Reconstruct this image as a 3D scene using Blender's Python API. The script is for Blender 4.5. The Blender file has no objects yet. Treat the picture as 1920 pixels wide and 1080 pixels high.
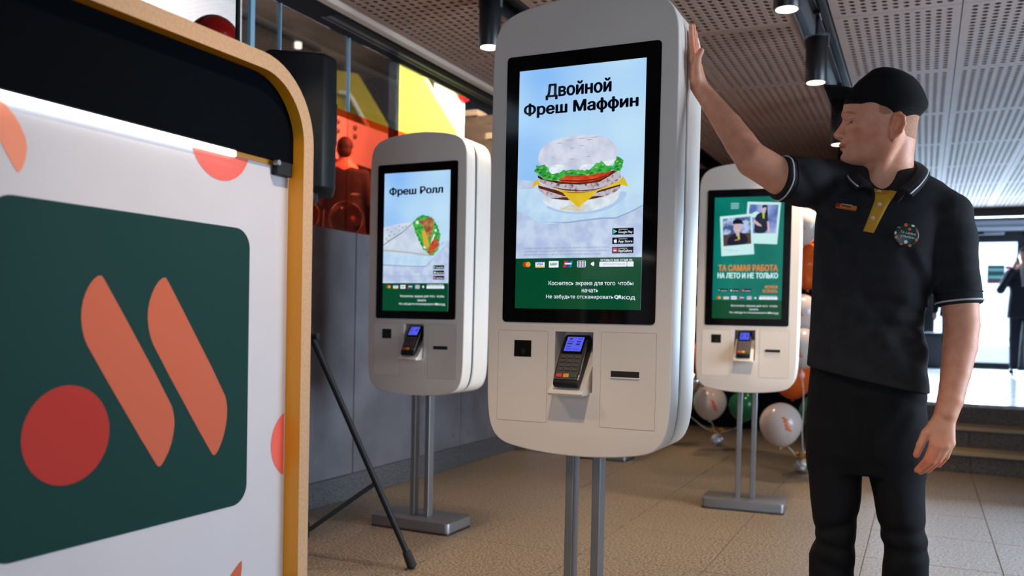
import bpy, bmesh, math, random
import numpy as np
from mathutils import Vector, Matrix, geometry
random.seed(7)
np.random.seed(7)
D = bpy.data
SC = bpy.context.scene
COL = SC.collection
PI = math.pi

# ------------------------------------------------------------------ camera, world, sun, exposure
YAW, PITCH, ROLL = math.radians(25.0), math.radians(-1.4), math.radians(1.2)
fwd = Vector((-math.sin(YAW) * math.cos(PITCH), math.cos(YAW) * math.cos(PITCH), math.sin(PITCH)))
rgt0 = Vector((math.cos(YAW), math.sin(YAW), 0))
up0 = rgt0.cross(fwd)
rgt = rgt0 * math.cos(ROLL) + up0 * math.sin(ROLL)
upv = up0 * math.cos(ROLL) - rgt0 * math.sin(ROLL)
cam_data = D.cameras.new('camera')
cam = D.objects.new('camera', cam_data)
COL.objects.link(cam)
mw = Matrix((rgt, upv, -fwd)).transposed().to_4x4()
mw.translation = Vector((0, 0, 1.08))
cam.matrix_world = mw
cam_data.sensor_width = 36.0
cam_data.lens = 36.0 * 1650.0 / 1920.0
cam_data.shift_y = 100.0 / 1920.0
cam_data.clip_start = 0.05
cam_data.dof.use_dof = True
cam_data.dof.focus_distance = 2.45
cam_data.dof.aperture_fstop = 3.2
SC.camera = cam
SC.view_settings.view_transform = 'Standard'
SC.view_settings.look = 'None'
SC.view_settings.gamma = 1.0
SC.view_settings.use_curve_mapping = False
SC.view_settings.exposure = 0.0

world = D.worlds.new('sky_world')
SC.world = world
world.use_nodes = True
wn = world.node_tree.nodes
bgn = wn['Background']
bgn.inputs[0].default_value = (0.62, 0.78, 1.0, 1)
bgn.inputs[1].default_value = 2.6


def area_light(name, loc, rot, sx, sy, power, color, spread=180):
    l = D.lights.new(name, 'AREA')
    l.shape = 'RECTANGLE'
    l.size, l.size_y = sx, sy
    l.energy = power
    l.color = color
    l.spread = math.radians(spread)
    o = D.objects.new(name, l)
    o.location = loc
    o.rotation_euler = rot
    COL.objects.link(o)
    return o


# daylight through the shop windows on the right, through the entrance doors, the lit stair hall, and an added rear fill
area_light('window_daylight', (3.15, 3.9, 1.45), (0, PI / 2, 0), 2.0, 2.8, 74, (0.70, 0.84, 1.0), 90)
area_light('rear_fill_light', (0.8, -2.85, 1.45), (PI / 2, 0, 0), 3.8, 2.0, 7, (0.90, 0.94, 1.0), 160)  # weak cool fill added behind the camera to lift faces turned toward it
area_light('entrance_daylight', (0.9, 15.2, 1.5), (-PI / 2, 0, 0), 3.6, 1.9, 520, (0.56, 0.76, 1.0), 170)
area_light('stair_hall_lamp', (-3.7, 7.5, 3.9), (0, math.radians(64), 0), 1.0, 2.4, 230, (1.0, 0.93, 0.87), 140)


# ------------------------------------------------------------------ materials
def lin(c):
    return tuple(((x / 255.0) / 12.92 if x / 255.0 <= 0.04045 else ((x / 255.0 + 0.055) / 1.055) ** 2.4) for x in c)


_M = {}


def mat(name, col, rough=0.5, metal=0.0, noise=None, bump=None, spec=0.5, coat=0.0, emit=None, estr=1.0, world_co=False, sheen=0.0, sss=0.0, aniso=None):
    """principled, procedural; noise=(colour2, scale, detail, contrast lo, hi) mixes a second colour in; bump=(scale, strength, dist)"""
    if name in _M:
        return _M[name]
    m = D.materials.new(name)
    m.use_nodes = True
    nt = m.node_tree
    b = nt.nodes['Principled BSDF']
    b.inputs['Base Color'].default_value = (*col, 1)
    b.inputs['Roughness'].default_value = rough
    b.inputs['Metallic'].default_value = metal
    b.inputs['Specular IOR Level'].default_value = spec
    b.inputs['Coat Weight'].default_value = coat
    if sheen:
        b.inputs['Sheen Weight'].default_value = sheen
    if sss:
        b.inputs['Subsurface Weight'].default_value = sss
        b.inputs['Subsurface Radius'].default_value = (0.012, 0.005, 0.003)
        b.inputs['Subsurface Scale'].default_value = 0.6
    co = None
    if noise or bump:
        if world_co:
            g = nt.nodes.new('ShaderNodeNewGeometry')
            co = g.outputs['Position']
        else:
            t = nt.nodes.new('ShaderNodeTexCoord')
            co = t.outputs['Object']
        if aniso:
            mp = nt.nodes.new('ShaderNodeMapping')
            mp.inputs['Scale'].default_value = aniso
            nt.links.new(co, mp.inputs['Vector'])
            co = mp.outputs['Vector']
    if noise:
        n = nt.nodes.new('ShaderNodeTexNoise')
        n.inputs['Scale'].default_value = noise[1]
        n.inputs['Detail'].default_value = noise[2]
        nt.links.new(co, n.inputs['Vector'])
        r = nt.nodes.new('ShaderNodeValToRGB')
        r.color_ramp.elements[0].position = noise[3]
        r.color_ramp.elements[1].position = noise[4]
        r.color_ramp.elements[0].color = (*col, 1)
        r.color_ramp.elements[1].color = (*noise[0], 1)
        nt.links.new(n.outputs['Fac'], r.inputs['Fac'])
        nt.links.new(r.outputs['Color'], b.inputs['Base Color'])
        if emit:
            nt.links.new(r.outputs['Color'], b.inputs['Emission Color'])
    if bump:
        n = nt.nodes.new('ShaderNodeTexNoise')
        n.inputs['Scale'].default_value = bump[0]
        n.inputs['Detail'].default_value = 4
        nt.links.new(co, n.inputs['Vector'])
        bp = nt.nodes.new('ShaderNodeBump')
        bp.inputs['Strength'].default_value = bump[1]
        bp.inputs['Distance'].default_value = bump[2]
        nt.links.new(n.outputs['Fac'], bp.inputs['Height'])
        nt.links.new(bp.outputs['Normal'], b.inputs['Normal'])
    if emit:
        if not noise:
            b.inputs['Emission Color'].default_value = (*emit, 1)
        b.inputs['Emission Strength'].default_value = estr
    _M[name] = m
    return m


def px_glow(c, strength=0.9, c2=None, scale=40.0, lo=0.4, hi=0.62, detail=5):
    """lit screen pixel colour (sRGB 0-255), behind the glossy cover glass"""
    key = 'screen_%02x%02x%02x' % tuple(c) + ('' if c2 is None else '_%02x%02x%02x_%g' % (*c2, scale))
    if key in _M:
        return _M[key]
    m = D.materials.new(key)
    m.use_nodes = True
    nt = m.node_tree
    b = nt.nodes['Principled BSDF']
    b.inputs['Base Color'].default_value = (0.004, 0.004, 0.005, 1)
    b.inputs['Roughness'].default_value = 0.08
    b.inputs['Specular IOR Level'].default_value = 0.35
    b.inputs['Emission Color'].default_value = (*lin(c), 1)
    b.inputs['Emission Strength'].default_value = strength
    if c2 is not None:
        t = nt.nodes.new('ShaderNodeTexCoord')
        n = nt.nodes.new('ShaderNodeTexNoise')
        n.inputs['Scale'].default_value = scale
        n.inputs['Detail'].default_value = detail
        r = nt.nodes.new('ShaderNodeValToRGB')
        r.color_ramp.elements[0].position = lo
        r.color_ramp.elements[1].position = hi
        r.color_ramp.elements[0].color = (*lin(c), 1)
        r.color_ramp.elements[1].color = (*lin(c2), 1)
        nt.links.new(t.outputs['Object'], n.inputs['Vector'])
        nt.links.new(n.outputs['Fac'], r.inputs['Fac'])
        nt.links.new(r.outputs['Color'], b.inputs['Emission Color'])
    _M[key] = m
    return m


def glow(name, col, strength):
    if name in _M:
        return _M[name]
    m = D.materials.new(name)
    m.use_nodes = True
    nt = m.node_tree
    nt.nodes.remove(nt.nodes['Principled BSDF'])
    e = nt.nodes.new('ShaderNodeEmission')
    e.inputs[0].default_value = (*col, 1)
    e.inputs[1].default_value = strength
    nt.links.new(e.outputs[0], nt.nodes['Material Output'].inputs[0])
    _M[name] = m
    return m


def glass(name, col, gloss=0.06, rough=0.02):
    if name in _M:
        return _M[name]
    m = D.materials.new(name)
    m.use_nodes = True
    nt = m.node_tree
    nt.nodes.remove(nt.nodes['Principled BSDF'])
    t = nt.nodes.new('ShaderNodeBsdfTransparent')
    t.inputs[0].default_value = (*col, 1)
    g = nt.nodes.new('ShaderNodeBsdfGlossy')
    g.inputs['Roughness'].default_value = rough
    fz = nt.nodes.new('ShaderNodeFresnel')
    fz.inputs[0].default_value = 1.45
    mx = nt.nodes.new('ShaderNodeMixShader')
    ml = nt.nodes.new('ShaderNodeMath')
    ml.operation = 'MULTIPLY'
    ml.inputs[1].default_value = gloss * 10
    nt.links.new(fz.outputs[0], ml.inputs[0])
    nt.links.new(ml.outputs[0], mx.inputs[0])
    nt.links.new(t.outputs[0], mx.inputs[1])
    nt.links.new(g.outputs[0], mx.inputs[2])
    nt.links.new(mx.outputs[0], nt.nodes['Material Output'].inputs[0])
    _M[name] = m
    return m


# ------------------------------------------------------------------ object helpers
def link(name, me, parent=None, loc=(0, 0, 0), rot=(0, 0, 0)):
    o = D.objects.new(name, me)
    COL.objects.link(o)
    o.location = loc
    o.rotation_euler = rot
    if parent is not None:
        o.parent = parent
    return o


def tag(o, label, cat, group=None):
    o['label'] = label
    o['category'] = cat
    if group:
        o['group'] = group
    return o


def thing(name, label, cat, loc=(0, 0, 0), rotz=0.0, group=None):
    o = link(name, None, None, loc, (0, 0, rotz))
    o.empty_display_size = 0.1
    return tag(o, label, cat, group)


def struct(o):
    o['kind'] = 'structure'
    return o


def mesh(name, verts, faces, mats, fmats=None, smooth=False):
    me = D.meshes.new(name)
    me.from_pydata([tuple(v) for v in verts], [], faces)
    for m in (mats if isinstance(mats, (list, tuple)) else [mats]):
        me.materials.append(m)
    if fmats:
        me.polygons.foreach_set('material_index', fmats)
    if smooth:
        me.polygons.foreach_set('use_smooth', [True] * len(me.polygons))
    me.update()
    return me


class MB:
    """mesh builder that collects boxes, tubes, lathes and polygons into one mesh"""

    def __init__(self):
        self.bm = bmesh.new()

    def box(self, x0, x1, y0, y1, z0, z1, bev=0.0, seg=2):
        m = Matrix.Translation(((x0 + x1) / 2, (y0 + y1) / 2, (z0 + z1) / 2)) @ Matrix.Diagonal((x1 - x0, y1 - y0, z1 - z0, 1))
        r = bmesh.ops.create_cube(self.bm, size=1.0, matrix=m)
        if bev > 0:
            es = list({e for v in r['verts'] for e in v.link_edges})
            bmesh.ops.bevel(self.bm, geom=es, offset=bev, segments=seg, profile=0.5, affect='EDGES', clamp_overlap=True)
        return self

    def cyl(self, a, b, r0, r1=None, n=16, caps=True):
        r1 = r0 if r1 is None else r1
        a, b = Vector(a), Vector(b)
        d = b - a
        q = d.to_track_quat('Z', 'Y').to_matrix().to_4x4()
        bmesh.ops.create_cone(self.bm, cap_ends=caps, segments=n, radius1=r0, radius2=r1, depth=d.length,
                              matrix=Matrix.Translation((a + b) / 2) @ q)
        return self

    def sphere(self, c, r, n=16, scale=(1, 1, 1)):
        bmesh.ops.create_uvsphere(self.bm, u_segments=n, v_segments=max(6, n // 2 + 2), radius=r,
                                  matrix=Matrix.Translation(c) @ Matrix.Diagonal((*scale, 1)))
        return self

    def tube(self, pts, r, n=8):
        pts = [Vector(p) for p in pts]
        rings = []
        for i, p in enumerate(pts):
            t = (pts[min(i + 1, len(pts) - 1)] - pts[max(i - 1, 0)]).normalized()
            u = t.orthogonal().normalized() if i == 0 else (pu - t * pu.dot(t)).normalized()
            pu = u
            w = t.cross(u)
            rr = r[i] if isinstance(r, (list, tuple)) else r
            rings.append([self.bm.verts.new(p + (u * math.cos(2 * PI * k / n) + w * math.sin(2 * PI * k / n)) * rr) for k in range(n)])
        for A, B in zip(rings, rings[1:]):
            for k in range(n):
                self.bm.faces.new((A[k], A[(k + 1) % n], B[(k + 1) % n], B[k]))
        self.bm.faces.new(rings[0][::-1])
        self.bm.faces.new(rings[-1])
        return self

    def lathe(self, c, prof, n=24):
        c = Vector(c)
        rings = [[self.bm.verts.new(c + Vector((r * math.cos(2 * PI * k / n), r * math.sin(2 * PI * k / n), z))) for k in range(n)] for r, z in prof]
        for A, B in zip(rings, rings[1:]):
            for k in range(n):
                self.bm.faces.new((A[k], A[(k + 1) % n], B[(k + 1) % n], B[k]))
        self.bm.faces.new(rings[0][::-1])
        self.bm.faces.new(rings[-1])
        return self

    def prism(self, poly, d, origin=(0, 0, 0), u=(1, 0, 0), v=(0, 0, 1)):
        """extrude a closed 2-D outline by vector d"""
        o, u, v, d = Vector(origin), Vector(u), Vector(v), Vector(d)
        A = [self.bm.verts.new(o + u * p[0] + v * p[1]) for p in poly]
        B = [self.bm.verts.new(o + u * p[0] + v * p[1] + d) for p in poly]
        n = len(poly)
        for k in range(n):
            self.bm.faces.new((A[k], A[(k + 1) % n], B[(k + 1) % n], B[k]))
        self.bm.faces.new(A[::-1])
        self.bm.faces.new(B)
        return self

    def done(self, name, m, parent=None, loc=(0, 0, 0), rot=(0, 0, 0), smooth=None):
        bmesh.ops.recalc_face_normals(self.bm, faces=self.bm.faces)
        me = D.meshes.new(name)
        self.bm.to_mesh(me)
        self.bm.free()
        for x in (m if isinstance(m, (list, tuple)) else [m]):
            me.materials.append(x)
        if smooth is not None:
            me.polygons.foreach_set('use_smooth', [True] * len(me.polygons))
            if smooth < 180:
                me.set_sharp_from_angle(angle=math.radians(smooth))
        return link(name, me, parent, loc, rot)


def box(name, x0, x1, y0, y1, z0, z1, m, parent=None, bev=0.0):
    return MB().box(x0, x1, y0, y1, z0, z1, bev).done(name, m, parent)


def chaikin(p, k=2, closed=True):
    for _ in range(k):
        q = []
        n = len(p)
        for i in range(n if closed else n - 1):
            a, b = p[i], p[(i + 1) % n]
            q.append((a[0] * .75 + b[0] * .25, a[1] * .75 + b[1] * .25))
            q.append((a[0] * .25 + b[0] * .75, a[1] * .25 + b[1] * .75))
        p = q if closed else [p[0]] + q + [p[-1]]
    return p


def rrect(x0, x1, z0, z1, r, n=6):
    out = []
    for cx, cz, a0 in ((x1 - r, z1 - r, 0), (x0 + r, z1 - r, 90), (x0 + r, z0 + r, 180), (x1 - r, z0 + r, 270)):
        for k in range(n + 1):
            a = math.radians(a0 + 90 * k / n)
            out.append((cx + r * math.cos(a), cz + r * math.sin(a)))
    return out


def circ(cx, cz, r, n=28, rz=None):
    return [(cx + r * math.cos(2 * PI * k / n), cz + (rz or r) * math.sin(2 * PI * k / n)) for k in range(n)]


_TXT = {}


def text_poly(s, seg=3):
    """letters as flat geometry from the built-in font: solid contours minus their own holes (contours may overlap)"""
    if s in _TXT:
        return _TXT[s]
    c = D.curves.new('letters', 'FONT')
    c.body = s
    o = D.objects.new('letters', c)
    COL.objects.link(o)
    dg = bpy.context.evaluated_depsgraph_get()
    cv = o.evaluated_get(dg).to_curve(dg)
    loops = []
    for sp in cv.splines:
        P = []
        if sp.type == 'BEZIER':
            bp = sp.bezier_points
            for k in range(len(bp)):
                a, b = bp[k], bp[(k + 1) % len(bp)]
                p0, p1, p2, p3 = a.co, a.handle_right, b.handle_left, b.co
                straight = (p1 - p0).cross(p3 - p0).length < 1e-5 and (p2 - p0).cross(p3 - p0).length < 1e-5
                for t in ([0] if straight else [q / seg for q in range(seg)]):
                    u = 1 - t
                    v = p0 * u ** 3 + p1 * 3 * u * u * t + p2 * 3 * u * t * t + p3 * t ** 3
                    P.append((v.x, v.y))
        else:
            P = [(q.co.x, q.co.y) for q in sp.points]
        if len(P) > 2:
            loops.append((P, sum(a[0] * b[1] - b[0] * a[1] for a, b in zip(P, P[1:] + P[:1])) / 2))
    o.evaluated_get(dg).to_curve_clear()
    D.objects.remove(o)
    D.curves.remove(c)
    big = max(loops, key=lambda l: abs(l[1]))[1]

    def inside(p, poly):
        r = False
        for a, b in zip(poly, poly[1:] + poly[:1]):
            if (a[1] > p[1]) != (b[1] > p[1]) and p[0] < (b[0] - a[0]) * (p[1] - a[1]) / (b[1] - a[1]) + a[0]:
                r = not r
        return r
    solid = [l for l in loops if l[1] * big > 0]
    holes = {id(l): [] for l in solid}
    for l in loops:
        if l[1] * big < 0:
            own = [q for q in solid if sum(inside(p, q[0]) for p in l[0]) > 0.6 * len(l[0])]
            if own:
                holes[id(min(own, key=lambda q: abs(q[1])))].append(l[0])
    V, Fc = [], []
    for l in solid:
        polys = [[Vector((*p, 0)) for p in q] for q in [l[0]] + holes[id(l)]]
        b = len(V)
        flat_ = [p for q in polys for p in q]
        V += [tuple(p) for p in flat_]
        for t in geometry.tessellate_polygon(polys):
            P0, P1, P2 = (flat_[q] for q in t)
            cr = (P1.x - P0.x) * (P2.y - P0.y) - (P1.y - P0.y) * (P2.x - P0.x)
            Fc.append(tuple(b + q for q in (t if cr > 0 else t[::-1])))
    _TXT[s] = (V, Fc)
    return V, Fc


def letters(name, s, x0, x1, z0, z1, m, parent, y=0.0, bold=0.02, skew=0.0, frame=None):
    """lettering fitted to the box x0..x1, z0..z1 (z0 = lowest ink, z1 = highest ink) on a plane facing -y"""
    V, Fc = text_poly(s)
    if bold > 0.003:                                      # heavier strokes: shifted copies of the letters
        n0 = len(V)
        sh = [(-bold, 0), (bold, 0), (0, bold * .5), (0, -bold * .5)] if bold < 0.03 else [(-bold, 0), (bold, 0), (-bold * .4, bold * .5), (bold * .4, bold * .5), (-bold * .4, -bold * .5), (bold * .4, -bold * .5)]
        Vs = list(V)
        V = [(v[0] + dx, v[1] + dy) for dx, dy in sh for v in Vs]
        Fc = [tuple(i + n0 * q for i in f) for q in range(len(sh)) for f in Fc]
    xs = [v[0] for v in V]
    ys = [v[1] for v in V]
    ax, bx, ay, by = min(xs), max(xs), min(ys), max(ys)
    out = []
    for v in V:
        a = (v[0] - ax) / (bx - ax)
        b = (v[1] - ay) / (by - ay)
        X = x0 + a * (x1 - x0)
        Z = z0 + b * (z1 - z0) + skew * (a - .5)
        out.append(frame(X, Z) if frame else (X, y, Z))
    return link(name, mesh(name, out, Fc, m), parent)


def flat(name, polys, mats, parent, y, frame=None):
    """flat printed or lit shapes: list of (outline, material index, layer) on planes facing -y"""
    V, F, FM = [], [], []
    for poly, mi, lay in polys:
        b = len(V)
        tri = geometry.tessellate_polygon([[Vector((p[0], p[1], 0)) for p in poly]])
        V += [frame(p[0], p[1], lay) if frame else (p[0], y - lay * 0.00035, p[1]) for p in poly]
        for t in tri:
            a, c, d = t
            P0, P1, P2 = poly[a], poly[c], poly[d]
            cr = (P1[0] - P0[0]) * (P2[1] - P0[1]) - (P1[1] - P0[1]) * (P2[0] - P0[0])
            F.append((b + a, b + c, b + d) if cr > 0 else (b + a, b + d, b + c))
            FM.append(mi)
    return link(name, mesh(name, V, F, mats, FM), parent)

# ------------------------------------------------------------------ palette
WHITE = mat('kiosk_white', lin((226, 216, 206)), 0.42, bump=(700, 0.05, 0.001), noise=(lin((219, 208, 197)), 3.0, 3, 0.3, 0.8))
DARKSEAM = mat('dark_seam', (0.012, 0.013, 0.015), 0.5)
BLACKGL = mat('black_glass', (0.003, 0.003, 0.004), 0.07, spec=0.2)
STEEL = mat('brushed_steel', (0.25, 0.25, 0.26), 0.40, metal=0.75, bump=(60, 0.06, 0.001), aniso=(30, 30, 0.4))
BLACKPL = mat('black_plastic', (0.009, 0.010, 0.012), 0.5, bump=(400, 0.1, 0.001), spec=0.25)
NAVY = mat('navy_paint', (0.005, 0.008, 0.014), 0.7, spec=0.10)
CONC = mat('concrete', lin((108, 107, 113)), 0.75, noise=(lin((80, 78, 84)), 2.3, 8, 0.35, 0.72), bump=(25, 0.15, 0.003), world_co=True)
GRAN = mat('granite_skirting', lin((96, 96, 98)), 0.55, noise=(lin((44, 44, 48)), 130, 3, 0.42, 0.6), world_co=True)
TERR = mat('terrazzo', lin((150, 134, 114)), 0.46, noise=(lin((62, 52, 42)), 88, 5, 0.40, 0.66), bump=(160, 0.04, 0.001), world_co=True, spec=0.3)
STEPG = mat('step_granite', lin((104, 90, 76)), 0.5, noise=(lin((52, 46, 42)), 90, 3, 0.4, 0.65), world_co=True)
NOSE = mat('step_nosing', lin((168, 146, 112)), 0.5)
PLATM = mat('platform_tile_stone', lin((190, 190, 192)), 0.22, noise=(lin((160, 160, 165)), 20, 3, 0.4, 0.65), world_co=True)
CEILP = mat('ceiling_panel_paint', lin((172, 146, 133)), 0.6, noise=(lin((166, 139, 125)), 6, 3, 0.3, 0.7), spec=0.3)
PLENUM = mat('plenum_black', (0.006, 0.006, 0.007), 0.9)
TRIMB = mat('ceiling_trim', lin((196, 180, 168)), 0.5)
WHITEWALL = mat('white_wall', lin((222, 216, 212)), 0.7)
BRIGHTYEL = mat('yellow_lacquer', lin((206, 202, 96)), 0.55, spec=0.2)
REDGL = glass('red_glass', (0.95, 0.36, 0.26), 0.015)
CLRGL = glass('clear_glass', (0.95, 0.975, 0.98), 0.04)
GLEDGE = mat('glass_edge', lin((130, 170, 190)), 0.15, emit=None)
WOODB = mat('oak_board', lin((92, 68, 48)), 0.5, noise=(lin((66, 48, 34)), 4, 5, 0.35, 0.7), aniso=(1, 8, 20))

# ------------------------------------------------------------------ floor: one slab, each tile its own object
floor = struct(box('floor', -9.5, 3.3, -3.0, 9.6, -0.08, -0.004, mat('grout', lin((84, 72, 60)), 0.9)))
tile_me = {}


def tile(x0, x1, y0, y1, m, parent, zt=0.0, name='tile', g=0.0018, th=0.004):
    key = (round(x1 - x0, 4), round(y1 - y0, 4), m.name)
    if key not in tile_me:
        w, d = x1 - x0 - 2 * g, y1 - y0 - 2 * g
        b = 0.002
        v = [(sx * w / 2, sy * d / 2, -th) for sx, sy in ((-1, -1), (1, -1), (1, 1), (-1, 1))]
        v += [(sx * w / 2, sy * d / 2, -0.001) for sx, sy in ((-1, -1), (1, -1), (1, 1), (-1, 1))]
        v += [(sx * (w / 2 - b), sy * (d / 2 - b), 0) for sx, sy in ((-1, -1), (1, -1), (1, 1), (-1, 1))]
        f = [(8, 9, 10, 11)]
        for a in (0, 4):
            f += [(a + k, a + (k + 1) % 4, a + 4 + (k + 1) % 4, a + 4 + k) for k in range(4)]
        tile_me[key] = mesh(name, v, f, m)
    return link(name, tile_me[key], parent, ((x0 + x1) / 2, (y0 + y1) / 2, zt))


xs = [-3.06, -2.55, -1.98, -1.41, -0.84, -0.22, 0.355, 0.93, 1.50, 2.07, 2.64, 3.21]
for j in range(15):
    y0 = 0.10 + 0.62 * j
    for i in range(len(xs) - 1):
        if y0 > 7.3 and xs[i] > -0.3:
            continue
        tile(xs[i], xs[i + 1], y0, min(y0 + 0.62, 9.3), TERR, floor)

# ------------------------------------------------------------------ raised entrance platform with three granite steps
plat = struct(box('floor_entrance', -0.62, 3.3, 8.02, 16.2, 0.0, 0.470, STEPG))
for i in range(7):
    for j in range(9):
        x0, y0 = -0.62 + 0.56 * i, 8.00 + 0.9 * j
        tile(x0, x0 + 0.56, y0, y0 + 0.9, PLATM, plat, 0.478, 'platform_tile', th=0.008)
for k in range(3):
    y0 = 7.42 + 0.30 * k
    z1 = 0.16 * (k + 1)
    st = struct(box('trim_step', -0.62, 3.3, y0 + 0.012, 8.02, z1 - 0.16 + (0.001 if k else 0.0), z1 - 0.03, STEPG))
    for i in range(5):
        x0 = -0.62 + 0.98 * i - (0.0 if i == 0 else 0.01)
        x1 = min(x0 + 0.98 - 0.003, 3.3)
        MB().box(x0, x1, y0, y0 + 0.012, z1 - 0.16, z1 - 0.042, 0.001).done('riser_slab', STEPG, st)
        MB().box(x0, x1, y0 - 0.022, 8.02 if k == 2 else y0 + 0.32, z1 - 0.030, z1, 0.004).done('tread_slab', NOSE if k < 2 else PLATM, st)

# ------------------------------------------------------------------ left parapet wall of cast concrete slabs with granite skirting
wl = struct(box('wall_left', -3.16, -3.085, 0.5, 6.84, 0.0, 1.565, DARKSEAM))
slab_y = [0.55, 1.72, 3.03, 4.35, 5.70, 6.86]
for a, b in zip(slab_y, slab_y[1:]):
    s = MB().box(-3.088, -3.06, a + 0.0045, b - 0.0045, 0.145, 1.575, 0.004).done('concrete_slab', CONC, wl)
    for yy in (a + 0.115, b - 0.115):
        for zz in (0.235, 1.47):
            h = MB().lathe((0, 0, 0), [(0.017, 0.0), (0.017, 0.0014), (0.012, 0.0014), (0.010, 0.0003)], 16)
            h.done('tie_hole', mat('tie_plug', lin((96, 96, 102)), 0.8), s, (-3.06, yy, zz), (0, PI / 2, 0), smooth=40)
struct(MB().box(-3.075, -3.045, 0.5, 6.87, 0.0, 0.145, 0.003).done('baseboard_left', GRAN))
box('wall_end_face', -3.16, -3.06, 6.84, 6.868, 0.0, 1.575, CONC, wl)

struct(box('wall_left_ledge', -3.72, -3.16, 0.5, 6.84, 1.45, 1.565, DARKSEAM))
# glass screen standing on the parapet: red panes below, clear panes above
def pane(name, m, y0, y1, z0, z1, x=-3.078, th=0.010, edge=True):
    w = struct(box(name, x - th / 2, x + th / 2, y0, y1, z0, z1, m))
    return w


rg = 0
for i, (a, b) in enumerate(((0.8, 2.35), (2.356, 3.444), (3.45, 4.264), (4.27, 4.80), (4.806, 6.84))):
    pane('window_%d' % (i + 1), CLRGL, a, b, 2.276, 2.70)
    pane('window_%d' % (i + 6), REDGL, a, b, 1.577, 2.272)
EDGE = mat('glass_line_cyan', lin((150, 190, 215)), 0.2)  # pale lines for pane edges, some standing in for reflections in the glass
for i, (y, w) in enumerate(((3.447, 0.030), (3.66, 0.006), (4.267, 0.006))):
    struct(box('trim_%d' % (i + 1), -3.088, -3.068, y - w / 2, y + w / 2, 1.58 if w > 0.02 else 2.272, 2.70, EDGE))
struct(box('trim_4', -3.13, -3.084, 4.775, 4.825, 1.58, 2.70, mat('grey_post', lin((84, 92, 100)), 0.5)))

# ------------------------------------------------------------------ ceiling: dark plenum, perforated panels hung below, two lamp channels, dark soffit on the left
ceil = struct(box('ceiling', -3.2, 3.3, -3.0, 14.4, 2.86, 2.90, PLENUM))


def perforated(w, d, nx, ny, r=0.0165, th=0.004, n=10):
    V, F = [], []

    def grid_vert(cache, x, y, z):
        k = (round(x, 5), round(y, 5), z)
        if k not in cache:
            cache[k] = len(V)
            V.append((x, y, z))
        return cache[k]
    cache = {}
    mx, my = 0.030, 0.034
    cw, ch = (w - 2 * mx) / nx, (d - 2 * my) / ny
    for i in range(nx):
        for j in range(ny):
            cx, cy = -w / 2 + mx + (i + .5) * cw, -d / 2 + my + (j + .5) * ch
            b = len(V)
            for k in range(n):
                a = 2 * PI * (k + .5) / n
                V.append((cx + r * math.cos(a), cy + r * math.sin(a), 0))
            t = len(V)
            for k in range(n):
                V.append((V[b + k][0], V[b + k][1], th))
            c = [grid_vert(cache, cx + sx * cw / 2, cy + sy * ch / 2, 0) for sx, sy in ((1, 1), (-1, 1), (-1, -1), (1, -1))]
            for k in range(n):
                F.append((b + k, t + k, t + (k + 1) % n, b + (k + 1) % n))
            # fan each quarter of the hole to its corner, bridge between quarters
            own = [min(range(4), key=lambda q: (V[c[q]][0] - V[b + k][0]) ** 2 + (V[c[q]][1] - V[b + k][1]) ** 2) for k in range(n)]
            for k in range(n):
                k2 = (k + 1) % n
                if own[k] == own[k2]:
                    F.append((c[own[k]], b + k, b + k2))
                else:
                    F.append((c[own[k]], b + k, b + k2, c[own[k2]]))
    # plain margins and edges
    x0, x1, y0, y1 = -w / 2, w / 2, -d / 2, d / 2

    def quad(a, b_, c_, d_):
        q = len(V)
        V.extend((a, b_, c_, d_))
        F.append((q, q + 1, q + 2, q + 3))
    for (p, q, r_, s) in ((x0, x1, y0, y0 + my), (x0, x1, y1 - my, y1), (x0, x0 + mx, y0 + my, y1 - my), (x1 - mx, x1, y0 + my, y1 - my)):
        quad((p, r_, 0), (p, s, 0), (q, s, 0), (q, r_, 0))
    for (a, b_) in (((x0, y0), (x1, y0)), ((x1, y0), (x1, y1)), ((x1, y1), (x0, y1)), ((x0, y1), (x0, y0))):
        quad((*a, 0), (*b_, 0), (*b_, 0.02), (*a, 0.02))
    return mesh('ceiling_panel', V, F, CEILP)


cols = [(-2.80, -2.105, 12), (-1.925, -1.30, 11), (-1.30, -0.665, 11), (-0.485, 0.135, 11), (0.135, 0.757, 11), (0.757, 1.379, 11), (1.379, 2.001, 11), (2.001, 2.623, 11), (2.623, 3.245, 11)]
pm = {}
for (x0, x1, nx) in cols:
    key = (round(x1 - x0, 3), nx)
    if key not in pm:
        pm[key] = perforated(x1 - x0 - 0.005, 1.235, nx, 22)
    for j in range(10):
        link('ceiling_panel', pm[key], ceil, ((x0 + x1) / 2, 1.90 + 1.24 * j, 2.72))
for (x0, x1, nx) in cols:
    box('plain_panel', x0, x1 - 0.004, -3.0, 1.275, 2.72, 2.735, CEILP, ceil)
for x0, x1 in ((-2.10, -1.93), (-0.66, -0.49)):
    ch = struct(MB().box(x0, x0 + 0.012, -3.0, 14.3, 2.715, 2.86).box(x1 - 0.012, x1, -3.0, 14.3, 2.715, 2.86).box(x0, x1, -3.0, 14.3, 2.80, 2.82).done('trim_channel', mat('channel_black', (0.02, 0.024, 0.03), 0.35)))
    MB().box((x0 + x1) / 2 - 0.018, (x0 + x1) / 2 + 0.018, -2.9, 14.2, 2.768, 2.80, 0.003).done('track_rail', BLACKPL, ch)
    MB().box(x0 - 0.006, x0 - 0.0005, -3.0, 14.3, 2.712, 2.73).done('channel_lip', mat('lip_metal', lin((120, 120, 126)), 0.3, metal=0.6), ch)
soff = struct(box('ceiling_soffit', -3.09, -2.855, 0.3, 14.0, 2.70, 2.86, NAVY))
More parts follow.
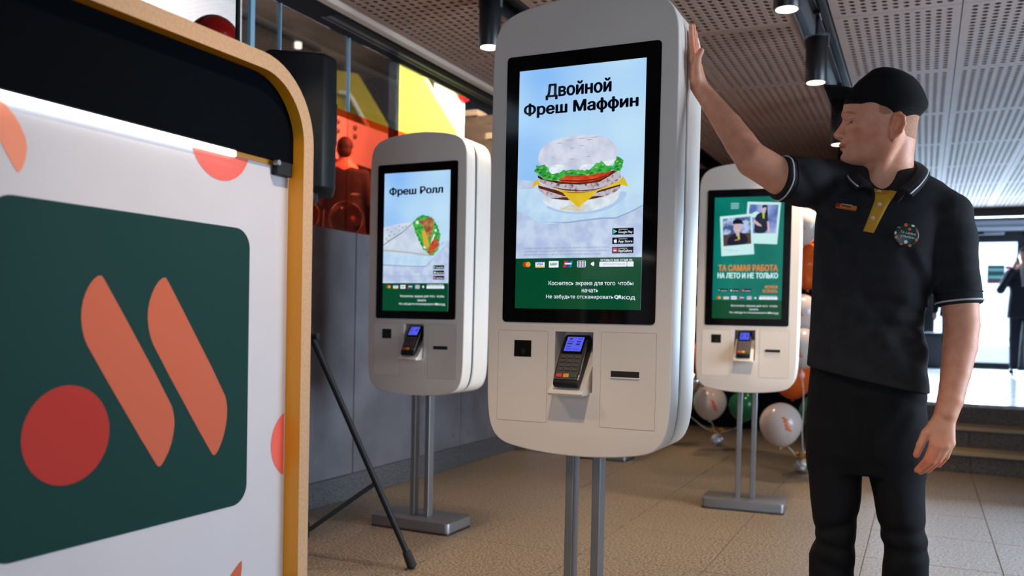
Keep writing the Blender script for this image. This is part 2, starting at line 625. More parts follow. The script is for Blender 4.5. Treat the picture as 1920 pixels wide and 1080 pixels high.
MB().box(-2.985, -2.975, 3.9, 6.05, 2.6985, 2.702).box(-2.93, -2.89, 3.9, 6.05, 2.697, 2.702).done('vent_slot', PLENUM, soff)
MB().box(-2.970, -2.935, 3.9, 6.05, 2.696, 2.702, 0.002).box(-3.0, -2.985, 3.9, 6.05, 2.696, 2.702).done('vent_slot_frame', mat('vent_navy', (0.02, 0.026, 0.038), 0.4), soff)
struct(MB().box(-2.855, -2.802, 0.3, 14.0, 2.69, 2.735, 0.006).done('trim_6', TRIMB))

# ------------------------------------------------------------------ right wall with shop windows, back walls, entrance doors
WALLG = mat('grey_wall', lin((120, 116, 114)), 0.8)
struct(box('wall_right', 3.25, 3.33, 5.45, 14.4, 0.0, 2.88, WALLG))
struct(box('wall_right_front', 3.25, 3.33, -3.0, 1.9, 0.0, 2.88, WALLG))
struct(box('wall_right_sill', 3.25, 3.33, 1.9, 5.45, 0.0, 0.25, WALLG))
struct(box('wall_right_head', 3.25, 3.33, 1.9, 5.45, 2.50, 2.88, WALLG))
struct(box('ground_street', 3.33, 30, -12, 15.6, -0.1, -0.02, mat('asphalt', lin((96, 98, 102)), 0.9)))  # unseen ground, added to keep sky light from coming up through the windows
for i in range(3):
    struct(box('trim_mullion', 3.255, 3.31, 1.9 + 1.745 * i, 1.96 + 1.745 * i, 0.25, 2.50, BLACKPL))
    if i < 2:
        struct(box('window_%d' % (11 + i), 3.275, 3.283, 1.96 + 1.745 * i, 3.645 + 1.745 * i, 0.25, 2.50, CLRGL))
struct(box('wall_rear', -9.5, -1.3, -3.08, -3.0, 0.0, 2.9, WALLG))
struct(box('wall_rear_sill', -1.3, 3.3, -3.08, -3.0, 0.0, 0.3, WALLG))
struct(box('wall_rear_head', -1.3, 3.3, -3.08, -3.0, 2.5, 2.9, WALLG))
for i in range(3):  # unseen rear glazing, added so fill light enters from behind the camera
    struct(box('window_%d' % (13 + i), -1.3 + 1.54 * i, 0.2 + 1.54 * i, -3.045, -3.035, 0.3, 2.5, CLRGL))
    struct(box('trim_fill_mullion', -1.33 + 1.54 * i, -1.27 + 1.54 * i, -3.07, -3.01, 0.3, 2.5, BLACKPL))
struct(box('wall_back', -3.16, -0.64, 9.32, 9.42, 0.0, 2.9, NAVY))
struct(box('wall_platform_side', -0.70, -0.62, 8.02, 15.4, 0.0, 2.9, NAVY))
MULL = mat('door_frame_black', (0.010, 0.011, 0.013), 0.4)
CORAL_ = lin((226, 92, 78))
GREY_LT = mat('light_grey_metal', lin((178, 184, 190)), 0.4)
struct(box('wall_header', -0.62, 3.3, 13.45, 13.60, 2.60, 2.90, MULL))
struct(box('ceiling_vestibule', -0.62, 3.3, 13.60, 15.8, 2.80, 2.88, mat('vestibule_ceiling', lin((120, 124, 130)), 0.8)))
struct(box('wall_entrance', -0.62, 3.3, 15.5, 15.62, 2.62, 2.90, MULL))
struct(box('wall_entrance_side', -0.70, -0.62, 15.4, 16.2, 0.0, 2.9, NAVY))


def door_leaf(n, x0, x1, z0, z1):
    d = struct(link('door_%d' % n, None, None, ((x0 + x1) / 2, 15.55, z0)))
    w, h = x1 - x0, z1 - z0
    MB().box(-w / 2, -w / 2 + 0.06, -0.03, 0.03, 0, h).box(w / 2 - 0.06, w / 2, -0.03, 0.03, 0, h).box(-w / 2 + 0.06, w / 2 - 0.06, -0.03, 0.03, 0, 0.09).box(-w / 2 + 0.06, w / 2 - 0.06, -0.03, 0.03, h - 0.08, h).done('door_frame', MULL, d)
    box('door_glass', -w / 2 + 0.06, w / 2 - 0.06, -0.005, 0.005, 0.09, h - 0.08, CLRGL, d)
    MB().cyl((w / 2 - 0.10, -0.07, 0.85), (w / 2 - 0.10, -0.07, 1.25), 0.012, n=10).cyl((w / 2 - 0.10, -0.07, 0.9), (w / 2 - 0.10, -0.02, 0.9), 0.009, n=8).cyl((w / 2 - 0.10, -0.07, 1.2), (w / 2 - 0.10, -0.02, 1.2), 0.009, n=8).done('door_handle', GREY_LT, d, smooth=40)
    return d


for i, (a, b) in enumerate(((-0.60, 0.06), (0.10, 0.62), (0.66, 1.34), (1.38, 2.04), (2.08, 2.75))):
    door_leaf(i + 1, a, b, 0.48, 2.52)
struct(MB().box(0.06, 0.10, 15.5, 15.6, 0.48, 2.62).box(0.62, 0.66, 15.5, 15.6, 0.48, 2.62).box(1.34, 1.38, 15.5, 15.6, 0.48, 2.62).box(2.04, 2.08, 15.5, 15.6, 0.48, 2.62).box(-0.62, 3.3, 15.5, 15.6, 2.52, 2.62).done('trim_entrance_frame', MULL))
struct(box('wall_entrance_right', 2.75, 3.3, 15.5, 15.6, 0.0, 2.9, MULL))
struct(box('ground', -12, 14, 15.7, 40, 0.36, 0.44, mat('pavement', lin((200, 200, 205)), 0.8)))
curt = thing('air_curtain', 'long white air curtain box above the glass entrance doors', 'heater', (0.9, 15.38, 2.60))
MB().box(-0.75, 0.75, -0.1, 0.1, 0.0, 0.16, 0.02).done('housing', mat('curtain_white', lin((190, 196, 204)), 0.45), curt)
MB().box(-0.6, 0.6, -0.106, -0.1, 0.05, 0.08).done('intake_slot', mat('curtain_grey', lin((130, 136, 144)), 0.5), curt)
cbar = thing('door_closer', 'small grey door closer under the air curtain', 'closer', (0.95, 15.46, 2.54))
MB().box(-0.14, 0.14, -0.06, 0.0, 0.0, 0.05, 0.01).cyl((0.1, -0.05, 0.01), (-0.22, -0.09, 0.0), 0.008, n=8).done('closer_body', GREY_LT, cbar)
ex = thing('exit_sign', 'small green exit sign hung on the dark header before the doors', 'sign', (1.30, 13.43, 2.66))
MB().box(-0.12, 0.12, -0.02, 0.02, 0.0, 0.11, 0.004).done('sign_box', glow('exit_green', lin((10, 110, 60)), 0.5), ex)
flat('arrow_pictogram', [([(-0.08, 0.045), (-0.08, 0.065), (0.0, 0.065), (0.0, 0.085), (0.06, 0.055), (0.0, 0.025), (0.0, 0.045)], 0, 0)], [glow('exit_white', (0.8, 1, .85), 0.8)], ex, -0.0215)
po = thing('door_notice', 'dark green and red notice taped on the bright entrance door glass', 'poster', (1.00, 15.54, 1.80))
MB().box(-0.115, 0.115, -0.002, 0.002, 0.0, 0.28).done('sheet', mat('notice_green', lin((40, 96, 92)), 0.7), po)
flat('notice_print', [(rrect(-0.10, 0.10, 0.19, 0.235, 0.004), 0, 0), (rrect(-0.10, 0.10, 0.075, 0.12, 0.004), 0, 0), (rrect(-0.115, 0.115, 0.0, 0.03, 0.002), 1, 1)], [mat('notice_pale', lin((150, 200, 195)), 0.7), mat('notice_red', lin((200, 60, 70)), 0.7)], po, -0.0025)
po2 = thing('door_sticker', 'small red sticker on the door glass right of the notice', 'sticker', (1.17, 15.54, 2.02))
MB().box(-0.04, 0.04, -0.002, 0.002, 0.0, 0.045).done('sheet', mat('notice_red', lin((200, 60, 70)), 0.7), po2)
st2 = thing('crowd_barrier', 'dark low planter box by the entrance glass, behind the employee', 'planter', (0.0, 15.0, 0.48))
MB().box(-0.45, 0.33, -0.18, 0.18, 0.0, 0.50, 0.02).done('box_body', mat('planter_grey', lin((60, 62, 66)), 0.7), st2)
MB().box(-0.47, 0.35, -0.2, 0.2, 0.5, 0.54, 0.01).done('box_rim', mat('planter_rim', lin((40, 42, 46)), 0.6), st2)

# ------------------------------------------------------------------ stair hall behind the glass
struct(box('wall_stair_back', -9.5, -3.2, 11.0, 11.1, 0.0, 5.2, mat('slate_wall', lin((44, 52, 64)), 0.8)))
struct(box('wall_stair_far', -9.6, -9.5, -3.0, 11.1, 0.0, 5.2, WALLG))
struct(box('ceiling_stair_hall', -9.5, -3.3, -3.0, 11.0, 4.62, 4.72, mat('soffit_brown', lin((150, 128, 116)), 0.6, noise=(lin((138, 116, 104)), 3, 2, 0.4, 0.6))))
trk = thing('ceiling_track', 'thin dark lamp track on the upper brown ceiling behind the clear glass', 'track', (-7.35, 8.4, 4.62))
MB().box(-0.05, 0.05, -4.6, 1.1, -0.05, 0.0).done('rail', BLACKPL, trk)
for i in range(3):
    MB().cyl((0, -1.9 + 1.3 * i, -0.05), (0, -1.9 + 1.3 * i, -0.12), 0.045, n=12).done('spot_head', glow('tiny_lamp', (1, 0.9, 0.75), 2.0), trk)
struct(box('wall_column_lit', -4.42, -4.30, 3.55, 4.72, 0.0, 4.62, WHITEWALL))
struct(box('wall_column_dark', -4.42, -4.28, -2.9, 3.55, 0.0, 4.62, mat('charcoal', lin((40, 40, 42)), 0.8)))  # dark column, extended out of view to cut red reflections in the left kiosk
struct(box('wall_column_white', -4.86, -4.55, 8.30, 8.42, 0.0, 4.62, WHITEWALL))
struct(box('wall_column_grey', -5.4, -4.86, 8.5, 8.6, 0.0, 4.62, mat('lilac_grey', lin((120, 118, 128)), 0.8)))
struct(box('floor_landing', -9.5, -3.3, 4.9, 11.0, 0.95, 1.08, mat('landing_stone', lin((190, 176, 182)), 0.5, noise=(lin((150, 138, 146)), 14, 3, 0.4, 0.6))))
struct(box('wall_stair_low', -9.5, -3.3, 4.84, 4.9, 0.0, 1.08, CONC))
# stair rail panel with stand-off bolts, seen red through the glass
pn = thing('balustrade_panel', 'long white balustrade panel with four steel bolts behind red glass', 'balustrade', (-6.1, 8.0, 0.0))
MB().box(-0.06, 0.0, -3.6, 2.85, 2.87, 3.36, 0.004).done('panel_board', WHITEWALL, pn)
MB().box(-0.064, 0.004, -3.6, 2.85, 2.80, 2.865).done('lower_rail', mat('dark_rail', lin((60, 50, 52)), 0.6), pn)
for yy in (-3.0, -1.0, 1.0, 2.7):
    MB().box(-0.05, -0.01, yy - 0.03, yy + 0.03, 1.08, 2.80).done('rail_post', mat('dark_rail', lin((60, 50, 52)), 0.6), pn)
for (yy, zz) in ((0.255, 3.29), (0.257, 3.188), (0.586, 3.286), (0.588, 3.187)):
    MB().lathe((0, 0, 0), [(0.028, 0), (0.028, 0.022), (0.020, 0.032), (0.006, 0.034)], 16).done('bolt', STEEL, pn, (0, yy, zz), (0, PI / 2, 0), smooth=50)
struct(box('wall_under_panel', -6.45, -6.3, 4.9, 10.9, 1.08, 2.8, mat('plum_dark', lin((92, 78, 84)), 0.8)))
for k in range(4):
    bn = thing('stair_bench', ('low pale stair ledge behind the red glass, %s' % ['lowest one', 'second from the bottom', 'third from the bottom', 'topmost one'][k]), 'ledge', (-5.72, 7.4, 1.08 + 0.17 * k))
    MB().box(-0.30 + 0.05 * k, 0.29 - 0.08 * k, -2.0, 2.3, 0.0, 0.165, 0.006).done('ledge_block', mat('ledge_stone', lin((176, 158, 164)), 0.6), bn)


# wedge-shaped yellow stair flank walls
def wedge(name, label, x0, x1, xb, y, zt0, zt1, zb, zb0, m):
    w = thing(name, label, 'stair wall', (x0, y, zb0))
    P = [(0, 0), (xb - x0, 0), (xb - x0, zb - zb0), (x1 - x0, zt1 - zb0), (0, zt0 - zb0)]
    MB().prism(P, (0, 0.10, 0)).done('flank_panel', m, w)
    MB().box(-0.05, -0.002, -0.01, 0.11, 0.0, zt0 - zb0).done('edge_post', mat('pale_yellow_post', lin((236, 224, 170)), 0.5), w)
    return w


wedge('stair_flank', 'tall bright yellow wedge-shaped stair wall above the left kiosk', -5.11, -4.89, -4.36, 8.0, 3.83, 3.70, 2.92, 1.09, BRIGHTYEL)
fw = wedge('stair_flank', 'smaller mustard yellow wedge wall with white handrail, beside the loudspeaker', -7.66, -7.25, -6.70, 10.2, 4.55, 4.46, 3.66, 1.09, mat('mustard_lacquer', lin((214, 186, 60)), 0.5))
hr = MB().tube([(0.22, -0.08, 3.10), (0.38, -0.08, 3.06), (0.44, -0.08, 2.98), (0.96, -0.08, 2.16)], 0.032, 10).done('handrail', mat('white_rail', lin((240, 232, 205)), 0.4), fw, smooth=50)
area_light('flank_lamp', (-4.75, 7.55, 1.9), (math.radians(52), 0, 0), 1.0, 0.15, 7, (1.0, 0.97, 0.88))
area_light('column_lamp', (-3.55, 3.75, 3.4), (0, math.radians(50), 0), 0.2, 0.3, 22, (1.0, 0.84, 0.74))
bell = thing('alarm_bell', 'round red fire alarm bell on the white column edge', 'bell', (-4.549, 8.36, 3.50))
MB().lathe((0, 0, 0), [(0.10, 0.0), (0.105, 0.02), (0.09, 0.06), (0.05, 0.085), (0.015, 0.09)], 24).done('bell_dome', mat('alarm_red', lin((200, 24, 34)), 0.25), bell, (0, 0, 0), (0, PI / 2, 0), smooth=50)
MB().cyl((0.09, 0, 0), (0.105, 0, 0), 0.02, n=12).done('bell_screw', STEEL, bell)
bx1 = thing('wooden_counter', 'plain oak counter box behind the glass, left of the large kiosk', 'counter', (-4.65, 9.0, 1.08))
MB().box(-0.27, 0.26, -0.10, 0.10, 0.0, 2.30, 0.004).done('front_board', WOODB, bx1)
MB().box(-0.29, 0.02, -0.12, 0.12, 2.305, 2.37, 0.004).done('top_board', mat('pale_oak', lin((150, 120, 90)), 0.5), bx1)
bx2 = thing('wooden_counter', 'lower oak counter box with pale top, right of the taller one', 'counter', (-4.12, 8.6, 1.08))
MB().box(-0.18, 0.30, -0.10, 0.10, 0.0, 1.93, 0.004).done('front_board', WOODB, bx2)
MB().box(-0.20, 0.32, -0.12, 0.12, 1.935, 2.0, 0.004).done('top_board', mat('pale_oak', lin((150, 120, 90)), 0.5), bx2)


# ------------------------------------------------------------------ track lamps
CAN_RIM = mat('can_black', (0.010, 0.011, 0.013), 0.35)
LENS = glow('lamp_lens', (1.0, 0.90, 0.70), 5.0)


def track_lamp(x, y, label, group=None, power=95, z=2.40, L=0.24, cone=80):
    t = thing('track_lamp', label, 'lamp', (x, y, z), 0.0, group)
    MB().lathe((0, 0, 0), [(0.055, 0.0), (0.057, 0.004), (0.057, L - 0.006), (0.052, L)], 28).done('can', CAN_RIM, t, smooth=50)
    MB().lathe((0, 0, -0.0015), [(0.047, 0.0), (0.047, 0.001), (0.01, 0.0012)], 28).done('lens', LENS, t, smooth=50)
    MB().cyl((0, 0, L), (0, 0, 2.772 - z), 0.010, n=10).box(-0.018, 0.018, -0.06, 0.06, 2.752 - z, 2.77 - z, 0.003).done('stem', CAN_RIM, t)
    MB().box(0.058, 0.063, -0.012, 0.012, L - 0.05, L + 0.02).box(-0.063, -0.058, -0.012, 0.012, L - 0.05, L + 0.02).box(-0.063, 0.063, -0.012, 0.012, L + 0.014, L + 0.02).done('yoke', STEEL, t)
    l = D.lights.new('lamp_beam', 'SPOT')
    l.energy = power
    l.color = (1.0, 0.76, 0.53)
    l.spot_size = math.radians(cone)
    l.spot_blend = 0.7
    l.shadow_soft_size = 0.045
    o = D.objects.new('lamp_beam', l)
    COL.objects.link(o)
    o.parent = t
    o.location = (0, 0, -0.012)
    return t


track_lamp(-2.05, 4.05, 'black track can lamp above the left of the large kiosk, half hidden by it', z=2.47, L=0.25)
track_lamp(-0.575, 3.98, 'black track can lamp cut by the top edge, right of the large kiosk', power=115, z=2.45, L=0.24, cone=118)
track_lamp(-0.565, 5.04, 'black track can lamp just above the employee cap brim')
track_lamp(-0.575, 6.60, 'black track can lamp behind the face of the employee', z=2.36, L=0.30)
for (x, y, p, cn_, wh) in ((-2.02, 0.1, 90, 80, 'left track, nearest the rear wall'), (-2.02, 1.15, 98, 116, 'left track, in front of the large kiosk'), (-2.02, 2.7, 60, 80, 'left track, beside the large kiosk'), (-2.02, 6.5, 90, 80, 'left track, hidden behind the large kiosk top'), (-2.02, 7.6, 60, 80, 'left track, last one before the dark back wall'), (-0.575, -0.6, 50, 80, 'right track, nearest the rear wall'), (-0.575, 1.30, 120, 100, 'right track, in front of the employee'), (-0.575, 7.9, 12, 80, 'right track, last one before the steps')):
    track_lamp(x, y, 'black can lamp on the ' + wh, None, p, cone=cn_)

# ------------------------------------------------------------------ order kiosks
half = [(0.0, 2.012), (0.12, 2.004), (0.20, 1.990), (0.248, 1.968), (0.270, 1.930), (0.277, 1.88), (0.279, 1.6), (0.277, 0.90), (0.274, 0.81), (0.262, 0.752), (0.235, 0.722), (0.19, 0.709), (0.10, 0.697), (0.0, 0.693)]
outline = chaikin([(-x, z) for x, z in half[1:-1]][::1] + [(x, z) for x, z in half[::-1]], 2)
if sum(a[0] * b[1] - b[0] * a[1] for a, b in zip(outline, outline[1:] + outline[:1])) < 0:
    outline = outline[::-1]


def grow(poly, d):
    out = []
    n = len(poly)
    for i in range(n):
        a, b = Vector(poly[i - 1]), Vector(poly[(i + 1) % n])
        t = (b - a).normalized()
        p = Vector(poly[i])
        out.append((p.x + t.y * d, p.y - t.x * d))
    return out


def shell(name, poly, y0, y1, fr, br, m, parent, hole=None, hole_d=0.0):
    """kiosk half: face at y0 with fillet fr, back at y1 with fillet br, optional recess"""
    V, F = [], []
    n = len(poly)
    prof = [(-fr + fr * math.sin(a), fr - fr * math.cos(a)) for a in [PI / 2 * k / 4 for k in range(5)]]
    rings = [(d, y0 + yy) for d, yy in prof] if y0 < y1 else None
    rings += [(d, y1 - yy) for d, yy in [(-br + br * math.cos(a), br - br * math.sin(a)) for a in [PI / 2 * k / 4 for k in range(5)]]]
    for d, y in rings:
        V += [(p[0], y, p[1]) for p in grow(poly, d + 0.009)]
    for r in range(len(rings) - 1):
        for k in range(n):
            a, b = r * n + k, r * n + (k + 1) % n
            F.append((b, a, a + n, b + n))
    face = grow(poly, rings[0][0] + 0.009)
    if hole:
        h0 = len(V)
        V += [(p[0], y0, p[1]) for p in hole]
        allp = [Vector((p[0], p[1], 0)) for p in face] + [Vector((p[0], p[1], 0)) for p in hole]
        idx = list(range(n)) + list(range(h0, h0 + len(hole)))
        tri = geometry.tessellate_polygon([allp[:n], allp[n:]])
        for t in tri:
            P = [allp[q] for q in t]
            cr = (P[1].x - P[0].x) * (P[2].y - P[0].y) - (P[1].y - P[0].y) * (P[2].x - P[0].x)
            q = [idx[k] for k in t]
            F.append(tuple(q) if cr > 0 else tuple(q[::-1]))
        h1 = len(V)
        V += [(p[0], y0 + hole_d, p[1]) for p in hole]
        k4 = len(hole)
        for k in range(k4):
            a, b = h0 + k, h0 + (k + 1) % k4
            F.append((a, b, b + k4, a + k4))
        F.append(tuple(range(h1, h1 + k4)))
    else:
        F.append(tuple(range(n)))
    F.append(tuple(range((len(rings) - 1) * n, len(rings) * n))[::-1])
    me = mesh(name, V, F, m, smooth=True)
    me.set_sharp_from_angle(angle=math.radians(32))
    return link(name, me, parent)


KIOSK_ME = {}
TRAYM = WHITE


def ring_frame(name, x0, x1, z0, z1, w, y, m, parent):
    """thin rectangular seam line"""
    o, i = rrect(x0, x1, z0, z1, 0.004, 3), rrect(x0 + w, x1 - w, z0 + w, z1 - w, 0.003, 3)
    n = len(o)
    V = [(p[0], y, p[1]) for p in o] + [(p[0], y, p[1]) for p in i]
    return link(name, mesh(name, V, [(k, (k + 1) % n, n + (k + 1) % n, n + k) for k in range(n)], m), parent)


PALE_SEAM = mat('panel_gap', lin((166, 152, 140)), 0.6)


def kiosk(cx, cy, yaw, label, detail=True):
    t = thing('order_kiosk', label, 'kiosk', (cx, cy, 0), yaw, 'self-order kiosks')
    MB().prism(rrect(-0.222, 0.242, -0.045, 0.205, 0.022, 5), (0, 0, 0.012), (0, 0, 0), (1, 0, 0), (0, 1, 0)).done('base_skirt', DARKSEAM, t)
    b = MB().prism(rrect(-0.222, 0.242, -0.045, 0.205, 0.022, 5), (0, 0, 0.056), (0, 0, 0.004), (1, 0, 0), (0, 1, 0))
    es = [e for e in b.bm.edges if all(abs(v.co.z - 0.06) < 1e-4 for v in e.verts)]
    bmesh.ops.bevel(b.bm, geom=es, offset=0.004, segments=2, profile=0.5, affect='EDGES')
    b.done('base_plate', STEEL, t, smooth=40)
    for x in (-0.042, 0.042):
        MB().box(x, x + 0.026, 0.050, 0.100, 0.06, 0.80, 0.003).done('pole', STEEL, t)
    hole = [(-0.064, 0.872), (0.0545, 0.872), (0.0545, 1.049), (-0.064, 1.049)]
    shell('front_shell', outline, 0.0, 0.088, 0.005, 0.003, WHITE, t, hole, 0.082)
    MB().prism(grow(outline, 0.004), (0, 0.024, 0), (0, 0.086, 0)).done('inner_core', mat('core_grey', lin((30, 31, 34)), 0.5), t)
    shell('back_shell', outline, 0.113, 0.275, 0.014, 0.02, WHITE, t)
    bz = MB().prism(rrect(-0.237, 0.237, 1.074, 1.864, 0.012, 5), (0, 0.006, 0), (0, -0.003, 0)).done('display_glass', BLACKGL, t)
    # service panels with seam lines, camera window and receipt slot
    for (x0, x1, z0, z1) in ((-0.250, -0.087, 0.778, 1.049), (0.079, 0.243, 0.777, 1.051)):
        p = MB().prism(rrect(x0 + 0.001, x1 - 0.001, z0 + 0.001, z1 - 0.001, 0.004, 3), (0, 0.0012, 0), (0, -0.0008, 0)).done('service_panel', WHITE, t)
        ring_frame('panel_seam', x0, x1, z0, z1, 0.0010, -0.0010, PALE_SEAM, p)
    w = MB().box(-0.196, -0.140, -0.0016, 0.001, 0.971, 1.020).done('scanner_window', mat('scanner_black', (0.006, 0.006, 0.005), 0.15), t)
    MB().cyl((-0.166, -0.0018, 0.988), (-0.166, -0.0010, 0.988), 0.008, n=16).done('scanner_lens', mat('lens_olive', (0.02, 0.02, 0.014), 0.1), w)
    s = MB().prism([(0.110, 0.923), (0.1945, 0.923), (0.1945, 0.9405), (0.110, 0.9405)], (0, 0.002, 0), (0, -0.0014, 0)).done('receipt_slot', mat('slot_black', (0.004, 0.004, 0.004), 0.6), t)
    MB().box(0.1095, 0.195, -0.0045, -0.001, 0.919, 0.9232, 0.001).box(0.1095, 0.111, -0.003, -0.001, 0.9232, 0.941).done('slot_lip', WHITE, s)
    # sloping tray for the card terminal, standing proud of the niche
    q = MB().prism([(-0.056, 0.866), (-0.060, 0.872), (-0.058, 0.881), (-0.038, 0.885), (0.064, 1.006), (0.080, 1.012), (0.080, 0.868)], (0.108, 0, 0), (-0.0605, 0, 0), (0, 1, 0), (0, 0, 1))
    bmesh.ops.bevel(q.bm, geom=[e for e in q.bm.edges if e.calc_length() < 0.2 and abs((e.verts[0].co - e.verts[1].co).x) < 1e-5], offset=0.003, segments=2, profile=0.5, affect='EDGES', clamp_overlap=True)
    q.done('terminal_tray', TRAYM, t, smooth=40)
    return t


def key_grid(t, y):
    pass


def terminal(cx, cy, yaw, label, lean=0.0, body_light=False):
    """handheld card terminal lying on the sloping tray"""
    c, s = math.cos(yaw), math.sin(yaw)
    lx, ly, lz = -0.006, -0.0430, 0.8875
    t = thing('card_terminal', label, 'payment terminal', (cx + lx * c - ly * s, cy + lx * s + ly * c, lz), yaw, 'card terminals')
    t.rotation_euler = (math.radians(50.0), lean, yaw)
    # local: x across, y up the slope, z out of the face
    prof = chaikin([(0, 0.0), (0.148, 0.0), (0.172, 0.012), (0.172, 0.036), (0.150, 0.042), (0.105, 0.041), (0.0, 0.026), (-0.006, 0.012)], 2)
    out = rrect(-0.038, 0.038, -0.004, 0.170, 0.014, 5)
    b = MB()
    xs_ = [(-0.038, 0.93), (-0.035, 1.0), (0.035, 1.0), (0.038, 0.93)]
    rings = []
    for x, k in xs_:
        rings.append([b.bm.verts.new((x, 0.083 + (p[0] - 0.083) * (1 if k == 1 else 0.97), 0.018 + (p[1] - 0.018) * k)) for p in prof])
    n = len(prof)
    for A, B in zip(rings, rings[1:]):
        for k in range(n):
            b.bm.faces.new((A[k], A[(k + 1) % n], B[(k + 1) % n], B[k]))
    b.bm.faces.new(rings[0])
    b.bm.faces.new(rings[-1])
    b.done('body', BLACKPL, t, smooth=40)
    ang = math.atan2(0.015, 0.105)

    def up(y):
        return 0.0262 + 0.1445 * max(0.0, y - 0.002) if y < 0.105 else 0.0418
    for sx in (-1, 1):
        MB().tube([(sx * 0.0372, 0.012, 0.0245), (sx * 0.0378, 0.06, 0.031), (sx * 0.0375, 0.11, 0.037), (sx * 0.034, 0.155, 0.036)], 0.0022, 6).done('side_trim', mat('chrome_trim', lin((170, 160, 150)), 0.2, metal=0.9), t, smooth=60)
    fy = -0.0005
    d = MB().box(-0.031, 0.031, 0.096, 0.158, 0.0408, 0.0434, 0.001).done('display_frame', BLACKGL, t)
    sc = MB().box(-0.026, 0.026, 0.101, 0.154, 0.0434, 0.0438).done('display', px_glow((92, 104, 255), 0.85), d)
    ink = px_glow((60, 50, 150), 0.6)
    m = MB()
    for (x0, x1, y0, y1) in ((-0.022, -0.002, 0.136, 0.138), (0.006, 0.019, 0.134, 0.139), (-0.022, -0.006, 0.126, 0.131), (0.006, 0.018, 0.124, 0.130), (-0.021, -0.008, 0.117, 0.119), (0.0, 0.019, 0.108, 0.110), (-0.021, -0.006, 0.108, 0.110), (0.009, 0.021, 0.146, 0.148)):
        m.box(x0, x1, y0, y1, 0.0438, 0.0440)
    m.done('display_text', ink, d)
    MB().cyl((-0.016, 0.1465, 0.0438), (-0.016, 0.1465, 0.0441), 0.0035, n=16).cyl((-0.0115, 0.1465, 0.0438), (-0.0115, 0.1465, 0.04405), 0.0033, n=16).done('display_mark', px_glow((150, 40, 90), 0.6), d)
    kp = MB()
    bodyface = mat('keypad_plate', lin((52, 48, 46)) if not body_light else lin((150, 140, 130)), 0.5)
    plate = [(x, y) for x, y in ((-0.034, 0.010), (0.034, 0.010), (0.034, 0.092), (-0.034, 0.092))]
    kp.bm.faces.new([kp.bm.verts.new((x, y, up(y) + 0.0012)) for x, y in plate])
    plate_o = kp.done('keypad', bodyface, t)
    KEYM = mat('key_grey', lin((66, 62, 60)) if not body_light else lin((110, 104, 98)), 0.45)
    for r in range(4):
        for q in range(3):
            y = 0.082 - 0.0135 * r
            k = MB().box(-0.008, 0.008, -0.0042, 0.0042, 0, 0.003, 0.0014).done('key', KEYM, plate_o, (-0.0215 + 0.0215 * q, y, up(y) + 0.0008), (ang, 0, 0))
    for q, cl in enumerate(((200, 40, 30), (214, 150, 30), (12, 70, 48))):
        y = 0.0215
        MB().box(-0.0088, 0.0088, -0.0062, 0.0062, 0, 0.0032, 0.0014).done('key', mat('key_%d' % cl[0], lin(cl), 0.4), plate_o, (-0.0215 + 0.0215 * q, y, up(y) + 0.0008), (ang, 0, 0))
    return t


K1 = kiosk(-0.914, 2.397, -0.008, 'large white order kiosk nearest the camera, breakfast muffin burger on its screen')
K2 = kiosk(-2.343, 3.849, -0.014, 'white order kiosk beside the concrete wall, wrapped chicken roll on its screen')
K3 = kiosk(-0.930, 5.20, 0.076, 'white order kiosk behind the raised arm, green job advert with two photos on its screen')
K4 = kiosk(-2.29, 6.55, -0.01, 'white order kiosk hidden behind the large one, only its grey base plate showing')
terminal(-0.914, 2.397, -0.008, 'black card terminal with lit blue display in the tray of the large front kiosk')
terminal(-2.343, 3.849, -0.014, 'black card terminal in the tray of the kiosk by the concrete wall')
terminal(-0.930, 5.20, 0.076, 'black card terminal with pale keypad in the kiosk behind the raised arm', body_light=True)
terminal(-2.29, 6.55, -0.01, 'card terminal on the kiosk hidden behind the large one')

SKY1 = px_glow((200, 234, 255), 0.92, (120, 184, 255), 3.2, 0.36, 0.74, 0.5)
GREENB = px_glow((0, 76, 44), 0.85)
W_ = px_glow((236, 246, 255), 0.95)
INK = px_glow((8, 12, 38), 0.3)
PAPER = px_glow((206, 234, 255), 0.9, (186, 218, 250), 14)
GREYT = px_glow((150, 166, 190), 0.8)


def screen_base(k, m_bg, zband):
    g = MB().box(-0.1955, 0.1945, -0.0036, -0.003, 1.115, 1.819).done('screen', m_bg, k)
    if zband:
        flat('menu_band', [([(-0.1955, 1.115), (0.1945, 1.115), (0.1945, zband), (-0.1955, zband)], 0, 1)], [GREENB], g, -0.0036)
    return g


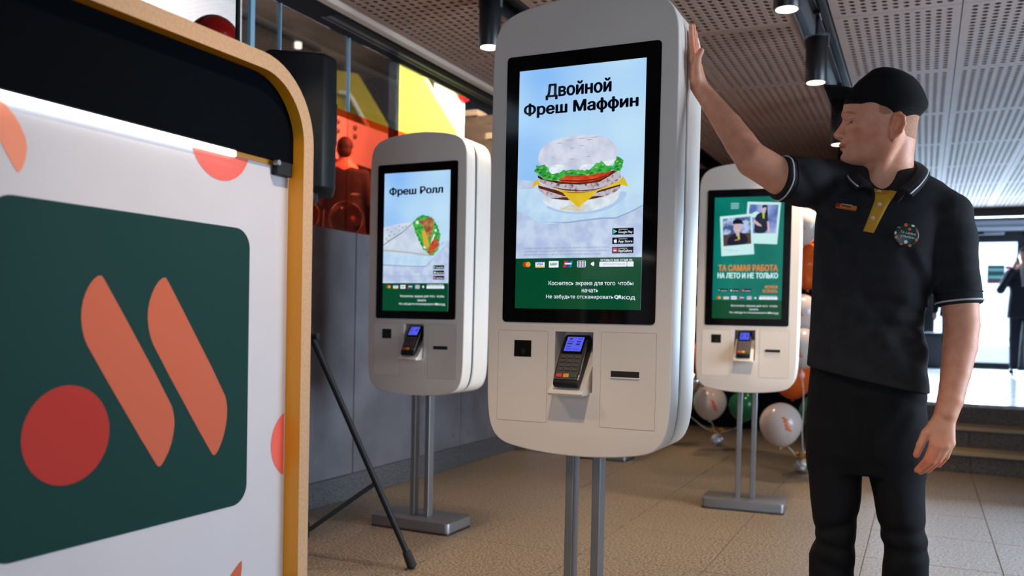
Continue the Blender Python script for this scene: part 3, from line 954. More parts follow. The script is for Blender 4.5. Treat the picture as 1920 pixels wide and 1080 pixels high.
def pay_row(g, z, sc=1.0, x0=0.0, text=True):
    """row of payment marks, the review bar beside them"""
    def X(v):
        return x0 + v
    Y = -0.0042
    h = 0.0095 * sc
    p = [(circ(-0.1637, z, 0.0078 * sc), 0, 1), (circ(-0.1545, z, 0.0078 * sc), 1, 2)]
    flat('card_mark', p, [px_glow((226, 50, 30), 0.8), px_glow((240, 178, 60), 0.8)], g, Y)
    flat('card_mark', [(rrect(-0.131, -0.101, z - h, z + h, 0.0015), 0, 1), ([(-0.131, z + h * .62), (-0.101, z + h * .62), (-0.101, z + h), (-0.131, z + h)], 1, 2), ([(-0.131, z - h), (-0.101, z - h), (-0.101, z - h * .62), (-0.131, z - h * .62)], 2, 2)], [W_, px_glow((60, 70, 150), 0.8), px_glow((236, 200, 90), 0.8)], g, Y)
    flat('card_mark', [(rrect(-0.0875, -0.0567, z - h, z + h, 0.0015), 0, 1)], [W_], g, Y)
    s = 0.004
    flat('card_mark', [([(-0.043, z - h), (-0.031, z - h), (-0.026, z + h), (-0.038, z + h)], 0, 1), ([(-0.033, z - h), (-0.022, z - h), (-0.017, z + h), (-0.028, z + h)], 1, 2), ([(-0.024, z - h), (-0.016, z - h), (-0.011, z + h), (-0.019, z + h)], 2, 3), (rrect(-0.037, -0.016, z - 0.001, z + 0.0035, 0.001), 3, 4)], [px_glow((214, 40, 70), 0.8), px_glow((40, 70, 170), 0.8), px_glow((30, 140, 150), 0.8), W_], g, Y)
    p = [(rrect(0.0016, 0.028, z - h, z + h, 0.003), 0, 1)]
    for i, c in enumerate((1, 2, 3)):
        for r in range(3):
            cx, cz = 0.0065 + 0.0083 * i, z - 0.006 * sc + 0.006 * sc * r
            p.append((rrect(cx - 0.003, cx + 0.003, cz - 0.0022, cz + 0.0022, 0.0008), c, 2))
    flat('card_mark', p, [W_, px_glow((60, 80, 170), 0.8), px_glow((180, 40, 80), 0.8), px_glow((30, 130, 130), 0.8)], g, Y)
    flat('sound_mark', [([(0.0435, z - 0.002), (0.052, z - 0.007), (0.0545, z), (0.052, z + 0.007), (0.0435, z + 0.002)], 0, 1)], [W_], g, Y)
    flat('review_bar', [(rrect(0.0695, 0.1515, z - 0.0085, z + 0.006, 0.002), 0, 1), (rrect(0.1525, 0.1714, z - 0.0085, z + 0.006, 0.002), 0, 1)], [W_], g, Y)
    if text:
        letters('card_word', 'VISA', -0.127, -0.105, z - 0.003, z + 0.0035, px_glow((50, 60, 150), 0.7), g, Y - 0.0010, 0.03)
        letters('card_word', 'МИР', -0.083, -0.061, z - 0.0035, z + 0.0035, px_glow((60, 110, 110), 0.7), g, Y - 0.0010, 0.03)
        letters('review_text', 'ОСТАВЬТЕ ВАШ ОТЗЫВ НА', 0.0725, 0.1680, z + 0.0073, z + 0.0135, W_, g, Y - 0.0006, 0.03)
        letters('review_link', 'ВКУСНОИТОЧКА.РФ', 0.082, 0.146, z - 0.004, z + 0.002, GREYT, g, Y - 0.0010, 0.0)


def app_badges(g, pos, w, h, text=True):
    Y = -0.0042
    kinds = (('Google Play', 'ДОСТУПНО В'), ('App Store', 'Загрузите в'), ('AppGallery', 'ОТКРОЙТЕ В'))
    for (x, z), (nm, small), i in zip(pos, kinds, range(3)):
        u = h / 0.0187
        P = [(rrect(x, x + w, z, z + h, 0.0015), 0, 1)]
        ms = [px_glow((6, 14, 26), 0.5)]
        if i == 0:
            P += [([(x + .003 * u, z + .0025 * u), (x + .0145 * u, z + .0092 * u), (x + .003 * u, z + .016 * u)], 1, 2), ([(x + .010 * u, z + .0066 * u), (x + .0145 * u, z + .0092 * u), (x + .010 * u, z + .0118 * u)], 2, 3)]
            ms += [px_glow((80, 220, 210), 0.9), px_glow((240, 210, 90), 0.9)]
        elif i == 1:
            P += [(chaikin([(x + .0045 * u, z + .009 * u), (x + .0065 * u, z + .0032 * u), (x + .0095 * u, z + .0036 * u), (x + .0128 * u, z + .0032 * u), (x + .0148 * u, z + .007 * u), (x + .0130 * u, z + .0090 * u), (x + .0143 * u, z + .0118 * u), (x + .0115 * u, z + .0130 * u), (x + .0093 * u, z + .0122 * u), (x + .0065 * u, z + .0128 * u)], 2), 1, 2), ([(x + .0093 * u, z + .0132 * u), (x + .0125 * u, z + .0162 * u), (x + .0115 * u, z + .0134 * u)], 1, 2)]
            ms += [W_]
        else:
            P += [(rrect(x + .0025 * u, x + .0155 * u, z + .003 * u, z + .016 * u, 0.002 * u), 1, 2), (rrect(x + .005 * u, x + .013 * u, z + .0068 * u, z + .0098 * u, 0.0006 * u), 2, 3)]
            ms += [px_glow((206, 50, 90), 0.8), W_]
        b = flat('app_badge', P, ms, g, Y)
        letters('badge_text', nm, x + .018 * u, x + w - .0035 * u, z + .0022 * u, z + .0105 * u, W_, g, Y - 0.0010, 0.02)
        if text:
            letters('badge_small', small, x + .019 * u, x + .019 * u + .026 * u, z + .0128 * u, z + .0155 * u, W_, g, Y - 0.0010, 0.02)


def touch_text(g, sc=1.0):
    letters('touch_text', 'Коснитесь экрана для того, чтобы', -0.087, 0.172, 1.1810, 1.1965, W_, g, -0.0046, 0.006)
    letters('touch_text', 'начать', 0.0175, 0.068, 1.1635, 1.1735, W_, g, -0.0046, 0.006)
    letters('touch_text', 'Не забудьте отсканировать', -0.094, 0.114, 1.1425, 1.1565, W_, g, -0.0046, 0.006)
    letters('touch_text', 'QR', 0.1165, 0.139, 1.1445, 1.1560, W_, g, -0.0046, 0.05)
    letters('touch_text', '-код', 0.140, 0.1785, 1.1420, 1.1540, W_, g, -0.0046, 0.006)


# ---- main kiosk picture: muffin burger on white paper
g = screen_base(K1, SKY1, 1.2635)
flat('table_boards', [([(-0.1955, 1.2635), (0.1945, 1.2635), (0.1945, 1.44), (-0.1955, 1.50)], 0, 1)], [px_glow((206, 222, 246), 0.9, (182, 200, 236), 22.0, 0.4, 0.6)], g, -0.0036)
flat('wrapping_paper', [([(-0.1955, 1.41), (-0.1479, 1.3836), (-0.1155, 1.3651), (-0.0776, 1.3641), (-0.034, 1.3686), (0.0751, 1.3782), (0.1137, 1.377), (0.1571, 1.3923), (0.1941, 1.4104), (0.1941, 1.45), (0.1492, 1.466), (-0.1955, 1.47)], 0, 2), ([(-0.122, 1.3705), (-0.034, 1.3640), (0.0751, 1.3735), (0.1137, 1.3725), (0.1571, 1.3880), (0.1941, 1.4060), (0.1941, 1.4104), (0.1571, 1.3923), (0.1137, 1.377), (0.0751, 1.3782), (-0.034, 1.3686)], 1, 2)], [PAPER, px_glow((166, 190, 226), 0.8)], g, -0.0036)
botb = [(-0.1173, 1.4473), (-0.0855, 1.4392), (-0.0231, 1.432), (0.0529, 1.4348), (0.0973, 1.447), (0.1264, 1.4598), (0.1253, 1.4371), (0.1113, 1.419), (0.0834, 1.4061), (0.0387, 1.3963), (-0.01, 1.3957), (-0.0597, 1.4025), (-0.0977, 1.4183), (-0.112, 1.432)]
topb = chaikin([(-0.1278, 1.5474), (-0.1267, 1.5677), (-0.1176, 1.5875), (-0.0927, 1.6032), (-0.0585, 1.6124), (0.0031, 1.6164), (0.0485, 1.6146), (0.0815, 1.6047), (0.1055, 1.5881), (0.1178, 1.5668), (0.1169, 1.5417), (0.107, 1.5283), (0.0656, 1.5202), (0.0054, 1.513), (-0.0377, 1.5153), (-0.0815, 1.5255), (-0.1132, 1.535)], 2)
flat('bun_shadow', [(chaikin([(-0.115, 1.418), (-0.07, 1.398), (-0.01, 1.388), (0.05, 1.390), (0.10, 1.402), (0.135, 1.425), (0.150, 1.445), (0.13, 1.452), (0.0, 1.42)], 2), 0, 2.5)], [px_glow((178, 210, 244), 0.9)], g, -0.0036)
flat('bun_bottom', [(chaikin(botb, 1), 0, 3), ([(-0.055, 1.4065), (-0.01, 1.3985), (0.02, 1.398), (0.03, 1.412), (0.0, 1.420), (-0.03, 1.416)], 1, 4)], [px_glow((228, 238, 248), 0.95, (206, 216, 226), 34), px_glow((226, 212, 150), 0.85, (220, 226, 226), 60)], g, -0.0036)
MEAT = px_glow((206, 198, 210), 0.85, (128, 84, 76), 95, 0.50, 0.68)
SEAR = px_glow((120, 52, 32), 0.7, (84, 34, 22), 60)
p2 = [(-0.1276, 1.4787), (-0.0737, 1.4636), (-0.0357, 1.446), (0.0377, 1.446), (0.0674, 1.4557), (0.129, 1.4716), (0.1236, 1.4521), (0.0826, 1.437), (0.0318, 1.4292), (-0.0355, 1.4304), (-0.0888, 1.4382), (-0.1274, 1.4631)]
flat('patty', [(chaikin(p2, 1), 0, 5), ([(-0.1276, 1.4787), (-0.0737, 1.4636), (-0.0357, 1.449), (-0.04, 1.442), (-0.08, 1.455), (-0.125, 1.470)], 1, 6), ([(0.04, 1.449), (0.129, 1.4716), (0.127, 1.465), (0.06, 1.449)], 1, 6), ([(-0.09, 1.4390), (-0.0355, 1.4310), (-0.02, 1.4312), (-0.035, 1.440)], 1, 6), ([(0.0318, 1.4298), (0.0826, 1.4376), (0.06, 1.440), (0.036, 1.438)], 1, 6)], [MEAT, SEAR], g, -0.0036)
chz = [(-0.1483, 1.4698), (-0.1408, 1.4899), (-0.1281, 1.4951), (-0.1182, 1.4801), (-0.0706, 1.4664), (0.007, 1.4529), (0.0819, 1.4652), (0.1229, 1.48), (0.1343, 1.4922), (0.1425, 1.481), (0.151, 1.462), (0.1261, 1.4693), (0.085, 1.460), (0.0613, 1.4548), (0.04, 1.436), (0.0019, 1.409), (-0.025, 1.430), (-0.0485, 1.4539), (-0.0927, 1.4731), (-0.131, 1.4807)]
flat('cheese_slice', [(chz, 0, 7), ([(-0.0486, 1.4560), (0.007, 1.4529), (0.062, 1.4560), (0.03, 1.452), (0.007, 1.449), (-0.02, 1.4505)], 1, 8)], [px_glow((238, 206, 48), 0.9, (226, 190, 40), 25), px_glow((190, 130, 30), 0.8)], g, -0.0036)
p1 = [(-0.1284, 1.5083), (-0.109, 1.4982), (-0.0553, 1.486), (0.0064, 1.4831), (0.0666, 1.4888), (0.1046, 1.5101), (0.1283, 1.5033), (0.1286, 1.4853), (0.0967, 1.4673), (0.0523, 1.4552), (0.007, 1.4529), (-0.0486, 1.4596), (-0.0959, 1.4733), (-0.1265, 1.4921)]
flat('patty', [(chaikin(p1, 1), 0, 9), ([(-0.1284, 1.5083), (-0.109, 1.4982), (-0.0553, 1.486), (0.0064, 1.4831), (0.0666, 1.4888), (0.1046, 1.5101), (0.118, 1.507), (0.066, 1.479), (0.0064, 1.474), (-0.056, 1.479), (-0.11, 1.4925), (-0.1275, 1.500)], 1, 10), ([(-0.0486, 1.4610), (0.007, 1.4545), (0.0523, 1.4566), (0.09, 1.4660), (0.05, 1.459), (0.007, 1.4575), (-0.046, 1.4640), (-0.09, 1.4740)], 1, 10)], [MEAT, SEAR], g, -0.0036)
flat('tomato_slice', [(chaikin([(-0.0718, 1.493), (-0.0559, 1.511), (0.0058, 1.507), (0.0956, 1.5172), (0.1016, 1.5063), (0.0843, 1.4923), (0.0516, 1.4831), (0.0063, 1.4794), (-0.0367, 1.4815)], 1), 0, 11), ([(-0.06, 1.4885), (0.0063, 1.4815), (0.052, 1.4850), (0.085, 1.4945), (0.098, 1.5065), (0.085, 1.497), (0.05, 1.489), (0.006, 1.486), (-0.05, 1.490)], 1, 12)], [px_glow((206, 62, 30), 0.85, (226, 96, 56), 45), px_glow((150, 26, 14), 0.8)], g, -0.0036)
rnd = random.Random(3)


def frill(pts, amp, n=5):
    out = []
    for a, b in zip(pts, pts[1:] + pts[:1]):
        L_ = math.hypot(b[0] - a[0], b[1] - a[1])
        k = max(2, int(L_ / 0.006))
        for i in range(k):
            f = i / k
            out.append((a[0] + (b[0] - a[0]) * f + rnd.uniform(-amp, amp), a[1] + (b[1] - a[1]) * f + rnd.uniform(-amp, amp)))
    return out


flat('bun_top', [(topb, 0, 13)] + [([(x - w, z), (x, z + 0.0016), (x + w, z + 0.0004), (x, z - 0.0008)], 1, 14) for x, z, w in ((-0.03, 1.604, .018), (0.01, 1.606, .022), (0.05, 1.607, .02), (0.03, 1.601, .016), (-0.06, 1.597, .012), (-0.02, 1.580, .012), (0.01, 1.585, .01), (-0.08, 1.556, .006), (-0.02, 1.548, .01), (0.03, 1.553, .008))], [px_glow((222, 226, 242), 0.92, (200, 206, 228), 26, 0.42, 0.66), px_glow((184, 176, 192), 0.85)], g, -0.0036)
SAU = px_glow((240, 248, 255), 0.95, (214, 226, 240), 50)
for pts in ([(-0.092, 1.520), (-0.088, 1.531), (-0.07, 1.537), (-0.045, 1.533), (-0.035, 1.524), (-0.05, 1.515), (-0.075, 1.508), (-0.088, 1.507)], [(0.0, 1.523), (0.02, 1.533), (0.05, 1.530), (0.055, 1.522), (0.03, 1.514), (0.01, 1.513)], [(0.07, 1.535), (0.10, 1.541), (0.112, 1.54), (0.10, 1.525), (0.085, 1.520)]):
    flat('sauce', [(chaikin(pts, 2), 0, 15)], [SAU], g, -0.0036)
LET = [px_glow((84, 196, 84), 0.9, (46, 150, 58), 55), px_glow((34, 118, 48), 0.8), px_glow((140, 226, 120), 0.9)]
l1 = frill([(-0.1383, 1.5189), (-0.1307, 1.536), (-0.1069, 1.5375), (-0.0946, 1.524), (-0.088, 1.512), (-0.06, 1.508), (-0.045, 1.517), (-0.0191, 1.5193), (0.0055, 1.5133), (0.03, 1.514), (0.0505, 1.5287), (0.0712, 1.538), (0.0885, 1.524), (0.1025, 1.519), (0.1169, 1.5471), (0.1362, 1.5363), (0.1281, 1.5049), (0.1075, 1.5108), (0.08, 1.505), (0.0543, 1.5030), (0.012, 1.5010), (-0.0371, 1.5030), (-0.0648, 1.4890), (-0.109, 1.4942)], 0.0030)
dk = [([(x - .006, z - .002), (x, z + .003), (x + .008, z), (x, z - .003)], 1, 17) for x, z in ((-0.12, 1.515), (-0.105, 1.505), (-0.09, 1.500), (-0.075, 1.495), (-0.02, 1.507), (0.01, 1.502), (0.04, 1.505), (0.065, 1.512), (0.115, 1.520), (0.12, 1.512), (-0.128, 1.524))]
lt = [([(x - .005, z - .001), (x, z + .002), (x + .006, z + .001), (x, z - .002)], 2, 18) for x, z in ((-0.115, 1.528), (-0.098, 1.517), (-0.08, 1.503), (-0.03, 1.512), (0.0, 1.508), (0.03, 1.500), (0.055, 1.52), (0.075, 1.527), (0.118, 1.534), (0.125, 1.527))]
flat('lettuce', [(l1, 0, 16)] + dk + lt, LET, g, -0.0036)
letters('title', 'Двойной', -0.1098, 0.0940, 1.7262, 1.7745, INK, g, -0.0046, 0.045)
letters('title', 'Фреш Маффин', -0.1795, 0.1748, 1.6765, 1.7215, INK, g, -0.0046, 0.045)
app_badges(g, [(0.1063, 1.3276), (0.1065, 1.3012), (0.1066, 1.2746)], 0.0632, 0.0187)
for s_, za, zb, xe in (('С информацией о реализуемых товарах вы можете ознакомиться в уголке', 1.2895, 1.2965, 0.0972), ('потребителя. Изображение товара является частью художественного', 1.2800, 1.2870, 0.0972), ('оформления рекламы и может не соответствовать фактическому.', 1.2705, 1.2775, 0.0737)):
    letters('small_print', s_, -0.1705, xe, za, zb, GREYT, g, -0.0046, 0.0)
pay_row(g, 1.2455)
touch_text(g)

# ---- left kiosk picture: wrapped roll
g = screen_base(K2, SKY1, 1.256)
flat('table_boards', [([(-0.1955, 1.256), (0.1945, 1.256), (0.1945, 1.47), (-0.1955, 1.37)], 0, 1)], [px_glow((206, 222, 246), 0.9, (182, 200, 236), 22.0, 0.4, 0.6)], g, -0.0036)
flat('wrapping_paper', [([(-0.1955, 1.43), (0.068, 1.3943), (0.128, 1.4247), (0.1693, 1.455), (0.1945, 1.50), (0.1693, 1.44), (0.0989, 1.373), (0.063, 1.342), (-0.067, 1.3457), (-0.1955, 1.352)], 0, 2), ([(-0.1955, 1.352), (-0.067, 1.3457), (0.063, 1.342), (0.1693, 1.44), (0.064, 1.337), (-0.067, 1.341), (-0.1955, 1.347)], 1, 2)], [PAPER, px_glow((150, 176, 214), 0.8)], g, -0.0036)
wrap = [(-0.1955, 1.5422), (-0.12, 1.557), (-0.0218, 1.568), (-0.0023, 1.5214), (0.0362, 1.4471), (0.0863, 1.3914), (0.03, 1.397), (-0.0371, 1.4068), (-0.1955, 1.4200)]
flat('tortilla', [(wrap, 0, 3), ([(-0.1955, 1.455), (-0.15, 1.482), (-0.08, 1.518), (-0.0218, 1.562), (-0.0228, 1.556), (-0.08, 1.512), (-0.15, 1.476), (-0.1955, 1.449)], 1, 4), ([(-0.1955, 1.4200), (-0.0371, 1.4068), (0.03, 1.397), (0.0863, 1.3914), (0.07, 1.402), (-0.03, 1.4150), (-0.1955, 1.4310)], 2, 4)] + [([(x - .006, z), (x, z + .003), (x + .007, z + .001), (x, z - .003)], 1, 4) for x, z in ((-0.17, 1.53), (-0.15, 1.52), (-0.12, 1.535), (-0.10, 1.525), (-0.13, 1.505), (-0.16, 1.50), (-0.18, 1.485), (-0.08, 1.54), (-0.06, 1.545), (-0.17, 1.475), (-0.10, 1.548))], [px_glow((220, 232, 248), 0.9, (196, 212, 234), 12), px_glow((150, 146, 150), 0.8), px_glow((196, 196, 196), 0.85)], g, -0.0036)
fill = frill([(-0.0218, 1.564), (0.0091, 1.590), (0.0391, 1.600), (0.08, 1.590), (0.1065, 1.5758), (0.13, 1.54), (0.1444, 1.497), (0.134, 1.4246), (0.11, 1.40), (0.0863, 1.3899), (0.0364, 1.4418), (-0.0021, 1.5108)], 0.003)
flat('lettuce', [(fill, 0, 5)] + [(circ(x, z, 0.006, 8), 1, 6) for x, z in ((0.0, 1.53), (0.01, 1.50), (0.02, 1.475), (0.035, 1.455), (0.05, 1.43), (0.11, 1.55), (0.13, 1.52), (0.13, 1.47), (0.11, 1.415))], LET, g, -0.0036)
for pts in (circ(0.008, 1.563, 0.009, 14), circ(0.055, 1.437, 0.008, 14), circ(0.117, 1.52, 0.007, 14), [(0.115, 1.50), (0.095, 1.455), (0.085, 1.43), (0.09, 1.46), (0.105, 1.50)]):
    flat('sauce', [(pts, 0, 7)], [px_glow((240, 248, 240), 0.9)], g, -0.0036)
flat('cheese_strip', [([(0.0347, 1.5204), (0.0592, 1.5198), (0.0832, 1.446), (0.0650, 1.428), (0.0484, 1.4521)], 0, 8)], [px_glow((226, 184, 62), 0.85)], g, -0.0036)
flat('chicken', [(frill([(0.0152, 1.5681), (0.0942, 1.5886), (0.1069, 1.5602), (0.100, 1.515), (0.088, 1.475), (0.064, 1.500), (0.0467, 1.5406)], 0.002), 0, 9)], [px_glow((150, 84, 48), 0.8, (206, 150, 100), 50)], g, -0.0036)
flat('tomato_slice', [([(0.0707, 1.4099), (0.085, 1.445), (0.0968, 1.4668), (0.1297, 1.4817), (0.1336, 1.4401), (0.0982, 1.4043)], 0, 9)], [px_glow((200, 62, 40), 0.85, (230, 104, 70), 40)], g, -0.0036)
letters('title', 'Фреш Ролл', -0.1655, 0.1552, 1.6965, 1.7465, INK, g, -0.0046, 0.045)
app_badges(g, [(0.1063, 1.327), (0.1065, 1.3006), (0.1066, 1.274)], 0.0632, 0.0187, False)
for z0, xe in ((1.291, .0972), (1.281, .0972), (1.271, .0737)):
    letters('small_print', 'С информацией о реализуемых товарах вы можете ознакомиться', -0.1705, xe, z0 - .002, z0 + 0.004, GREYT, g, -0.0046, 0.0)
pay_row(g, 1.2370)
touch_text(g)

# ---- right kiosk picture: job advert with two snapshots
TEAL = px_glow((0, 118, 104), 0.8, (0, 136, 120), 4)
g = screen_base(K3, TEAL, 1.2215)
W2 = px_glow((206, 246, 246), 0.9)
for k_, (xa, xb, za) in enumerate(((-0.1035, -0.0567, 1.777), (-0.1035, -0.0577, 1.7645), (-0.1035, -0.0577, 1.752))):
    flat('fine_print_line', [(rrect(xa, xb, za, za + 0.0085, 0.002, 3), 0, 1)], [px_glow((150, 206, 204), 0.8)], g, -0.0042)
PHB = px_glow((70, 96, 150), 0.8, (196, 216, 255), 24, 0.42, 0.6)
PHB2 = px_glow((96, 120, 190), 0.8, (176, 196, 250), 10, 0.42, 0.6)
NAV = px_glow((26, 26, 56), 0.7)
SKN = px_glow((220, 186, 196), 0.85)
YEL = px_glow((190, 220, 60), 0.85)
flat('snapshot', [([(-0.0092, 1.7907), (0.1764, 1.7823), (0.1611, 1.5434), (-0.02, 1.552)], 0, 2), ([(0.0029, 1.7749), (0.1631, 1.7691), (0.1528, 1.6063), (-0.006, 1.6085)], 1, 3),
                  ([(0.088, 1.77), (0.102, 1.77), (0.11, 1.65), (0.10, 1.63)], 2, 4), ([(0.01, 1.70), (0.02, 1.725), (0.04, 1.735), (0.06, 1.725), (0.06, 1.70)], 0, 4),
                  (chaikin([(0.030, 1.607), (0.034, 1.66), (0.030, 1.685), (0.044, 1.716), (0.066, 1.728), (0.088, 1.728), (0.104, 1.712), (0.110, 1.66), (0.100, 1.607)], 2), 3, 5),
                  (circ(0.083, 1.748, 0.0135, 18, 0.019), 4, 5), ([(0.074, 1.752), (0.072, 1.765), (0.085, 1.772), (0.098, 1.768), (0.098, 1.758)], 3, 6), ([(0.074, 1.728), (0.088, 1.728), (0.086, 1.690), (0.078, 1.695)], 5, 6),
                  ([(0.028, 1.690), (0.036, 1.684), (0.070, 1.656), (0.074, 1.646), (0.050, 1.652), (0.026, 1.672)], 4, 6), ([(0.102, 1.676), (0.111, 1.676), (0.122, 1.612), (0.108, 1.612)], 4, 6)],
     [W2, PHB2, px_glow((20, 30, 60), 0.7), px_glow((34, 42, 62), 0.7), SKN, YEL], g, -0.0036)
flat('snapshot', [([(-0.164, 1.7081), (0.016, 1.7215), (0.0363, 1.488), (-0.1494, 1.477)], 0, 7), ([(-0.1483, 1.6939), (0.0098, 1.7062), (0.018, 1.5482), (-0.139, 1.5342)], 1, 8),
                  ([(-0.143, 1.60), (-0.11, 1.604), (0.013, 1.612), (0.018, 1.5482), (-0.139, 1.5342)], 2, 9),
                  (chaikin([(-0.122, 1.536), (-0.116, 1.580), (-0.09, 1.605), (-0.06, 1.615), (-0.03, 1.612), (-0.004, 1.590), (0.002, 1.546)], 2), 3, 10),
                  (circ(-0.062, 1.640, 0.023, 20, 0.031), 4, 11), ([(-0.072, 1.62), (-0.052, 1.62), (-0.048, 1.596), (-0.066, 1.592)], 4, 11),
                  (chaikin([(-0.092, 1.662), (-0.088, 1.684), (-0.066, 1.694), (-0.042, 1.688), (-0.030, 1.668), (-0.024, 1.660), (-0.045, 1.664), (-0.07, 1.664)], 1), 5, 12),
                  ([(-0.062, 1.600), (-0.052, 1.602), (-0.046, 1.578), (-0.056, 1.572)], 6, 12), ([(-0.076, 1.566), (-0.074, 1.572), (-0.048, 1.577), (-0.048, 1.571)], 7, 12),
                  (chaikin([(-0.068, 1.628), (-0.060, 1.623), (-0.048, 1.629), (-0.058, 1.6265)], 1), 0, 12)],
     [W2, PHB, px_glow((96, 74, 70), 0.7), NAV, SKN, px_glow((14, 14, 26), 0.6), YEL, px_glow((220, 160, 70), 0.8)], g, -0.0036)
for xa, xb, za in ((-0.132, -0.085, 1.513), (-0.112, -0.055, 1.504)):
    flat('fine_print_line', [([(xa, za), (xb, za + 0.003), (xb, za + 0.005), (xa, za + 0.002)], 0, 1)], [px_glow((150, 196, 196), 0.8)], g, -0.0066)
letters('title', 'ТА САМАЯ РАБОТА', -0.1655, 0.1690, 1.3900, 1.4275, px_glow((232, 140, 60), 0.85), g, -0.0046, 0.045)
letters('title', 'НА ЛЕТО И НЕ ТОЛЬКО', -0.1690, 0.1715, 1.3480, 1.3815, W2, g, -0.0046, 0.06)
letters('advert_text', 'МОЖЕМ', 0.1006, 0.1700, 1.2905, 1.3085, px_glow((232, 140, 60), 0.8), g, -0.0046, 0.04)
letters('advert_text', 'УСТРОИТЬ', 0.0869, 0.1700, 1.2660, 1.2845, px_glow((232, 140, 60), 0.8), g, -0.0046, 0.04)
app_badges(g, [(-0.1652, 1.2691), (-0.098, 1.2691), (-0.0304, 1.2691)], 0.0563, 0.0187, False)
pay_row(g, 1.2355)
touch_text(g)
# hidden kiosk carries the same green start screen
g = screen_base(K4, SKY1, 1.256)
touch_text(g)

# ------------------------------------------------------------------ illuminated display stand in the left foreground (faces +x)
PLY = mat('plywood_edge', lin((196, 158, 120)), 0.55, noise=(lin((184, 146, 108)), 150, 3, 0.35, 0.7), aniso=(1, 1, 1))
ORYEL = mat('amber_paint', lin((214, 140, 22)), 0.35)
PRINTW = mat('print_white', lin((200, 200, 208)), 0.6, spec=0.1, noise=(lin((195, 195, 203)), 4, 2, 0.3, 0.7))
GREEN = mat('logo_green', lin((25, 59, 57)), 0.6, spec=0.08)
CORAL = mat('logo_coral', lin((190, 98, 74)), 0.6, spec=0.1)
REDP = mat('logo_red', lin((168, 53, 47)), 0.6, spec=0.1)
PINK = mat('print_coral_red', lin((226, 92, 78)), 0.5)
stand = thing('display_stand', 'big rounded plywood display stand with green logo panel at the left foreground', 'display stand', (-1.264, 0.45, 0.0))
# stand-local axes: x out of the face, y along the face (camera-right), z up; outline in (y, z)
Y1, ZT = 1.573 - 0.45, 1.612
W_IN = 0.033


def arch(y0, y1, zt, r, n=12):
    pts = [(y0, 0.0)]
    pts += [(y0 + r - r * math.cos(PI / 2 * k / n), zt - r + r * math.sin(PI / 2 * k / n)) for k in range(n + 1)]
    pts += [(y1 - r + r * math.sin(PI / 2 * k / n), zt - r + r * math.cos(PI / 2 * k / n)) for k in range(n + 1)]
    pts += [(y1, 0.0)]
    return pts


outer = arch(0.0, Y1, ZT, 0.165)
inner = arch(W_IN, Y1 - W_IN, ZT - W_IN, 0.132)
n_ = len(outer)
xf, xb = 0.040, -0.055


def hoop(name, A, B, xa, xb_, m, parent):
    V = [(xa, p[0], p[1]) for p in A] + [(xb_, p[0], p[1]) for p in B]
    me = mesh(name, V, [(k, k + 1, n_ + k + 1, n_ + k) for k in range(n_ - 1)], m)
    return me


fr = MB()
va = [[fr.bm.verts.new((x, p[0], p[1])) for p in P] for x, P in ((xf, outer), (xf, inner), (xb, inner), (xb, outer))]
fm = []
for a, b, mi in ((0, 1, 0), (1, 2, 1), (2, 3, 0), (3, 0, 0)):
    for k in range(n_ - 1):
        f = fr.bm.faces.new((va[a][k], va[a][k + 1], va[b][k + 1], va[b][k]))
        f.material_index = mi
for k in (0, n_ - 1):
    fr.bm.faces.new([va[q][k] for q in range(4)])
fr.done('plywood_frame', [PLY, ORYEL], stand, smooth=40)
IN0, IN1 = W_IN + 0.001, Y1 - W_IN - 0.001
pan = MB().prism([(IN0, 0.50), (IN1, 0.50), (IN1, 1.43), (IN0, 1.43)], (0.02, 0, 0), (-0.02, 0, 0), (0, 1, 0), (0, 0, 1)).done('print_panel', PRINTW, stand)
MB().prism([(IN0, 0.0), (IN1, 0.0), (IN1, 0.497), (IN0, 0.497)], (0.02, 0, 0), (-0.024, 0, 0), (0, 1, 0), (0, 0, 1)).done('plinth_panel', NAVY, stand)
hp = [p for p in inner if p[1] >= 1.41]
hp = [(max(IN0, min(IN1, p[0])), p[1] - 0.001) for p in hp]
hp = [(IN0, 1.408)] + hp + [(IN1, 1.408)]
MB().prism(hp, (0.034, 0, 0), (-0.022, 0, 0), (0, 1, 0), (0, 0, 1)).done('header_box', mat('header_navy', (0.0018, 0.003, 0.005), 0.8, spec=0.03), stand)
lt_ = MB().box(0.002, 0.010, IN0 + 0.02, 1.368 - 0.45, 1.394, 1.407, 0.003).done('light_strip', glow('led_white', (1.0, 0.97, 0.93), 5.5), stand)
MB().box(-0.004, 0.002, 1.368 - 0.45, IN1 - 0.03, 1.397, 1.408).done('strip_rail', ORYEL, stand)
MB().box(-0.002, 0.016, 1.484 - 0.45, 1.532 - 0.45, 1.378, 1.408, 0.002).done('rail_bracket', BLACKPL, stand)
MB().cyl((0.010, 1.482 - 0.45, 1.402), (0.022, 1.482 - 0.45, 1.402), 0.006, n=10).done('bracket_screw', STEEL, stand)
MB().box(-0.05, -0.02, Y1, Y1 + 0.018, 0.515, 0.595, 0.002).done('hinge_tab', mat('tab_yellow', lin((226, 190, 62)), 0.5), stand)


def pf(X, Z, lay):
    return (0.0006 + lay * 0.0004, X - 0.45, Z)


def leaf(p0, p1, w):
    """logo stroke from top point p0 to bottom point p1 whose long edges bow out at opposite ends"""
    (ax, az), (bx, bz) = p0, p1
    return None


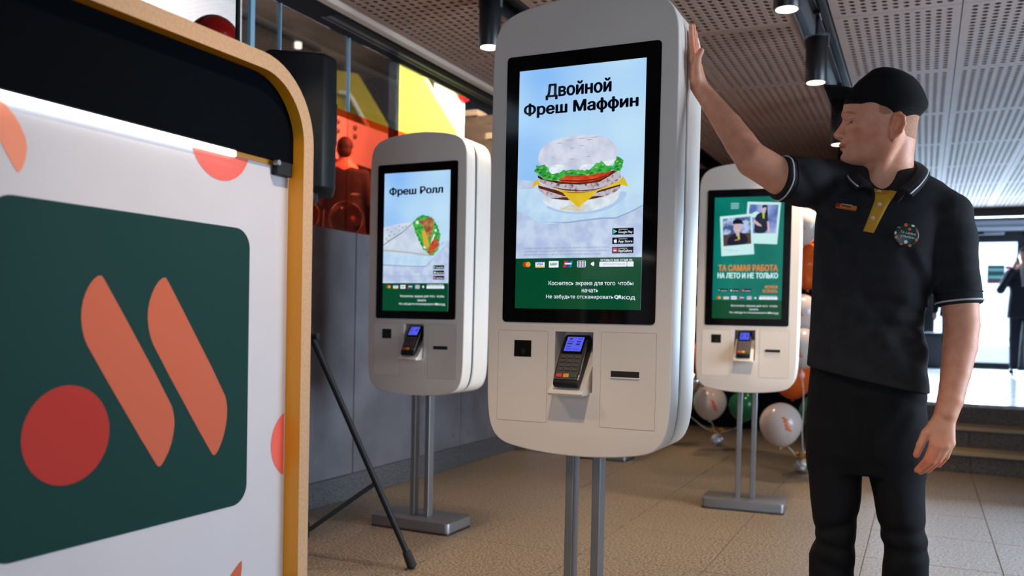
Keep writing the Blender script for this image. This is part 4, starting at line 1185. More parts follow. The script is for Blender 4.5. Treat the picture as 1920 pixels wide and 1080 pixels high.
flat('logo_square', [(rrect(0.857, 1.4195, 0.689, 1.2545, 0.04, 8), 0, 0)], [GREEN], pan, 0, pf)
flat('logo_dot', [(circ(0.995, 0.876, 0.082, 40), 0, 1)], [REDP], pan, 0, pf)
s1 = [(1.056, 1.143), (1.066, 1.132), (1.214, 0.912), (1.222, 0.885), (1.222, 0.862), (1.214, 0.830), (1.196, 0.802), (1.188, 0.796), (1.180, 0.801), (1.035, 1.015), (1.022, 1.042), (1.018, 1.075), (1.024, 1.105), (1.038, 1.130)]
s2 = [(1.195, 1.147), (1.205, 1.136), (1.352, 0.922), (1.360, 0.895), (1.359, 0.865), (1.350, 0.832), (1.335, 0.806), (1.326, 0.799), (1.318, 0.804), (1.173, 1.015), (1.160, 1.045), (1.156, 1.078), (1.163, 1.108), (1.177, 1.133)]
flat('logo_stroke', [(chaikin(s1, 1), 0, 1)], [CORAL], pan, 0, pf)
flat('logo_stroke', [(chaikin(s2, 1), 0, 1)], [CORAL], pan, 0, pf)
flat('print_spot', [([p for p in circ(1.335, 1.425, 0.082, 40) if p[1] < 1.412] or [], 0, 0)], [PINK], pan, 0, pf)
flat('print_spot', [([p for p in circ(1.570, 0.798, 0.077, 40) if p[0] < 1.538], 0, 0)], [PINK], pan, 0, pf)
flat('print_stroke', [(chaikin([(0.845, 1.395), (0.878, 1.395), (0.905, 1.370), (0.921, 1.338), (0.918, 1.312), (0.909, 1.290), (0.901, 1.292), (0.842, 1.388)], 1), 0, 0)], [mat('print_orange', lin((226, 130, 92)), 0.5)], pan, 0, pf)
flat('print_stroke', [(chaikin([(1.412, 0.572), (1.398, 0.566), (1.372, 0.545), (1.355, 0.520), (1.35, 0.502), (1.40, 0.502)], 1), 0, 0)], [CORAL], pan, 0, pf)
# inked wear on the frame's amber inside is plain paint

# ------------------------------------------------------------------ loudspeaker on a tripod behind the display stand
SX, SY = -2.35, 2.98
tri = thing('speaker_tripod', 'black tripod stand with splayed legs behind the display stand', 'tripod', (SX, SY, 0))
MB().cyl((0, 0, 0.14), (0, 0, 1.537), 0.019, n=14).done('pole', BLACKPL, tri, smooth=40)
MB().cyl((0, 0, 0.96), (0, 0, 1.03), 0.032, n=14).done('upper_collar', BLACKPL, tri, smooth=40)
MB().cyl((0, 0, 0.145), (0, 0, 0.205), 0.032, n=14).done('lower_collar', BLACKPL, tri, smooth=40)
MB().cyl((0.03, 0, 0.995), (0.07, 0, 0.995), 0.014, n=10).done('clamp_knob', BLACKPL, tri, smooth=40)
FX, FY = -2.03 - SX, 3.19 - SY
a0 = math.atan2(FY, FX)
R_ = 0.46
for k in range(3):
    a = a0 + k * 2 * PI / 3
    ux, uy = math.cos(a), math.sin(a)
    lg = MB().cyl((ux * 0.03, uy * 0.03, 0.99), (ux * R_, uy * R_, 0.03), 0.0135, n=12).done('leg', BLACKPL, tri, smooth=40)
    MB().cyl((ux * (R_ - 0.02), uy * (R_ - 0.02), 0.075), (ux * (R_ + 0.006), uy * (R_ + 0.006), 0.012), 0.019, 0.022, n=14).sphere((ux * (R_ + 0.004), uy * (R_ + 0.004), 0.020), 0.020, 12).done('rubber_foot', mat('rubber', (0.012, 0.012, 0.013), 0.8), lg, smooth=50)
    MB().cyl((ux * 0.03, uy * 0.03, 0.175), (ux * 0.305, uy * 0.305, 0.372), 0.010, n=10).done('brace', BLACKPL, tri, smooth=40)
spk = thing('loudspeaker', 'black loudspeaker cabinet on the tripod, rising behind the display stand', 'loudspeaker', (SX, SY, 1.56), math.radians(38))
# cabinet, wider at the front grille; local -y is its back toward the camera side
P = [(-0.170, -0.125), (-0.150, -0.140), (0.052, -0.145), (0.068, -0.138), (0.108, -0.085), (0.113, -0.07), (0.113, 0.12), (0.07, 0.165), (-0.15, 0.165), (-0.175, 0.13)]
cb = MB().prism(P, (0, 0, 0.55), (0, 0, 0.03), (1, 0, 0), (0, 1, 0))
bmesh.ops.bevel(cb.bm, geom=[e for e in cb.bm.edges if abs(e.verts[0].co.z - e.verts[1].co.z) < 1e-5], offset=0.018, segments=3, profile=0.5, affect='EDGES', clamp_overlap=True)
cb.done('cabinet', mat('speaker_black', (0.006, 0.0065, 0.0075), 0.45, bump=(300, 0.15, 0.002), spec=0.2), spk, smooth=45)
MB().box(-0.13, 0.05, 0.164, 0.172, 0.06, 0.55, 0.004).done('front_grille', mat('grille_black', (0.006, 0.006, 0.007), 0.6, bump=(900, 0.5, 0.002)), spk)
MB().lathe((0, 0, 0), [(0.03, -0.02), (0.045, 0.0), (0.045, 0.035), (0.03, 0.04)], 20).done('pole_socket', BLACKPL, spk, smooth=40)
MB().box(0.112, 0.118, -0.05, 0.07, 0.24, 0.40, 0.004).done('side_handle', mat('handle_black', (0.02, 0.021, 0.024), 0.25), spk)
for sx in (-0.13, 0.06):
    MB().lathe((0, 0, 0), [(0.008, 0), (0.008, 0.003), (0.004, 0.005)], 12).done('fly_point', STEEL, spk, (sx, -0.09, 0.579), smooth=40)

# ------------------------------------------------------------------ balloons
def balloon_prof(r):
    out = []
    for k in range(15):
        a = -PI / 2 + PI * k / 14
        z = math.sin(a)
        rr = math.cos(a)
        if z < 0:
            rr *= 1 - 0.13 * z * z
            z *= 1.16
        out.append((max(rr * r, r * 0.02), z * r))
    return [(r * 0.07, -1.24 * r), (r * 0.085, -1.22 * r), (r * 0.03, -1.18 * r)] + out


BM_ = {}


def balloon(c, r, colour, label, tilt=(0, 0), printed=None, gloss=0.18, group='balloons', face=None):
    cm = {'white': ((206, 192, 186), None), 'orange': ((222, 92, 26), None), 'green': ((20, 100, 62), None), 'red': ((132, 14, 12), None), 'silver': ((200, 204, 210), 1.0), 'olive': ((52, 58, 34), None), 'brown': ((74, 40, 24), None)}[colour]
    m = mat('balloon_' + colour, lin(cm[0]), gloss, metal=cm[1] or 0.0, spec=0.5)
    t = thing('balloon', label, 'balloon', c, 0.0, group)
    key = (round(r, 3), colour)
    b = MB().lathe((0, 0, 0), balloon_prof(r), 28)
    b.done('balloon_skin', m, t, (0, 0, 0), (tilt[0], tilt[1], 0), smooth=70)
    if printed:
        fx, fz = face or (0.15, -0.15)
        pm_ = mat('balloon_print', lin((226, 100, 40)), 0.4)
        # leaf-like strokes projected on the sphere toward the camera
        dv = (Vector((0, 0, 1.08)) - Vector(c)).normalized()
        uu = Vector((0, 0, 1)).cross(dv).normalized()
        vv = dv.cross(uu)
        P_ = []
        for q in range(4):
            zz = fz + 0.16 * q - 0.22
            xx = fx - 0.06 * q
            P_.append([(xx - .16, zz + .05), (xx - .05, zz + .10), (xx + .13, zz - .03), (xx + .15, zz - .09), (xx + .02, zz - .07)])
        V, F = [], []
        for poly in P_:
            b0 = len(V)
            for (x, z) in poly:
                d = math.sqrt(max(0, 1 - x * x - z * z))
                p = (dv * d + uu * x + vv * z)
                if p.z < 0:
                    p = p * (1 - 0.12 * p.z * p.z * p.z * p.z) if False else p * (1 + 0.10 * abs(p.z))
                V.append(p * (r * 1.012))
            F.append(tuple(range(b0, len(V))))
        link('leaf_print', mesh('leaf_print', V, F, pm_), t)
    return t


def weight(c, label):
    t = thing('balloon_weight', label, 'balloon weight', c, 0.0, 'balloon weights')
    fo = mat('foil_silver', lin((200, 204, 210)), 0.22, metal=0.9, bump=(60, 0.8, 0.01))
    go = mat('foil_gold', lin((196, 140, 50)), 0.25, metal=0.9, bump=(60, 0.8, 0.01))
    s = MB().sphere((0, 0, 0.055), 0.055, 14)
    for v in s.bm.verts:
        v.co += Vector((random.uniform(-.006, .006), random.uniform(-.006, .006), random.uniform(-.005, .005)))
    s.done('silver_bag', fo, t)
    for k in range(7):
        a = 2 * PI * k / 7
        MB().prism([(0, 0), (0.02, 0.02), (0.05, 0.015), (0.07, 0.05), (0.03, 0.055)], (0, 0.003, 0)).done('gold_ruffle', go, t, (0, 0, 0.10), (0, 0, a))
    return t


def ribbon(a, b, label):
    mid = [(Vector(a) * (1 - f) + Vector(b) * f) + Vector((0.01 * math.sin(6 * f), 0, -0.02 * math.sin(PI * f))) for f in [k / 8 for k in range(9)]]
    o = MB().tube(mid, 0.004, 5).done('balloon_ribbon', mat('ribbon_white', lin((210, 200, 196)), 0.5), smooth=60)
    return tag(o, label, 'ribbon', 'balloon ribbons')


W1 = (-0.775, 6.72, 0.0)
W2_ = (-1.63, 7.85, 0.0)
weight(W1, 'gold and silver foil balloon weight on the floor beside the right kiosk')
weight(W2_, 'gold and silver foil balloon weight on the floor left of the right kiosk poles')
balloon((-0.913, 6.60, 0.370), 0.150, 'white', 'white balloon with orange leaf print low to the right of the kiosk poles', printed=True, face=(0.35, -0.05), group=None)
balloon((-0.700, 6.88, 0.450), 0.125, 'green', 'green balloon low behind the employee, right of the printed white one', group=None)
balloon((-1.626, 7.50, 0.420), 0.140, 'white', 'white balloon with orange leaf print low to the left of the kiosk poles', printed=True, face=(0.35, -0.25), group=None)
balloon((-1.362, 7.60, 0.40), 0.125, 'green', 'green balloon seen between the poles of the kiosk behind the raised arm', group=None)
balloon((-1.90, 7.74, 0.42), 0.115, 'green', 'dark green balloon low beside the edge of the large kiosk', group=None)
balloon((-0.80, 6.62, 1.80), 0.125, 'white', 'white balloon with orange print, highest of the column beside the right kiosk', printed=True, face=(0.0, 0.1), group=None)
balloon((-0.78, 6.80, 1.53), 0.160, 'orange', 'orange balloon high in the column beside the right kiosk', group=None)
balloon((-0.80, 6.62, 1.18), 0.130, 'white', 'white balloon with orange print midway down the column beside the right kiosk', printed=True, face=(0.0, 0.1), group=None)
balloon((-0.77, 6.50, 0.93), 0.135, 'white', 'white balloon with orange print, lowest white one touching the shirt edge', printed=True, face=(-0.1, -0.2), group=None)
balloon((-0.88, 6.95, 0.70), 0.155, 'orange', 'orange balloon under the lower right corner of the right kiosk', group=None)
balloon((-1.68, 7.50, 1.78), 0.150, 'orange', 'orange balloon, highest in the gap between the large and right kiosks', group=None)
balloon((-1.66, 7.45, 1.44), 0.150, 'white', 'white printed balloon in the gap between the large and right kiosks', printed=True, group=None)
balloon((-1.68, 7.55, 1.12), 0.145, 'white', 'second white printed balloon down the gap between the two kiosks', printed=True, group=None)
balloon((-1.68, 7.50, 0.80), 0.145, 'orange', 'orange balloon, lowest in the gap between the large and right kiosks', group=None)
balloon((-1.72, 7.32, 0.60), 0.070, 'silver', 'small silver balloon in the gap between the two kiosks', gloss=0.08, group=None)
ribbon((-0.86, 6.62, 0.20), (W1[0], W1[1], 0.12), 'white ribbon running down to the right balloon weight')
ribbon((-0.700, 6.88, 0.30), (W1[0] + 0.01, W1[1], 0.12), 'white ribbon from the green balloon to the right weight')
ribbon((-1.362, 7.60, 0.25), (W2_[0] + 0.02, W2_[1], 0.12), 'white ribbon from the green balloon between the poles to the left weight')
ribbon((-0.77, 6.50, 0.77), (W1[0] + 0.02, W1[1] - 0.02, 0.13), 'white ribbon from the low white balloon at the shirt edge to the right weight')
ribbon((-1.90, 7.74, 0.29), (W2_[0] - 0.02, W2_[1], 0.12), 'white ribbon from the dark green balloon to the left weight')
ribbon((-1.626, 7.52, 0.26), (W2_[0], W2_[1], 0.12), 'white ribbon running down to the left balloon weight')
balloon((-3.46, 4.34, 1.70), 0.106, 'brown', 'dark orange balloon behind red glass just right of the display stand', group=None)
balloon((-3.32, 4.60, 1.70), 0.106, 'olive', 'dark green balloon behind red glass left of the roll kiosk', group=None)
# dark red balloon and lamp rod above the display stand
balloon((-2.60, 2.70, 2.17), 0.100, 'red', 'dark red balloon peeking over the top of the display stand', tilt=(0.3, 0.5), group=None)
rod = thing('light_stand', 'thin black vertical rod with clamp beside the dark red balloon', 'stand', (-2.10, 2.287, 0.0))
MB().cyl((0, 0, 0.02), (0, 0, 2.66), 0.0078, n=10).done('rod', BLACKPL, rod, smooth=40)
MB().cyl((-0.05, -0.03, 1.965), (0.012, 0.01, 1.96), 0.014, n=12).sphere((0, 0, 1.96), 0.020, 12).done('clamp', BLACKPL, rod, smooth=50)
MB().lathe((0, 0, 0), [(0.12, 0), (0.12, 0.012), (0.02, 0.022)], 24).done('round_foot', BLACKPL, rod, smooth=40)

# ------------------------------------------------------------------ figures: signed-distance bodies meshed with surface nets
def _dist(p, X, Y, Z):
    k = p[0]
    if k in ('c', 'f'):                                   # tapered capsule, 'f' flattened along n
        a, b, ra, rb = np.array(p[1]), np.array(p[2]), p[3], p[4]
        qx, qy, qz = X - a[0], Y - a[1], Z - a[2]
        ba = b - a
        if k == 'f':
            n, f = np.array(p[5]) / np.linalg.norm(p[5]), p[6]
            s = (qx * n[0] + qy * n[1] + qz * n[2]) * (1 / f - 1)
            qx, qy, qz = qx + n[0] * s, qy + n[1] * s, qz + n[2] * s
            ba = ba + n * (ba @ n) * (1 / f - 1)
        L2 = max(ba @ ba, 1e-9)
        t = np.clip((qx * ba[0] + qy * ba[1] + qz * ba[2]) / L2, 0, 1)
        d = np.sqrt((qx - t * ba[0]) ** 2 + (qy - t * ba[1]) ** 2 + (qz - t * ba[2]) ** 2) - (ra + (rb - ra) * t)
        return d * (p[6] if k == 'f' else 1)
    if k == 'e':
        c, r = p[1], p[2]
        x, y, z = (X - c[0]) / r[0], (Y - c[1]) / r[1], (Z - c[2]) / r[2]
        k0 = np.sqrt(x * x + y * y + z * z)
        return (k0 - 1) * min(r)
    if k == 'l':                                          # loft: rows (z, xc, x-, x+, yc, y-, y+), exponent
        T = np.array(p[1])
        n = p[2]
        z = Z.ravel()
        col = [np.interp(z, T[:, 0], T[:, i]).reshape(Z.shape) for i in range(1, 7)]
        dx, dy = X - col[0], Y - col[3]
        ax = np.where(dx < 0, dx / col[1], dx / col[2])
        ay = np.where(dy < 0, dy / col[4], dy / col[5])
        m = np.minimum(np.minimum(col[1], col[2]), np.minimum(col[4], col[5]))
        d = ((np.abs(ax) ** n + np.abs(ay) ** n) ** (1 / n) - 1) * m
        return np.maximum(d, np.maximum(T[0, 0] - Z, Z - T[-1, 0]) + 0 * X)
    if k == 'p':                                          # half space beyond a plane, inside a cube of half size p[3]
        return (p[1][0] - X) * p[2][0] + (p[1][1] - Y) * p[2][1] + (p[1][2] - Z) * p[2][2]
    if k == 'b':                                          # box lo..hi
        return np.maximum(np.maximum(np.maximum(p[1][0] - X, X - p[2][0]), np.maximum(p[1][1] - Y, Y - p[2][1])), np.maximum(p[1][2] - Z, Z - p[2][2]))


def _bbox(p):
    k = p[0]
    if k in ('c', 'f'):
        r = max(p[3], p[4])
        return [min(p[1][i], p[2][i]) - r for i in range(3)], [max(p[1][i], p[2][i]) + r for i in range(3)]
    if k == 'e':
        return [p[1][i] - p[2][i] for i in range(3)], [p[1][i] + p[2][i] for i in range(3)]
    if k == 'l':
        T = np.array(p[1])
        return [(T[:, 1] - T[:, 2]).min(), (T[:, 4] - T[:, 5]).min(), T[0, 0]], [(T[:, 1] + T[:, 3]).max(), (T[:, 4] + T[:, 6]).max(), T[-1, 0]]
    if k == 'p':
        return [v - p[3] for v in p[1]], [v + p[3] for v in p[1]]
    return p[1], p[2]


class Field:
    """prims: (op, k, prim); op '+' smooth union, '-' smooth cut, 'w' crease drawn in the xz plane on the front"""

    def __init__(self, prims, h, pad=0.012):
        bb = [_bbox(p[2]) for p in prims if p[0] == '+']
        self.lo = np.min([b[0] for b in bb], axis=0) - pad
        hi = np.max([b[1] for b in bb], axis=0) + pad
        self.h = h
        self.n = np.ceil((hi - self.lo) / h).astype(int) + 1
        self.ax = [self.lo[i] + h * np.arange(self.n[i]) for i in range(3)]
        self.G = np.full(self.n, 0.05, np.float32)
        for op, k, p in prims:
            if op == 'w':
                (x0, z0), (x1, z1), amp, s, ymax = p
                lo, hi_ = [min(x0, x1) - 3 * s, self.lo[1], min(z0, z1) - 3 * s], [max(x0, x1) + 3 * s, ymax, max(z0, z1) + 3 * s]
            else:
                lo, hi_ = _bbox(p)
                m = k + 3 * h + 0.004
                lo, hi_ = [v - m for v in lo], [v + m for v in hi_]
            i0 = [max(0, int((lo[i] - self.lo[i]) / h)) for i in range(3)]
            i1 = [min(self.n[i], int((hi_[i] - self.lo[i]) / h) + 2) for i in range(3)]
            if any(a >= b for a, b in zip(i0, i1)):
                continue
            sl = tuple(slice(a, b) for a, b in zip(i0, i1))
            X, Y, Z = self.ax[0][sl[0]][:, None, None], self.ax[1][sl[1]][None, :, None], self.ax[2][sl[2]][None, None, :]
            g = self.G[sl]
            if op == 'w':
                dx, dz = x1 - x0, z1 - z0
                t = np.clip(((X - x0) * dx + (Z - z0) * dz) / (dx * dx + dz * dz), 0, 1)
                d2 = (X - x0 - t * dx) ** 2 + (Z - z0 - t * dz) ** 2
                self.G[sl] = g + amp * np.exp(-d2 / (2 * s * s)) * np.clip((ymax - Y) / 0.05, 0, 1)
                continue
            d = _dist(p, X, Y, Z).astype(np.float32)
            if op == '-':
                d = -d
                hh = np.clip(0.5 - 0.5 * (d - g) / max(k, 1e-6), 0, 1) if k > 0 else 0
                self.G[sl] = (g * hh + d * (1 - hh) + k * hh * (1 - hh)) if k > 0 else np.maximum(g, d)
            else:
                if k > 0:
                    hh = np.clip(0.5 + 0.5 * (g - d) / k, 0, 1)
                    self.G[sl] = g * (1 - hh) + d * hh - k * hh * (1 - hh)
                else:
                    self.G[sl] = np.minimum(g, d)

    def at(self, P):
        P = np.atleast_2d(np.asarray(P, float))
        u = (P - self.lo) / self.h
        i = np.clip(np.floor(u).astype(int), 0, self.n - 2)
        f = np.clip(u - i, 0, 1)
        out = 0
        for a in (0, 1):
            for b in (0, 1):
                for c in (0, 1):
                    w = (f[:, 0] if a else 1 - f[:, 0]) * (f[:, 1] if b else 1 - f[:, 1]) * (f[:, 2] if c else 1 - f[:, 2])
                    out = out + w * self.G[i[:, 0] + a, i[:, 1] + b, i[:, 2] + c]
        return out

    def front(self, x, z):
        """y of the first surface met coming from -y"""
        ys = np.arange(self.lo[1], self.lo[1] + self.h * (self.n[1] - 1), 0.002)
        d = self.at(np.stack([np.full_like(ys, x), ys, np.full_like(ys, z)], 1))
        k = np.argmax(d < 0)
        if d[k] >= 0:
            return float(ys[len(ys) // 2])
        return float(ys[k] - 0.002 * (0 - d[k]) / max(1e-6, d[k - 1] - d[k])) if k > 0 else float(ys[0])

    def nets(self, smooth=1):
        G, h = self.G, self.h
        s = G < 0
        nx, ny, nz = G.shape
        c = np.zeros((nx - 1, ny - 1, nz - 1), np.int8)
        for a in (0, 1):
            for b in (0, 1):
                for d in (0, 1):
                    c += s[a:nx - 1 + a, b:ny - 1 + b, d:nz - 1 + d]
        I = np.argwhere((c > 0) & (c < 8))
        vid = np.full(c.shape, -1, np.int32)
        vid[I[:, 0], I[:, 1], I[:, 2]] = np.arange(len(I))
        acc = np.zeros((len(I), 3))
        cnt = np.zeros(len(I))
        corner = {}
        for a in (0, 1):
            for b in (0, 1):
                for d in (0, 1):
                    corner[(a, b, d)] = G[I[:, 0] + a, I[:, 1] + b, I[:, 2] + d]
        for ax in range(3):
            for u in (0, 1):
                for v in (0, 1):
                    p0, p1 = [0, 0, 0], [0, 0, 0]
                    o = [q for q in range(3) if q != ax]
                    p0[o[0]] = p1[o[0]] = u
                    p0[o[1]] = p1[o[1]] = v
                    p1[ax] = 1
                    g0, g1 = corner[tuple(p0)], corner[tuple(p1)]
                    m = (g0 < 0) != (g1 < 0)
                    t = np.where(m, g0 / np.where(m, g0 - g1, 1), 0)
                    e = np.tile(np.array(p0, float), (len(I), 1))
                    e[:, ax] += t
                    acc += np.where(m[:, None], e, 0)
                    cnt += m
        V = self.lo + h * (I + acc / cnt[:, None])
        Q = []
        for ax in range(3):
            sl0, sl1 = [slice(1, -1)] * 3, [slice(1, -1)] * 3
            sl0[ax], sl1[ax] = slice(0, -1), slice(1, None)
            a, b = s[tuple(sl0)], s[tuple(sl1)]
            E = np.argwhere(a != b)
            if len(E) == 0:
                continue
            flip = a[tuple(E.T)]
            off = np.ones(3, int)
            off[ax] = 0
            E = E + off
            o1, o2 = [(1, 2), (2, 0), (0, 1)][ax]
            d1, d2 = np.zeros(3, int), np.zeros(3, int)
            d1[o1], d2[o2] = 1, 1
            q = np.stack([vid[tuple((E - d1 - d2).T)], vid[tuple((E - d2).T)], vid[tuple(E.T)], vid[tuple((E - d1).T)]], 1)
            q[~flip] = q[~flip][:, ::-1]
            Q.append(q)
        Q = np.concatenate(Q)
        Q = Q[(Q >= 0).all(1)]
        for _ in range(smooth):
            S = np.zeros_like(V)
            C = np.zeros(len(V))
            for k in range(4):
                np.add.at(S, Q[:, k], V[Q[:, (k + 1) % 4]])
                np.add.at(C, Q[:, k], 1)
                np.add.at(S, Q[:, k], V[Q[:, k - 1]])
                np.add.at(C, Q[:, k], 1)
            V = 0.5 * V + 0.5 * S / np.maximum(C, 1)[:, None]
        return V, Q


def net_mesh(name, VQ, m, parent=None, cols=None, loc=(0, 0, 0)):
    V, Q = VQ
    me = D.meshes.new(name)
    me.vertices.add(len(V))
    me.vertices.foreach_set('co', (V - np.array(loc)).astype(np.float32).ravel())
    me.loops.add(len(Q) * 4)
    me.loops.foreach_set('vertex_index', Q.astype(np.int32).ravel())
    me.polygons.add(len(Q))
    me.polygons.foreach_set('loop_start', np.arange(0, len(Q) * 4, 4, dtype=np.int32))
    me.polygons.foreach_set('loop_total', np.full(len(Q), 4, dtype=np.int32))
    me.polygons.foreach_set('use_smooth', np.ones(len(Q), bool))
    if cols is not None:
        at = me.color_attributes.new('tint', 'FLOAT_COLOR', 'POINT')
        at.data.foreach_set('color', cols.astype(np.float32).ravel())
    for x in (m if isinstance(m, (list, tuple)) else [m]):
        me.materials.append(x)
    me.update(calc_edges=True)
    return link(name, me, parent)
